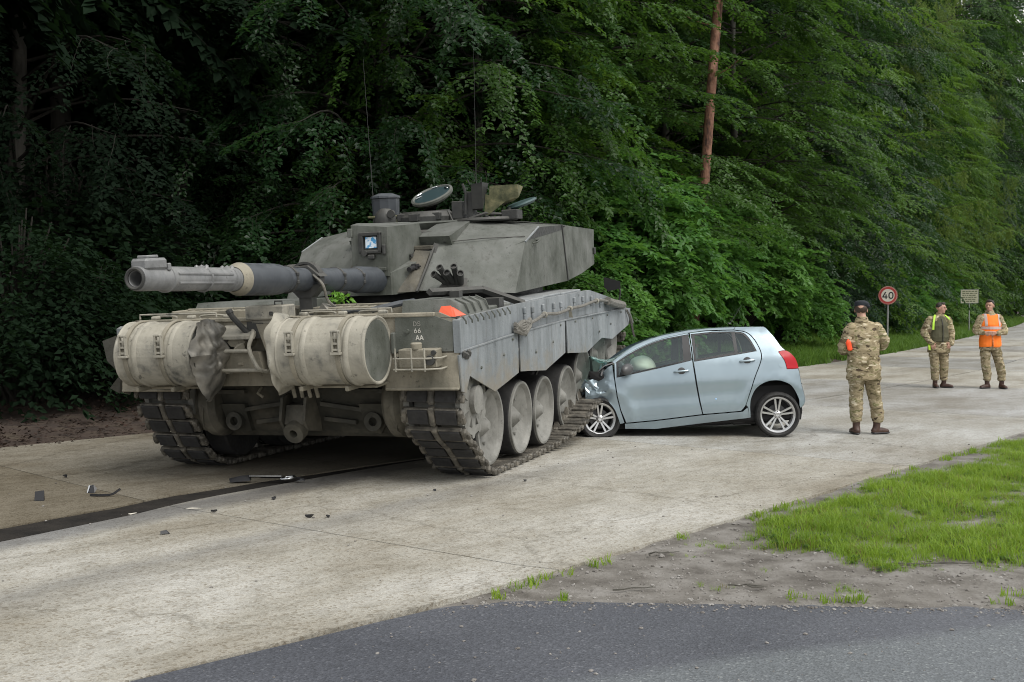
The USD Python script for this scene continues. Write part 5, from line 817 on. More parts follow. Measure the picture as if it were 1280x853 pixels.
def soft(parts, edge=.022, it=14, fold=0.0, seed=1, fs=(14, 14, 22)):
    s = m3.Manifold()
    for q in parts: s = s + q
    g = s.refine_to_length(edge).to_mesh(); m = trimesh.Trimesh(np.array(g.vert_properties)[:, :3], np.array(g.tri_verts), process=True)
    trimesh.smoothing.filter_taubin(m, lamb=.5, nu=.52, iterations=it)
    if fold:
        n = meshkit.fbm(m.vertices * np.array(fs), 3, seed) - .5; m.vertices = m.vertices + m.vertex_normals * n[:, None] * fold
    return m
def head_parts(c, face, r=.078):
    """Head at c looking along the horizontal unit vector face: skull, jaw, nose, ears, brow, chin."""
    c = np.asarray(c, float); f = np.array([face[0], face[1], 0.0]); f /= np.linalg.norm(f); sd = np.array([-f[1], f[0], 0]); up = np.array([0, 0, 1.0])
    P = lambda a, b, d: c + f * a + sd * b + up * d
    def ell(p, ra, rb, rc):
        q = m3.Manifold.sphere(1.0, 24).scale([ra, rb, rc]); ang = math.degrees(math.atan2(f[1], f[0])); return q.rotate([0, 0, ang]).translate([float(x) for x in p])
    parts = [ell(P(-.008, 0, .03), .098, .077, .088), m3.Manifold.batch_hull([ell(P(.025, 0, -.02), .062, .060, .055), ell(P(.052, 0, -.082), .028, .030, .024), ell(P(-.01, 0, -.045), .05, .058, .04)]),
             m3.Manifold.batch_hull([ell(P(.092, 0, .012), .008, .008, .008), ell(P(.112, 0, -.022), .011, .014, .010), ell(P(.088, 0, -.028), .008, .018, .006)]),
             ell(P(.084, 0, .036), .014, .048, .010), ell(P(.082, 0, -.052), .012, .024, .008)]
    for s in (-1, 1): parts.append(ell(P(-.008, s * .079, -.005), .018, .010, .032))
    return parts, P
def hand_parts(wrist, d, palm_n, thumb_side, curl=.5, r=.0095):
    """Palm, four bent fingers of unequal length and a thumb from the side of the palm."""
    w = np.asarray(wrist, float); d = np.asarray(d, float); d /= np.linalg.norm(d); n = np.asarray(palm_n, float); n = n - d * (n @ d); n /= np.linalg.norm(n); t = np.cross(d, n) * thumb_side
    B = lambda a, b, c: w + d * a + t * b + n * c
    parts = [m3.Manifold.batch_hull([S_(B(.01, -.024, 0), .016), S_(B(.01, .024, 0), .017), S_(B(.085, -.034, 0), .013), S_(B(.088, .034, 0), .014)])]
    for k, (b, L) in enumerate(((.032, .072), (.011, .080), (-.011, .074), (-.031, .058))):
        a0, p = 0.0, B(.085, b, 0); pts = [(p, r * 1.05)]
        for j, fr in enumerate((.45, .32, .23)):
            a0 += curl * (.55 + .35 * j); p = p + (d * math.cos(a0) + n * math.sin(a0)) * L * fr; pts.append((p, r * (.98 - .08 * j)))
        parts.append(chain(pts))
    p0 = B(.025, .03, .004); p1 = p0 + (d * .55 + t * .75 + n * .25) * .036; p2 = p1 + (d * .85 + t * .25 + n * .45) * .028; parts.append(chain([(p0, .014), (p1, .012), (p2, .010)]))
    return parts
def boots(parent, feet):
    for (x, y, ax, ay) in feet:      # ankle position in plan, toe direction
        t = np.array([ax, ay, 0.0]); t /= np.linalg.norm(t); a = np.array([x, y, 0])
        m = soft([chain([(a + [0, 0, .22], (.052, .052, .03)), (a + [0, 0, .12], (.047, .047, .04)), (a - t * .015 + [0, 0, .065], (.05, .05, .05))]), m3.Manifold.batch_hull([S_(a - t * .035 + [0, 0, .05], .046), S_(a + t * .07 + [0, 0, .05], (.046, .046, .042)), S_(a + t * .15 + [0, 0, .04], (.042, .042, .032))])], .02, 8)
        m.vertices[:, 2] = np.maximum(m.vertices[:, 2], .012); b = obj('boot', m, M['boot'], parent, smooth=True)
        so = m3.Manifold.batch_hull([S_(a - t * .04 + [0, 0, .02], (.044, .044, .016)), S_(a + t * .08 + [0, 0, .02], (.049, .049, .016)), S_(a + t * .165 + [0, 0, .02], (.040, .040, .015))]).to_mesh(); so = trimesh.Trimesh(np.array(so.vert_properties)[:, :3], np.array(so.tri_verts)); so.vertices[:, 2] = np.maximum(so.vertices[:, 2], .003)
        obj('sole', so, M['trim'], b)
def trousers(parent, hip, legs, seed):
    ps = [S_((hip[0], hip[1], hip[2]), (.165, .125, .13))]
    for (h, k, a) in legs: ps += [chain([(h, (.108, .11, .10)), (k, (.088, .09, .08)), (np.array(a) + [0, 0, .12], (.086, .09, .05)), (a, (.074, .08, .04))]), S_(np.array(h) * .62 + np.array(k) * .38 + [np.sign(h[0] - hip[0]) * .065, 0, .0], (.045, .07, .10))]
    obj('trousers', soft(ps, .022, 10, .035, seed, (11, 11, 26)), M['camo_d'], parent, smooth=True)
PEOPLE = []
def body_skin(parent, head, face, neck, core, hands):
    parts, P = head_parts(head, face); parts.append(chain([(np.array(head) + [0, 0, -.05], .055), (neck, .06), (core, .05)]))
    for (el, wr, d, n, ts, cu) in hands: parts += [chain([(core, .05), (el, .035), (wr, .027)]), chain([(wr, .027), (np.array(wr) + np.array(d) / np.linalg.norm(d) * .02, .026)])] + hand_parts(wr, d, n, ts, cu)
    b = obj('body', soft(parts, .011, 6), M['skin'], parent, smooth=True)
    for s in (-1, 1):
        obj('eye', trimesh.Trimesh(*(lambda q: (q.vertices * .009 + P(.083, s * .030, .012), q.faces))(trimesh.creation.icosphere(1, 1.0)), process=False), M['hair'], b, smooth=True)
    obj('mouth', trimesh.Trimesh(*(lambda q: (q.vertices * [.02, .02, .004] + P(.078, 0, -.053), q.faces))(trimesh.creation.icosphere(1, 1.0)), process=False), plain(f'lip_{len(PEOPLE)}', (.30, .12, .10), .6), b, smooth=True)
    PEOPLE.append(b); return b, P
# --- the soldier with his back to the camera
p1 = thing('person', 'soldier in camouflage with a dark beret, back turned, standing right of the car', 'person', (4.80, 15.261, 0), 0)
H1 = (-.105, .02, 1.675); f1 = (.35, .94)
b1, P1 = body_skin(p1, H1, f1, (-.10, .0, 1.56), (-.07, 0, 1.35), [((-.36, .06, 1.17), (-.17, .30, 1.17), (1, .4, .05), (.2, .3, -1), 1, .5), ((.22, .08, 1.2), (.06, .32, 1.17), (-1, .3, 0), (.2, .3, -1), -1, .5)])
trousers(p1, (-.07, 0, .86), [((-.155, 0, .84), (-.165, .01, .48), (-.165, 0, .19)), ((.02, 0, .84), (.09, .01, .48), (.12, 0, .19))], 3)
boots(p1, [(-.165, -.01, -.05, 1), (.115, .0, 1, .35)])
jk = soft([chain([((-.07, .0, 1.46), (.17, .10, .07)), ((-.07, 0, 1.30), (.215, .135, .12)), ((-.07, .01, 1.05), (.215, .15, .12)), ((-.065, .01, .80), (.232, .16, .07)), ((-.06, .01, .745), (.236, .165, .03))]), chain([((-.24, 0, 1.42), (.085, .09, .085)), ((-.345, .0, 1.20), (.075, .08, .08)), ((-.33, .06, 1.14), (.07, .08, .075)), ((-.20, .25, 1.16), (.056, .056, .056))]), chain([((.10, 0, 1.42), (.085, .09, .085)), ((.20, .01, 1.26), (.075, .08, .08)), ((.21, .07, 1.20), (.068, .075, .07)), ((.09, .27, 1.17), (.056, .056, .056))])], .022, 10, .045, 5, (10, 10, 17))
j1 = obj('jacket', jk, M['camo'], p1, smooth=True)
obj('collar', soft([chain([((-.105, -.005, 1.515), (.095, .085, .03)), ((-.10, .0, 1.575), (.075, .072, .018))])], .02, 4, .01, 2), M['camo'], j1, smooth=True)
obj('armband', soft([m3.Manifold.batch_hull([S_((-.305, -.085, 1.235), (.03, .018, .05)), S_((-.285, -.09, 1.16), (.035, .018, .03))])], .02, 4, .02, 7), M['orange_patch'], j1, smooth=True, label='orange patch on the left sleeve')
obj('hair', soft([S_(P1(-.018, 0, .022), (.088, .088, .075))], .014, 3), M['hair_b'], b1, smooth=True)
obj('beret', soft([m3.Manifold.batch_hull([S_(P1(-.008, 0, .055), (.092, .092, .014)), S_(P1(-.01, .0, .10), (.088, .088, .03)), S_(P1(-.01, -.04, .085), (.07, .07, .02))]), S_(P1(-.03, -.085, .05), (.035, .035, .03))], .016, 5, .008, 4), M['beret'], p1, smooth=True)
# --- the soldier in the olive vest
p2 = thing('person', 'soldier in an olive padded vest with yellow straps, hands in his jacket pockets', 'person', (8.973, 23.771, 0), 0)
H2 = (-.01, -.03, 1.665); f2 = (.80, -.60)
b2, P2 = body_skin(p2, H2, f2, (-.02, -.0, 1.55), (-.04, 0, 1.35), [((-.37, -.01, 1.15), (-.24, -.13, .95), (.45, -.1, -1), (.3, 1, 0), 1, .4), ((.24, -.01, 1.14), (.16, -.13, .96), (-.4, -.1, -1), (-.3, 1, 0), -1, .4)])
trousers(p2, (-.04, 0, .86), [((-.135, 0, .84), (-.125, -.02, .48), (-.105, 0, .19)), ((.055, 0, .84), (.075, -.02, .48), (.075, 0, .19))], 8)
boots(p2, [(-.105, 0, -.1, -1), (.08, 0, .75, -.55)])
j2 = obj('jacket', soft([chain([((-.04, 0, 1.46), (.17, .10, .07)), ((-.04, 0, 1.28), (.215, .14, .12)), ((-.04, 0, 1.05), (.21, .145, .12)), ((-.035, 0, .80), (.235, .16, .06)), ((-.035, 0, .75), (.23, .155, .03))]), chain([((-.23, 0, 1.42), (.085, .09, .085)), ((-.345, .01, 1.17), (.075, .08, .09)), ((-.29, -.08, 1.02), (.065, .065, .065)), ((-.235, -.13, .94), (.06, .055, .05))]), chain([((.14, 0, 1.42), (.085, .09, .085)), ((.225, .01, 1.17), (.075, .08, .09)), ((.20, -.08, 1.02), (.065, .065, .065)), ((.17, -.13, .94), (.06, .055, .05))])], .022, 10, .045, 12, (10, 10, 17)), M['camo'], p2, smooth=True)
v2 = obj('vest', soft([chain([((-.04, -.01, 1.47), (.13, .095, .05)), ((-.04, -.015, 1.30), (.19, .155, .10)), ((-.04, -.015, 1.06), (.205, .165, .10)), ((-.04, -.015, .985), (.20, .16, .035))])], .022, 8, .03, 14, (9, 9, 14)), M['olive'], p2, smooth=True)
obj('zip', tube([(-.03, -.125, 1.45), (-.02, -.178, 1.3), (-.02, -.19, 1.1), (-.02, -.182, .96)], .008, 5), M['trim'], v2)
for pts in ([(-.13, -.02, 1.53), (-.175, -.10, 1.47), (-.205, -.14, 1.35), (-.215, -.15, 1.22)], [(.07, -.02, 1.53), (.105, -.09, 1.48), (.14, -.11, 1.43)], [(-.27, -.09, .93), (-.29, -.14, .88), (-.28, -.14, .80)]):
    q = curve(pts, 4); st2 = [conv([a + o for a in (q[i], q[i + 1]) for o in ([-.02, 0, .004], [.02, 0, -.004], [-.02, -.012, 0], [.02, -.012, 0])]) for i in range(len(q) - 1)]; obj('strap', st2, M['hivis_y'], p2, smooth=40)
obj('collar', soft([chain([((-.02, .01, 1.50), (.10, .085, .03)), ((-.015, .015, 1.565), (.085, .078, .02))])], .02, 4, .012, 2), M['camo'], j2, smooth=True)
obj('hair', soft([S_(P2(-.022, 0, .055), (.088, .084, .075)), S_(P2(.035, 0, .10), (.055, .06, .03))], .014, 4, .012, 4, (40, 40, 40)), M['hair'], b2, smooth=True)
# --- the soldier in the orange vest
p3 = thing('person', 'soldier in an orange reflective vest holding his hands together', 'person', (9.984, 23.545, 0), 0)
H3 = (-.10, -.03, 1.715); f3 = (-.62, -.78)
b3, P3 = body_skin(p3, H3, f3, (-.085, 0, 1.60), (-.075, 0, 1.40), [((-.38, -.02, 1.2), (-.265, -.20, 1.16), (1, -.35, -.05), (.2, .9, .3), -1, .6), ((.22, -.02, 1.2), (-.04, -.20, 1.155), (-1, -.4, .0), (-.2, .9, .3), 1, .55)])
trousers(p3, (-.075, 0, .90), [((-.165, 0, .88), (-.165, -.02, .50), (-.12, 0, .19)), ((.03, 0, .88), (.115, -.05, .50), (.165, -.03, .19))], 18)
boots(p3, [(-.12, 0, -.85, -.4), (.165, -.04, .1, -1)])
j3 = obj('jacket', soft([chain([((-.075, 0, 1.50), (.17, .10, .07)), ((-.075, 0, 1.33), (.215, .14, .12)), ((-.075, 0, 1.10), (.205, .145, .12)), ((-.07, 0, .86), (.22, .155, .05)), ((-.07, 0, .82), (.215, .15, .03))]), chain([((-.26, 0, 1.46), (.085, .09, .085)), ((-.375, -.01, 1.23), (.075, .08, .085)), ((-.36, -.06, 1.18), (.068, .07, .07)), ((-.29, -.185, 1.165), (.05, .05, .05))]), chain([((.10, 0, 1.46), (.085, .09, .085)), ((.215, -.01, 1.23), (.075, .08, .085)), ((.20, -.06, 1.18), (.068, .07, .07)), ((.01, -.195, 1.16), (.05, .05, .05))])], .022, 10, .04, 22, (10, 10, 17)), M['camo'], p3, smooth=True)
v3 = obj('vest', soft([chain([((-.075, 0, 1.515), (.20, .105, .05)), ((-.075, -.005, 1.33), (.225, .16, .11)), ((-.07, -.005, 1.10), (.215, .16, .12)), ((-.07, -.005, .92), (.225, .165, .05)), ((-.07, -.005, .875), (.22, .16, .03))])], .022, 8, .02, 24, (7, 7, 9)), M['hivis_o'], p3, smooth=True)
def ring_band(src, z0, z1):
    q = src.slice_plane([0, 0, z0], [0, 0, 1]).slice_plane([0, 0, z1], [0, 0, -1]); return trimesh.Trimesh(q.vertices + (q.vertices - [-.07, 0, 0]) * [.02, .03, 0], q.faces, process=False)
m_v3 = soft([chain([((-.075, 0, 1.515), (.20, .105, .05)), ((-.075, -.005, 1.33), (.225, .16, .11)), ((-.07, -.005, 1.10), (.215, .16, .12)), ((-.07, -.005, .92), (.225, .165, .05)), ((-.07, -.005, .875), (.22, .16, .03))])], .022, 8, .02, 24, (7, 7, 9))
obj('tape', ring_band(m_v3, 1.235, 1.29), M['reflect'], v3, smooth=True)
for x in (-.205, .075): 
    q = m_v3.slice_plane([x - .024, 0, 0], [1, 0, 0]).slice_plane([x + .024, 0, 0], [-1, 0, 0]).slice_plane([0, 0, 1.30], [0, 0, 1]); obj('tape', trimesh.Trimesh(q.vertices + (q.vertices - [-.07, 0, 1.2]) * [.0, .04, .02], q.faces, process=False), M['reflect'], v3, smooth=True)
obj('front_opening', tube([(-.09, -.172, 1.12), (-.085, -.178, 1.0), (-.08, -.175, .87)], [.004, .006, .012], 5), M['camo'], v3)
obj('collar', soft([chain([((-.085, .0, 1.55), (.10, .085, .03)), ((-.085, .012, 1.615), (.085, .078, .02))])], .02, 4, .012, 2), M['camo'], j3, smooth=True)
obj('hair', soft([S_(P3(-.02, 0, .055), (.088, .085, .078)), S_(P3(.04, 0, .105), (.055, .06, .03))], .014, 4, .012, 4, (40, 40, 40)), M['hair'], b3, smooth=True)
# --- signs
M['post'] = paint('grey_post', [(.20, .205, .20), (.30, .30, .29)], scale=8, rough=(.4, .6), metallic=.3); M['sign_white'] = paint('sign_white', [(.50, .47, .40), (.60, .57, .50)], scale=8, rough=(.5, .7)); M['sign_red'] = plain('sign_red', (.33, .035, .03), .5); M['sign_board'] = paint('sign_board', [(.33, .33, .22), (.42, .42, .30)], scale=7, rough=(.6, .8)); M['sign_text'] = plain('sign_text', (.10, .11, .06), .7); M['sign_black'] = plain('sign_black', (.012, .012, .012), .6)
sg = thing('speed_sign', 'round red rimmed speed limit sign reading 40 on a grey post', 'sign', ((1109.5 - 640) / 1420 * 42.0, 42.0, .1), 14)
obj('post', cyl((0, .03, -.3), (0, .03, 2.25), .032, n=12), M['post'], sg)
dz = 1.98
fc = obj('face', lathe([(0, 0), (.335, 0), (.34, .012), (.335, .022), (0, .022)], (0, 0, dz), (0, -1, 0), 40), M['sign_white'], sg)
obj('red_ring', lathe([(.235, .0225), (.312, .0225), (.312, .026), (.235, .026)], (0, 0, dz), (0, -1, 0), 40), M['sign_red'], fc); obj('rim_edge', lathe([(.322, .0225), (.337, .0225), (.337, .026), (.322, .026)], (0, 0, dz), (0, -1, 0), 40), M['sign_red'], fc)
tm_ = meshkit.text_mesh('40', .24, .004, True); tm_.vertices -= [(tm_.bounds[0][0] + tm_.bounds[1][0]) / 2, (tm_.bounds[0][1] + tm_.bounds[1][1]) / 2, 0]
obj('number', xform(tm_, rot([1, 0, 0], 90), (0, -.024, dz)), M['sign_black'], fc, smooth=False)
nb = thing('notice_sign', 'rectangular pale yellow notice board with lines of text on a grey post', 'sign', ((1211.5 - 640) / 1420 * 66.0, 66.0, .1), 12)
obj('post', cyl((0, .04, -.3), (0, .04, 1.9), .035, n=12), M['post'], nb)
nbf = obj('board', bx(-.48, .48, -.02, .02, 1.72, 2.50, .012), M['sign_board'], nb); obj('frame', [bx(-.49, .49, -.026, -.018, 1.71, 1.735), bx(-.49, .49, -.026, -.018, 2.485, 2.51), bx(-.49, -.465, -.026, -.018, 1.735, 2.485), bx(.465, .49, -.026, -.018, 1.735, 2.485)], M['post'], nbf)
rt = np.random.default_rng(9)
for k in range(6):      # unreadable lines of print
    z = 2.40 - k * .115; x = -.40; ms_ = []
    while x < .34:
        w_ = rt.uniform(.06, .18); ms_.append(bx(x, min(x + w_, .41), -.024, -.0205, z - .028, z + .028, .002)); x += w_ + .035
    obj('text_line', ms_, M['sign_text'], nbf, smooth=False, kind='stuff')
# --- broken parts on the road
def on_road(px, py): 
    y = 1.75 * 1420 / (py - 380.6); return y * (px - 640) / 1420, y * .9965 
d1 = thing('broken_part', 'broken chrome strip with a ring and a black flap lying beside the dark gutter', 'car part', (-2.60, 11.1, .01), 88, scale=.60)
obj('black_flap', conv([(-.09, -.28, 0), (-.02, -.30, .05), (.08, -.26, .0), (-.07, .03, .10), (.05, .06, .02), (-.06, .06, .02), (.0, -.1, .10)]), M['trim'], d1)
obj('chrome_strip', conv([(x, y, z) for y, z in ((.04, .055), (.56, .05)) for x in (-.03, .03) for z in (z, z + .028)]), M['chrome'], d1)
obj('ring', xform(tube([(.115 * math.cos(a), .115 * math.sin(a), 0) for a in np.linspace(0, 6.283, 37)[:-1]], .022, 8, True), rot([1, 0, 0], 8), (.0, .66, .06)), M['chrome'], d1, smooth=True)
obj('lens', lathe([(0, 0), (.075, .004), (.095, .012)], (0, .66, .045), (0, 0, 1), 24), M['glass_dark'], d1, smooth=True)
obj('bracket', [tube(curve([(-.02, .77, .05), (.02, .86, .06), (.05, .95, .03)], 4), .012, 5), conv([(.0, .80, .01), (.06, .80, .01), (.03, .92, .06), (.05, .95, .02)])], M['trim'], d1)
dd = [('flat black square shard standing on edge at the left margin of the road', 47, 627, 0), ('small black shard beside the curved strip', 112, 617, 1), ('thin curved black strip on the pale slab', 124, 621.5, 2)]
for lab, px, py, kd in dd:
    x, y = on_road(px, py); t_ = thing('debris', lab, 'debris', (x, y, .004), 10, scale=(.72, .72, .85)[kd])
    if kd == 0: obj('shard', conv([(-.055, 0, .0), (.06, .02, 0), (-.075, .05, .105), (.035, .07, .12), (-.04, .05, .0), (.05, .06, .005)]), M['trim'], t_, smooth=False)
    elif kd == 1: obj('shard', conv([(-.04, 0, 0), (.06, 0, 0), (-.035, .04, .08), (.02, .05, .10), (.07, .05, .05), (0, .06, 0)]), M['trim'], t_, smooth=False); obj('bright_edge', conv([(-.045, -.004, .0), (-.03, -.006, .0), (-.04, .035, .085), (-.02, .04, .095)]), M['chrome'], t_)
    else: obj('strip', tube(curve([(-.11, 0, .012), (0, .0, .012), (.12, .03, .02), (.2, .07, .075)], 5), [.013] * 16, 5), M['trim'], t_)
small = [(82, 597, 'small dark clod on the brown part of the far slab'), (266, 641, 'little black crumb on the bluish scuff near the gutter'), (205, 669, 'angular dark chip in the middle of the near slab'), (341, 625, 'flat dark flake beside the gutter edge'), (384, 648, 'dark flake on the transverse joint'), (409, 647.5, 'second dark chip on the transverse joint'), (543, 614, 'dark crumb in the shade edge right of the gutter'), (657, 602, 'small dark stone right of the track')]
for px, py, lab in small:
    x, y = on_road(px, py); t_ = thing('fragment', lab, 'debris', (x, y, .004), 40 + px); q = np.random.default_rng(px); obj('lump', conv(q.normal(0, 1, (12, 3)) * [.013, .018, .009] + [0, 0, .009]), M['trim'], t_, smooth=False)
pc = [(160, 643, 'white scrap lying in the dark gutter'), (237, 637, 'small white chip at the edge of the gutter')]
for px, py, lab in pc:
    x, y = on_road(px, py); t_ = thing('fragment', lab, 'debris', (x, y, -.01), 70); q = np.random.default_rng(px); obj('scrap', conv(q.normal(0, 1, (10, 3)) * [.02, .04, .006] + [0, 0, .012]), M['sign_white'], t_, smooth=False)
# ------------------------------------------------------------------ trees and plants
def spray(r, length, leaf, width, droop, nstep=.11, twig=.42, flat=.35, per=4):
    """One branch end with alternate twigs and leaves; local frame: grows along +x in the xy plane. Returns P, D, N, L, W and the stem line."""
    n = max(4, int(length / nstep)); t = (np.arange(n) + .5) / n
    ax = np.c_[t * length, .08 * length * np.sin(t * 3 + r.uniform(0, 6)), -droop * length * t ** 2]
    P, D, N = [], [], []
    for k in range(n):
        tw = twig * (1 - .75 * t[k]) * r.uniform(.7, 1.25); sgn = 1 if k % 2 else -1
        ang = math.radians(r.uniform(38, 62)) * sgn
        d = np.array([math.cos(ang), math.sin(ang), -droop * t[k] * 1.2 - r.uniform(.0, .3)]); d /= np.linalg.norm(d)
        m = max(2, int(tw / .085)) if per is None else per
        for j in range(m):
            f = (j + .6) / m; q = ax[k] + d * tw * f; q = q + np.array([0, 0, -.25 * tw * f * f])
            la = ang * .2 + math.radians(r.uniform(25, 70)) * (1 if j % 2 else -1) if j < m - 1 else ang * .9
            P.append(q); D.append([math.cos(la + ang * .4), math.sin(la + ang * .4), -r.uniform(.05, .55)]); N.append([r.normal(0, flat), r.normal(0, flat), 1])
    P.append(ax[-1]); D.append([1, 0, -droop * 1.5]); N.append([0, .1, 1])
    k = len(P)
    return np.array(P), np.array(D, float), np.array(N, float), leaf * r.uniform(.7, 1.2, k), width * r.uniform(.75, 1.15, k), ax
def trunk_mesh(r, h, r0, r1, lean=(0, 0), wob=.1, n=9, seg=14):
    z = np.linspace(0, h, seg); x = lean[0] * z + wob * np.sin(z * .5 + r.uniform(0, 6)); y = lean[1] * z + wob * np.sin(z * .43 + r.uniform(0, 6))
    rr = r0 + (r1 - r0) * (z / h); rr[0] *= 1.5; rr[1] *= 1.05
    return tube(np.c_[x - x[0], y - y[0], z - .15], rr, n), np.c_[x - x[0], y - y[0], z]
def tree_kind(seed, h, r0, zlow, crown_r, nspray, leaf=.10, width=.065, droop=.35, length=(1.0, 2.0), dense_low=1.6, per=4, side=None, layered=.25, step=.11, tiltm=-.42):
    """Broad-leaved tree: trunk, limbs and layered sprays of leaves. side: (angle, strength) lets the crown reach further to one side."""
    r = np.random.default_rng(seed); tm, line = trunk_mesh(r, h, r0, r0 * .25)
    LP, LD, LN, LL, LW, wood = [], [], [], [], [], [tm]
    nl_ = max(10, nspray // 7); limbs = []
    for k in range(nl_):
        f = ((k + r.uniform(0, .8)) / nl_) ** dense_low; z = zlow + (h - .6 - zlow) * f
        az = k * 2.39996 + r.uniform(-.4, .4)
        prof = math.sin(math.pi * min(1, .22 + .78 * (1 - f)) * .62 + .15)
        R = crown_r * (.35 + .75 * prof) * r.uniform(.7, 1.1)
        if side: R *= 1 + side[1] * math.cos(az - side[0])
        b = np.array([np.interp(z, line[:, 2], line[:, 0]), np.interp(z, line[:, 2], line[:, 1]), z])
        up = r.uniform(.05, .35) * R; e = b + np.array([math.cos(az) * R, math.sin(az) * R, up - .16 * R])
        m = b + (e - b) * .55 + np.array([0, 0, up * .55])
        pts = curve([b, m, e], 5); limbs.append((pts, az))
        rad = np.linspace(.024 * r0 / .15 + .008, .005, len(pts)); wood.append(tube(pts, rad, 5))
    for q in range(nspray):
        pts, az = limbs[q % nl_]; f = (r.uniform(.0, 1.0)) ** .6 * .75 + .25
        b = np.array([np.interp(f, np.linspace(0, 1, len(pts)), pts[:, c]) for c in range(3)])
        side_ang = az + r.choice([-1, 1]) * r.uniform(.2, 1.15) * (1.15 - .6 * f)
        P, D, N, L, W, ax = spray(r, r.uniform(*length), leaf, width, droop * r.uniform(.5, 1.4), per=per, nstep=step)
        c, s = math.cos(side_ang), math.sin(side_ang); tp = r.normal(tiltm, layered); Rz = np.array([[c, -s, 0], [s, c, 0], [0, 0, 1]]) @ rot([0, 1, 0], -math.degrees(tp)) @ rot([1, 0, 0], r.normal(0, 14))
        LP.append(P @ Rz.T + b); LD.append(D @ Rz.T); LN.append(N @ Rz.T); LL.append(L); LW.append(W)
        wood.append(tube((ax @ Rz.T + b)[::3], np.linspace(.006, .002, len(ax[::3])), 3))
    crown = leaf_quads(np.vstack(LP), np.vstack(LD), np.vstack(LN), np.concatenate(LL), np.concatenate(LW))
    return cat_([wood[0]]), cat_(wood[1:]), crown
def make_kind(name, data, leafm, barkm):
    c = stage.CreateClassPrim(f'/World/{name}')
    tr, br, cr = data
    if tr is not None: obj('trunk', tr, barkm, c, smooth=True)
    b = obj('branches', br, M['twig_bark'], c, smooth=False)
    obj('crown', cr, leafm, c, smooth=False)
    return c
M['pine_bark'] = paint('bark_pine', [(.05, .026, .02), (.20, .095, .06), (.30, .165, .11)], ramp=[.36, .48, .66], scale=9, stretch=(1, 1, .3), rough=(.75, .95), bump=1.6, bscale=16)
M['leaf_beech'] = leafmat('leaf_beech', (.022, .060, .012), (.082, .17, .034), (.11, .235, .028), rough=.42)
M['leaf_light'] = leafmat('leaf_light', (.038, .088, .017), (.135, .25, .044), (.18, .34, .036), rough=.42)
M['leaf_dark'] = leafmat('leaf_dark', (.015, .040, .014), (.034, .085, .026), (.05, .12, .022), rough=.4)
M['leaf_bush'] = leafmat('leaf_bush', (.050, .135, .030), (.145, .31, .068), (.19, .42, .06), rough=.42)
M['leaf_shaded'] = leafmat('leaf_shaded', (.006, .015, .007), (.014, .032, .013), (.018, .042, .010), rough=.75, mixf=.25, spec=.1)  # darker copy of leaf_dark: shade of the forest put into the leaf colour
M['leaf_larch'] = leafmat('leaf_larch', (.07, .12, .022), (.13, .20, .04), (.16, .24, .035), rough=.6)
M['leaf_blue'] = leafmat('leaf_blue', (.022, .048, .030), (.05, .09, .06), (.05, .10, .045), rough=.45)

K = {}
K['beech_a'] = make_kind('kind_beech_a', tree_kind(1, 18, .19, .9, 4.2, 820, leaf=.125, width=.098, dense_low=1.5, per=6), M['leaf_beech'], M['bark'])
K['beech_b'] = make_kind('kind_beech_b', tree_kind(2, 16, .16, .8, 3.7, 800, leaf=.125, width=.095, dense_low=1.6, per=6, droop=.5, length=(1.2, 2.3)), M['leaf_beech'], M['bark'])
K['beech_c'] = make_kind('kind_beech_c', tree_kind(3, 19, .21, 1.4, 4.6, 820, leaf=.13, width=.102, dense_low=1.35, per=6), M['leaf_dark'], M['bark'])
K['beech_d'] = make_kind('kind_beech_d', tree_kind(4, 17, .17, 0.6, 3.9, 900, leaf=.11, width=.086, dense_low=1.6, per=7, tiltm=-.16, droop=.28, layered=.2), M['leaf_light'], M['bark'])
K['tall'] = make_kind('kind_tall', tree_kind(5, 22, .24, 5.0, 5.2, 420, leaf=.26, width=.19, dense_low=1.0, per=5, length=(1.4, 2.8)), M['leaf_shaded'], M['bark'])
def bush_kind(seed, h, rad, nspray, leaf, width, per=4, droop=.3, length=(.6, 1.2)):
    r = np.random.default_rng(seed); LP, LD, LN, LL, LW, wood = [], [], [], [], [], []
    for q in range(nspray):
        az = r.uniform(0, 2 * math.pi); el = math.acos(r.uniform(-.15, 1)); d = np.array([math.sin(el) * math.cos(az) * rad, math.sin(el) * math.sin(az) * rad, h * .42 + h * .5 * math.cos(el)])
        d = d * np.array([1, 1, 1]) * r.uniform(.72, 1.0) + np.array([0, 0, .1]); b = d - np.array([math.cos(az), math.sin(az), .15]) * .5
        if q % 3 == 0: wood.append(tube(curve([np.array([r.normal(0, .12), r.normal(0, .12), -.1]), b * [.45, .45, .62], b], 4), np.linspace(.028, .008, 9), 4))
        P, D, N, L, W, ax = spray(r, r.uniform(*length), leaf, width, droop * r.uniform(.6, 1.6), per=per, flat=.4, twig=.36)
        a2 = az + r.normal(0, .55); c, s = math.cos(a2), math.sin(a2); Rz = np.array([[c, -s, 0], [s, c, 0], [0, 0, 1]]) @ rot([0, 1, 0], -math.degrees(r.normal(-.22, .32)))
        LP.append(P @ Rz.T + b); LD.append(D @ Rz.T); LN.append(N @ Rz.T); LL.append(L); LW.append(W)
    return None, cat_(wood), leaf_quads(np.vstack(LP), np.vstack(LD), np.vstack(LN), np.concatenate(LL), np.concatenate(LW), fold=.16)
K['bush_a'] = make_kind('kind_bush_a', bush_kind(11, 6.0, 2.7, 620, .19, .13, per=5), M['leaf_bush'], M['bark'])
K['bush_b'] = make_kind('kind_bush_b', bush_kind(12, 4.0, 2.2, 480, .15, .10, per=5, droop=.45), M['leaf_bush'], M['bark'])
K['bush_c'] = make_kind('kind_bush_c', bush_kind(13, 2.4, 1.6, 300, .11, .075, per=5), M['leaf_dark'], M['bark'])
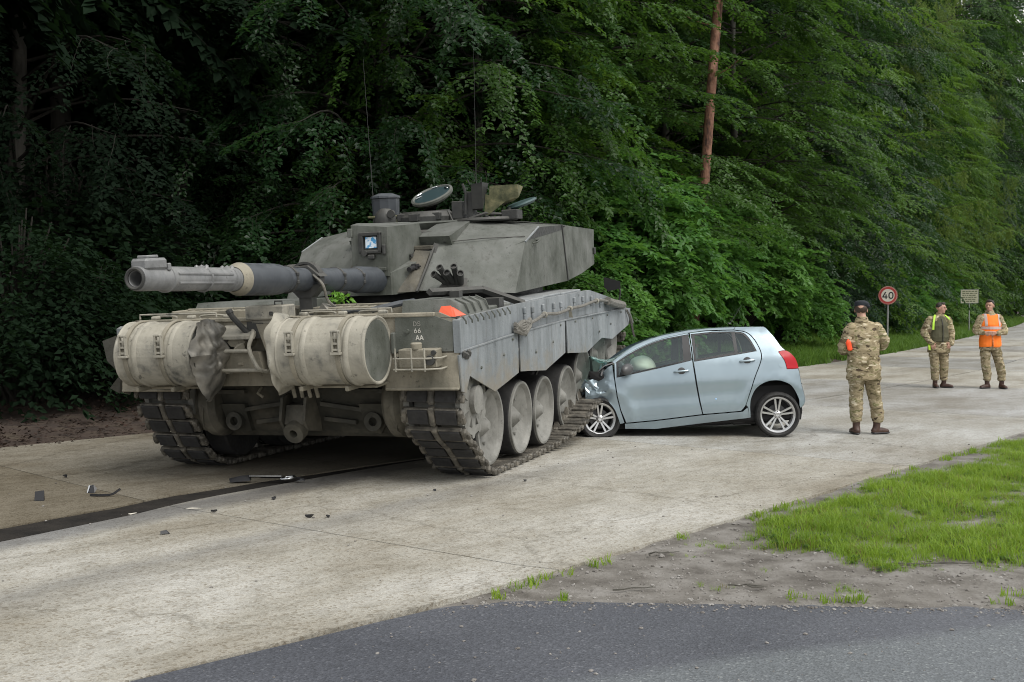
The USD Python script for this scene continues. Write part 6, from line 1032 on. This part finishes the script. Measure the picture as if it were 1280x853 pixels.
K['bush_d'] = make_kind('kind_bush_d', bush_kind(14, 3.4, 1.9, 280, .08, .05, per=6), M['leaf_blue'], M['bark'])
def larch_kind(seed, h):
    r = np.random.default_rng(seed); tm, line = trunk_mesh(r, h, .22, .05, wob=.05); wood = []; P, D, N, L, W = [], [], [], [], []
    for k in range(80):
        f = (k + r.uniform(0, 1)) / 80; z = 3.2 + (h - 3.6) * f; az = k * 2.39996; R = 4.4 * (1 - f) ** .7 * r.uniform(.45, 1.15) + .4
        b = np.array([0, 0, z]); e = b + [math.cos(az) * R, math.sin(az) * R, R * .06]; m = (b + e) / 2 - [0, 0, .05 * R]
        pts = curve([b, m, e], 5); wood.append(tube(pts, np.linspace(.02, .004, len(pts)), 4))
        for q in range(int(17 * R) + 5):
            g = r.uniform(.15, 1); p = np.array([np.interp(g, np.linspace(0, 1, len(pts)), pts[:, c]) for c in range(3)]) + r.normal(0, .1, 3) * [1, 1, .3]
            ln = r.uniform(.3, .85); m_ = int(ln / .045); sway = r.normal(0, .14, 2)
            for j in range(m_):
                u = j / m_; P.append(p + [sway[0] * u * u, sway[1] * u * u, -ln * u]); a = r.uniform(0, 6.3); D.append([math.cos(a) * .75, math.sin(a) * .75, -.7]); N.append([math.sin(a), -math.cos(a), .3]); L.append(.13); W.append(.04)
    return tm, cat_(wood), leaf_quads(np.array(P), np.array(D), np.array(N), np.array(L), np.array(W), 0)
K['beech_hi'] = make_kind('kind_beech_hi', tree_kind(6, 17, .18, 3.2, 4.2, 720, leaf=.125, width=.095, dense_low=1.5, per=6, layered=.14, droop=.3, tiltm=-.2), M['leaf_beech'], M['bark'])
K['dark_hi'] = make_kind('kind_dark_hi', tree_kind(7, 18, .20, 3.4, 4.6, 640, leaf=.12, width=.09, dense_low=1.35, per=6, droop=.55), M['leaf_shaded'], M['bark'])
K['bush_e'] = make_kind('kind_bush_e', bush_kind(15, 2.6, 1.7, 300, .10, .065, per=5, droop=.5), M['leaf_shaded'], M['bark'])
K['larch'] = make_kind('kind_larch', larch_kind(21, 17), M['leaf_larch'], M['bark'])

def at_px(px, Z):           # lateral position of a picture column at a given depth
    return (px - 640) / 1420 * Z
def clear_of_road(x, y, R):
    """Moves a plant back from the left road edge until its crown of radius R clears the edge."""
    d = (np.array([x, y]) - Lc); k = int(np.argmin((d ** 2).sum(1))); side = d[k] @ nl[k]
    return (x, y) if side >= R else tuple(Lc[k] + nl[k] * R)
G_FOR = 'trees deep inside the dark forest'
# front row along the left road edge, from the left of the picture to the far right
front = [
 ('dark_hi', 15, 22.0, 20, .95, 'dark tree whose leaf sprays hang into the upper left corner of the picture'),
 ('dark_hi', 85, 28.5, 140, .9, 'dark tree standing back in the gloom left of the muzzle'),
 ('beech_c', 420, 31.0, 75, .95, 'dark beech rising behind the raised gun barrel'),
 ('beech_c', 480, 26.3, 140, 1.0, 'tall beech with bright sprays directly above the turret hatch'),
 ('beech_b', 600, 28.1, 320, 1.0, 'beech with long arching bright green branches right of the turret antennas'),
 ('beech_hi', 715, 32.5, 15, 1.0, 'dense beech behind the large bush left of the red pine trunk'),
 ('beech_hi', 838, 36.5, 110, 1.0, 'beech with flat layered fans just left of the red pine trunk'),
 ('beech_hi', 940, 38.5, 230, 1.0, 'beech with flat layered fans just right of the red pine trunk'),
 ('beech_c', 985, 46.5, 260, 1.0, 'shaded beech behind the middle bush above the silver hatchback'),
 ('beech_d', 1075, 51.5, 60, 1.15, 'broad beech whose pale leafy tiers spread above the round speed sign'),
 ('beech_c', 1140, 59.0, 180, 1.2, 'beech between the round speed sign and the rectangular board'),
 ('beech_d', 1165, 74.0, 300, 1.1, 'beech behind the rectangular board sign'),
 ('beech_b', 1225, 79.5, 30, 1.3, 'beech standing over the grass bank beyond the rectangular board'),
 ('beech_a', 1262, 90.5, 210, 1.3, 'far beech at the right margin where the road leaves the picture'),
 ('beech_c', 1292, 105.5, 110, 1.5, 'farthest beech over the end of the grass bank'),
 ('beech_d', 1300, 83.5, 10, 1.4, 'beech half cut off by the right margin above the road'),
]
front = [(k_, at_px(px_, Z_), Z_, yw_, sc_, lab_) for k_, px_, Z_, yw_, sc_, lab_ in front]
CR = dict(beech_a=4.6, beech_b=4.4, beech_c=4.8, beech_d=4.6, beech_hi=4.4, dark_hi=4.4, bush_a=3.1, bush_b=2.6, bush_c=1.9, bush_d=2.2, bush_e=2.0)
for kd, x, y, yw, sc, lab in front:
    if x > 3: x, y = clear_of_road(x, y, CR[kd] * sc * (.92 if y < 40 else 1.12) + .3)
    copy_of(K[kd], 'beech_tree', lab, 'tree', (x, y, .3), yw, scale=sc)
copy_of(K['larch'], 'larch_tree', 'yellow green larch with hanging curtains of needles at upper right', 'tree', (*clear_of_road(at_px(1166, 66), 66, 6.6), .6), 40, scale=1.45)
copy_of(K['larch'], 'larch_tree', 'second larch at the right margin behind the hanging yellow green one', 'tree', (*clear_of_road(at_px(1225, 84), 84, 7.5), .8), 190, scale=1.7)
for q_, (px_, Z_, sc_, lab_) in enumerate([(1262, 104, 2.0, 'third larch far back above the end of the grass bank'), (1292, 92, 1.8, 'larch partly cut off by the right margin of the picture'), (1120, 70, 1.7, 'larch rising behind the pale tiered beech over the speed sign')]):
    copy_of(K['larch'], 'larch_tree', lab_, 'tree', (*clear_of_road(at_px(px_, Z_), Z_, 8.0), .8), 70 * q_, scale=sc_)
for q_, (px_, Z_, sc_, lab_) in enumerate([(1205, 112, 2.1, 'large distant beech closing the forest at upper right'), (1244, 128, 2.3, 'large distant beech above the bend of the road'), (1280, 140, 2.4, 'most distant large beech right of the road bend'), (1325, 120, 2.2, 'large beech beyond the right margin with only its left side showing'), (1252, 205, 2.4, 'beech closing the view at the far end of the road'), (1275, 215, 2.6, 'second beech closing the view where the road disappears'), (1300, 210, 2.4, 'third beech beyond the end of the road at the right margin'), (1268, 165, 2.7, 'huge distant beech filling the upper right corner of the picture'), (1310, 175, 2.8, 'huge distant beech behind the upper right corner')]):
    copy_of(K['beech_c' if q_ % 2 else 'beech_a'], 'beech_tree', lab_, 'tree', (*clear_of_road(at_px(px_, Z_), Z_, 9.0), .8), 100 * q_, scale=sc_)
# deeper rows closing the forest
r = np.random.default_rng(5); deep = 0
for row, d0 in enumerate((8.0, 11, 14.5, 19, 25, 32, 40)):
    sf = -2.2 + .37 * row
    while sf < 9.3:
        p = left_of_road(sf, d0 + r.uniform(-1.5, 1.5)); seg = int(np.clip(sf, 0, 9)); ln = math.dist(LE[seg], LE[seg + 1])
        z = float(bank_z(d0)) - .1
        px_ = 640 + 1420 * p[0] / max(p[1], 1); lf_ = px_ < 400
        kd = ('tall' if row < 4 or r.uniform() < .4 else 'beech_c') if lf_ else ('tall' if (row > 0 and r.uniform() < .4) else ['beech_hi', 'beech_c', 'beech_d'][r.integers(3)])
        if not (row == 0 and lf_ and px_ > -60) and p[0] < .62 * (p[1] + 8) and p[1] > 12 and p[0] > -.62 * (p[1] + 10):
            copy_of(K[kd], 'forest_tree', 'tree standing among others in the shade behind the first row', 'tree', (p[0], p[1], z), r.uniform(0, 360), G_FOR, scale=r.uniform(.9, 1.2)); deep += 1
        sf += (3.2 + .3 * row) / ln * r.uniform(.8, 1.25)
# bushes
bushes = [
 ('bush_a', 772, 28.8, 10, 1.0, 'tallest leafy bush right behind the turret of the tank'),
 ('bush_a', 880, 31.7, 130, 1.0, 'large bright bush behind the roof of the silver hatchback'),
 ('bush_a', 965, 34.8, 220, .95, 'bush with drooping bright leaf fans right of the car roof'),
 ('bush_b', 1020, 38.2, 300, .9, 'lower bush left of the soldier with the beret'),
 ('bush_b', 835, 28.2, 80, .70, 'low bush in the shade just behind the windscreen of the car'),
 ('bush_b', 720, 26.4, 200, .85, 'bush filling the gap under the turret overhang'),
 ('bush_d', 1072, 46.0, 40, 1.0, 'bluish small leaved shrub behind the head of the soldier with a beret'),
 ('bush_c', 1135, 52.5, 60, 1.3, 'dark round shrub right of the speed sign post'),
 ('bush_b', 1170, 59.0, 150, 1.15, 'bush with hanging tiers behind the soldier in the olive vest'),
 ('bush_b', 1212, 74.0, 10, 1.25, 'bush behind the rectangular board sign by the grass bank'),
 ('bush_c', 1250, 87.0, 90, 1.8, 'dark shrub at the far end of the grass bank'),
 ('bush_d', 1262, 190.0, 20, 3.4, 'distant thicket where the road ends in the trees'),
 ('bush_d', 1284, 196.0, 120, 3.6, 'second distant thicket right of the end of the road'),
 ('bush_d', 1304, 180.0, 220, 3.6, 'third distant thicket at the right margin beyond the road'),
 ('bush_e', 108, 18.6, 30, 1.05, 'dark bush in the shade left of the fuel drums'),
 ('bush_e', 20, 17.4, 160, 1.3, 'dark bush at the left margin above the brown leaves'),
 ('bush_e', 60, 21.5, 70, 1.9, 'tall dark thicket filling the left margin under the hanging sprays'),
 ('bush_e', 345, 24.0, 260, .65, 'shaded bush behind the rear of the tank'),
 ('bush_d', 560, 25.0, 260, .9, 'small leaved shrub hidden behind the turret roof'),
]
bushes = [(k_, at_px(px_, Z_), Z_, yw_, sc_, lab_) for k_, px_, Z_, yw_, sc_, lab_ in bushes]
for kd, x, y, yw, sc, lab in bushes:
    if x > 3 and y < 150: x, y = clear_of_road(x, y, CR[kd] * sc * (1.0 if y < 40 else 1.25) + .3)
    copy_of(K[kd], 'bush', lab, 'bush', (x, y, .15), yw, scale=sc)
# red barked pine: bare trunk
pt = thing('pine_tree', 'tall bare red barked pine trunk leaning slightly right', 'tree', (at_px(863, 31.8), 31.8, .3), 0)
tm, ln = trunk_mesh(np.random.default_rng(3), 21, .145, .115, lean=(.075, 0), wob=.02, n=12, seg=20)
obj('trunk', tm, M['pine_bark'], pt, smooth=True)
_r = np.random.default_rng(8)
for k in range(7):
    z = 5 + k * 1.4; a = _r.uniform(0, 6.3); b = np.array([.075 * z, 0, z]); Lk = _r.uniform(.5, 1.6)
    obj('dead_branch', tube(curve([b, b + [math.cos(a) * Lk * .5, math.sin(a) * Lk * .5, .1], b + [math.cos(a) * Lk, math.sin(a) * Lk, .35]], 4), np.linspace(.025, .006, 9), 5), M['pine_bark'], pt)
P, D, N, L, W = [], [], [], [], []
for k in range(2600):
    c = np.array([1.5, 0, 19.5]) + _r.normal(0, 1, 3) * [1.7, 1.7, 1.1]; P.append(c); D.append(_r.normal(0, 1, 3)); N.append(_r.normal(0, 1, 3)); L.append(.3); W.append(.09)
obj('crown', leaf_quads(np.array(P), np.array(D), np.array(N), np.array(L), np.array(W)), M['leaf_dark'], pt, smooth=False)
# forest trunks that show as dark columns
for k, (px, Z, rad, lab) in enumerate([(30, 25, .16, 'thin dark trunk at the far left margin'), (72, 24, .24, 'thick dark trunk left of the gun'), (222, 26, .30, 'broad black trunk above the muzzle of the gun'), (312, 30, .2, 'slim black trunk right of the broad one above the gun'), (345, 31, .22, 'dark trunk above the middle of the gun barrel'), (634, 30, .26, 'grey trunk rising behind the machine gun mount')]):
    t_ = thing('bare_tree', lab, 'tree', (at_px(px, Z), Z, .5), 0)
    a, ln = trunk_mesh(np.random.default_rng(40 + k), 16, rad, rad * .6, wob=.06, n=10)
    obj('trunk', a, M['bark'], t_, smooth=True)
    obj('branches', [tube(curve([ln[-3] , ln[-3] + [1.2 * math.cos(q), 1.2 * math.sin(q), 1.0], ln[-3] + [2.6 * math.cos(q), 2.6 * math.sin(q), 1.6]], 4), np.linspace(.06, .02, 9), 5) for q in (0, 1.6, 3.1, 4.7)], M['bark'], t_)
# ---- point instancers: grass, litter, gravel
def instancer(name, protos, pos, yaw, scale, label, cat, tilt=None):
    pi = UsdGeom.PointInstancer.Define(stage, f'/World/{name}'); n = len(pos); paths = []
    for k, (m, mat) in enumerate(protos):
        q = usdkit.mesh(stage, f'/World/{name}/piece_{k:03d}', m, mat, smooth=False); paths.append(q.GetPath())
    pi.CreatePrototypesRel().SetTargets(paths)
    rr_ = np.random.default_rng(len(name)); pi.CreateProtoIndicesAttr(Vt.IntArray.FromNumpy(rr_.integers(0, len(protos), n).astype(np.int32)))
    pi.CreatePositionsAttr(Vt.Vec3fArray.FromNumpy(np.asarray(pos, np.float32)))
    h = np.asarray(yaw) / 2; tl_ = np.zeros(n) if tilt is None else np.asarray(tilt) / 2
    pi.CreateOrientationsAttr(Vt.QuathArray([Gf.Quath(float(math.cos(a) * math.cos(b)), float(math.cos(a) * math.sin(b)), float(math.sin(a) * math.sin(b)), float(math.sin(a) * math.cos(b))) for a, b in zip(h, tl_)]))
    pi.CreateScalesAttr(Vt.Vec3fArray.FromNumpy(np.repeat(np.asarray(scale, np.float32)[:, None], 3, 1)))
    return tag(pi.GetPrim(), label, cat, kind='stuff')
def tuft(seed, n, h, w, spread):
    r = np.random.default_rng(seed); v, f = [], []
    for k in range(n):
        a = r.uniform(0, 6.283); b = np.array([r.normal(0, spread), r.normal(0, spread), 0]); hh = h * r.uniform(.5, 1.15); lean = r.uniform(.15, 1.3) * hh; d = np.array([math.cos(a), math.sin(a), 0]); s = np.array([-d[1], d[0], 0]) * w / 2
        q = [b, b + d * lean * .3 + [0, 0, hh * .55], b + d * lean + [0, 0, hh * .92]]; i = len(v)
        v += [q[0] - s, q[0] + s, q[1] - s * .8, q[1] + s * .8, q[2]]; f += [(i, i + 1, i + 3), (i, i + 3, i + 2), (i + 2, i + 3, i + 4)]
    return TM(v, f)
M['grass'] = leafmat('grass', (.13, .22, .022), (.29, .43, .06), (.36, .54, .05), rough=.5, mixf=.4)
_w = np.random.default_rng(12); _a = _w.uniform(0, 6.3, 16)
rosette = leaf_quads(np.c_[_w.normal(0, .03, (16, 2)), _w.uniform(.01, .04, 16)], np.c_[np.cos(_a), np.sin(_a), _w.uniform(.0, .5, 16)], np.c_[np.zeros((16, 2)), np.ones(16)] + _w.normal(0, .2, (16, 3)), _w.uniform(.03, .06, 16), _w.uniform(.02, .04, 16))
M['weed'] = leafmat('weed_leaf', (.05, .11, .02), (.13, .24, .04), (.15, .28, .03), rough=.5)
M['straw'] = leafmat('straw', (.14, .12, .04), (.30, .26, .10), (.25, .22, .06), rough=.7, mixf=.25)
M['grass_far'] = leafmat('grass_far', (.06, .13, .02), (.14, .25, .04), (.17, .31, .04), rough=.55, mixf=.35)
r = np.random.default_rng(77)
# right foreground
n = 110000; x = r.uniform(.9, 15, n); y = r.uniform(6.7, 24, n)
red = np.interp(y, Rc[:, 1], Rc[:, 0])
d_road = (x - red) * .77
cover = meshkit.fbm(np.c_[x * .55, y * .55, 0 * x], 3, 44); fine = meshkit.fbm(np.c_[x * 2.4, y * 2.4, 0 * x], 3, 45)
inside = np.clip((d_road - .04) / .4, 0, 1) * np.clip((y - 6.95 - np.clip(3.0 - x, 0, 2) * .40) / .9, 0, 1)
score = inside * 1.05 + (cover - .5) * 1.7 + (fine - .5) * 2.2 - np.clip((3.2 - x) / 1.7, 0, 1) * .42
ok = (d_road > .05) & (x < .47 * y + 1.5) & (score > .26) & (r.uniform(0, 1, n) < np.clip((score - .44) * 2.4, .0, 1) + .05 * (score > .34) + .035) & (y > 6.9)
x, y, sc = x[ok], y[ok], np.clip(.24 + (score[ok] - .46) * .70, .16, .80) * r.uniform(.7, 1.25, ok.sum())
instancer('grass', [(tuft(k, 14, .13, .007, .05), M['grass']) for k in range(5)] + [(tuft(9, 9, .10, .006, .05), M['straw']), (tuft(10, 12, .06, .008, .06), M['grass']), (rosette, M['weed'])], np.c_[x, y, verge_z(x, y) - .004], r.uniform(0, 6.3, len(x)), sc, 'bright green grass growing on the verge at the lower right', 'grass')
# small weeds along road and asphalt edges
k = 160; xe, ye = [], []
for q in range(k):
    yy = r.uniform(6.75, 15); xx = np.interp(yy, Rc[:, 1], Rc[:, 0]) + abs(r.normal(0, .07)) + .05
    if meshkit.noise(np.array([[xx * 2, yy * 2, 0.]]), 7)[0] > .52: xe.append(xx); ye.append(yy)
for q in range(60):
    xx = r.uniform(.2, 3.4); yy = 6.68 + abs(r.normal(0, .1))
    if meshkit.noise(np.array([[xx * 1.6, 0., 3.]]), 9)[0] > .55: xe.append(xx); ye.append(yy)
xe, ye = np.array(xe), np.array(ye)
instancer('weeds', [(tuft(20 + k, 10, .07, .008, .02), M['grass']) for k in range(3)], np.c_[xe, ye, verge_z(xe, ye)], r.uniform(0, 6.3, len(xe)), r.uniform(.5, 1.2, len(xe)), 'small green weeds along the edge of the concrete and asphalt', 'weeds')
# bank on the far side
pos = []
for q in range(9000):
    sf = 5.0 + 4.4 * r.uniform() ** 1.5; d = .1 + 4.5 * r.uniform() ** 1.3
    p = left_of_road(sf, d)
    if meshkit.noise(np.array([[p[0] * .8, p[1] * .8, 0.]]), 15)[0] > .25 - .1 * min(d, 2): pos.append((*p, float(bank_z(d)) - .03))
pos = np.array(pos)
instancer('bank_grass', [(tuft(30 + k, 18, .34, .02, .09), M['grass_far']) for k in range(3)], pos, r.uniform(0, 6.3, len(pos)), r.uniform(.6, 1.4, len(pos)), 'green grass on the bank beyond the road under the trees', 'grass')
# leaf litter
M['litter'] = leafmat('litter', (.022, .013, .009), (.07, .042, .027), (.03, .016, .009), rough=.7, mixf=.1)
lp = []
for q in range(9000):
    sf = -1.0 + 6.2 * r.uniform(); d = 7.0 * r.uniform() ** 1.3 - .35; p = left_of_road(sf, d); lp.append((*p, float(bank_z(d)) + .02 + r.uniform(0, .03)))
lp = np.array(lp)
lf = leaf_quads(np.array([[-.04, 0, 0.], [-.02, .06, .01], [.03, -.07, .01]]), np.array([[1, .2, .2], [-.3, 1, .25], [.5, -1, .1]]), np.array([[.2, .1, 1.], [0, .3, 1], [.3, 0, 1]]), np.array([.09, .08, .085]), np.array([.06, .05, .055]))
instancer('leaf_litter', [(lf, M['litter'])], lp, r.uniform(0, 6.3, len(lp)), r.uniform(.45, 1.0, len(lp)), 'brown dead leaves and twigs lying under the trees at left', 'leaves', tilt=r.uniform(-.5, .5, len(lp)))
# gravel on the verge, grit on the asphalt and concrete
M['stone'] = paint('stone', [(.10, .09, .08), (.20, .185, .17), (.32, .31, .29)], scale=9, rough=(.7, .9), coords='world')
def pebble(seed):
    q = trimesh.creation.icosphere(1, 1.0); rr_ = np.random.default_rng(seed); q.vertices *= (1 + rr_.normal(0, .16, (len(q.vertices), 1))) * [1.1, .85, .6]; return q
n = 24000; x = r.uniform(-.6, 9, n); y = r.uniform(6.6, 13, n) ; d_road = (x - np.interp(y, Rc[:, 1], Rc[:, 0])) * .77
ok = (d_road > .02) & (y > 6.68 - .02 * x) & (r.uniform(0, 1, n) < np.exp(-(y - 6.6) * .35)); x, y = x[ok], y[ok]
sz = .004 + .011 * r.uniform(0, 1, len(x)) ** 3
instancer('gravel', [(pebble(k), M['stone']) for k in range(3)], np.c_[x, y, verge_z(x, y) + sz * .2], r.uniform(0, 6.3, len(x)), sz, 'loose gravel on the bare soil between concrete and asphalt', 'gravel')
n = 320; x = r.uniform(-2, 4, n); y = r.uniform(4.2, 6.5, n); ok = shapely.contains_xy(asp.buffer(-.05), x, y); x, y = x[ok], y[ok]; xg = r.uniform(-.4, 4, 700); yg = np.interp(xg, [-.4, -.05, 2.95, 5.5], [6.5, 6.66, 6.5, 6.42]) - np.abs(r.normal(0, .07, 700)); x, y = np.r_[x, xg], np.r_[y, yg]; sz = .003 + .010 * r.uniform(0, 1, len(x)) ** 4
n2 = 420; xs = r.uniform(-5, 6, n2); ys = r.uniform(6.5, 15, n2); keep = xs < np.interp(ys, Rc[:, 1], Rc[:, 0]) - .05; xs, ys = xs[keep], ys[keep]; s2 = .003 + .009 * r.uniform(0, 1, len(xs)) ** 4
instancer('grit', [(pebble(k + 5), M['stone']) for k in range(3)], np.r_[np.c_[x, y, -.006 + sz * .3], np.c_[xs, ys, .002 + s2 * .3]], r.uniform(0, 6.3, len(x) + len(xs)), np.r_[sz, s2], 'scattered grit and small stones on the asphalt and concrete', 'grit')
# twigs on the verge
for k, (x0, y0, a, Lk, lab) in enumerate([(2.55, 7.6, 85, .62, 'long thin brown twig lying across the grass edge'), (.62, 6.95, 70, .28, 'short twig on the gravel near the asphalt edge'), (1.35, 7.05, 100, .22, 'crooked twig on the bare soil nearest the small grass tuft'), (.95, 7.9, 60, .2, 'small twig on the soil beside the concrete edge')]):
    t_ = thing('twig', lab, 'twig', (x0, y0, float(verge_z(np.array([x0]), np.array([y0]))[0]) + .02), a)
    q = np.random.default_rng(k); pts = np.c_[q.normal(0, .012, 7), np.linspace(0, Lk, 7), q.normal(0, .004, 7)]
    obj('stem', tube(pts, np.linspace(.006, .003, 7), 5), M['bark'], t_)
    obj('side_shoot', tube([pts[3], pts[3] + [.05, .06, .006], pts[3] + [.07, .13, .01]], [.004, .003, .002], 4), M['bark'], t_)
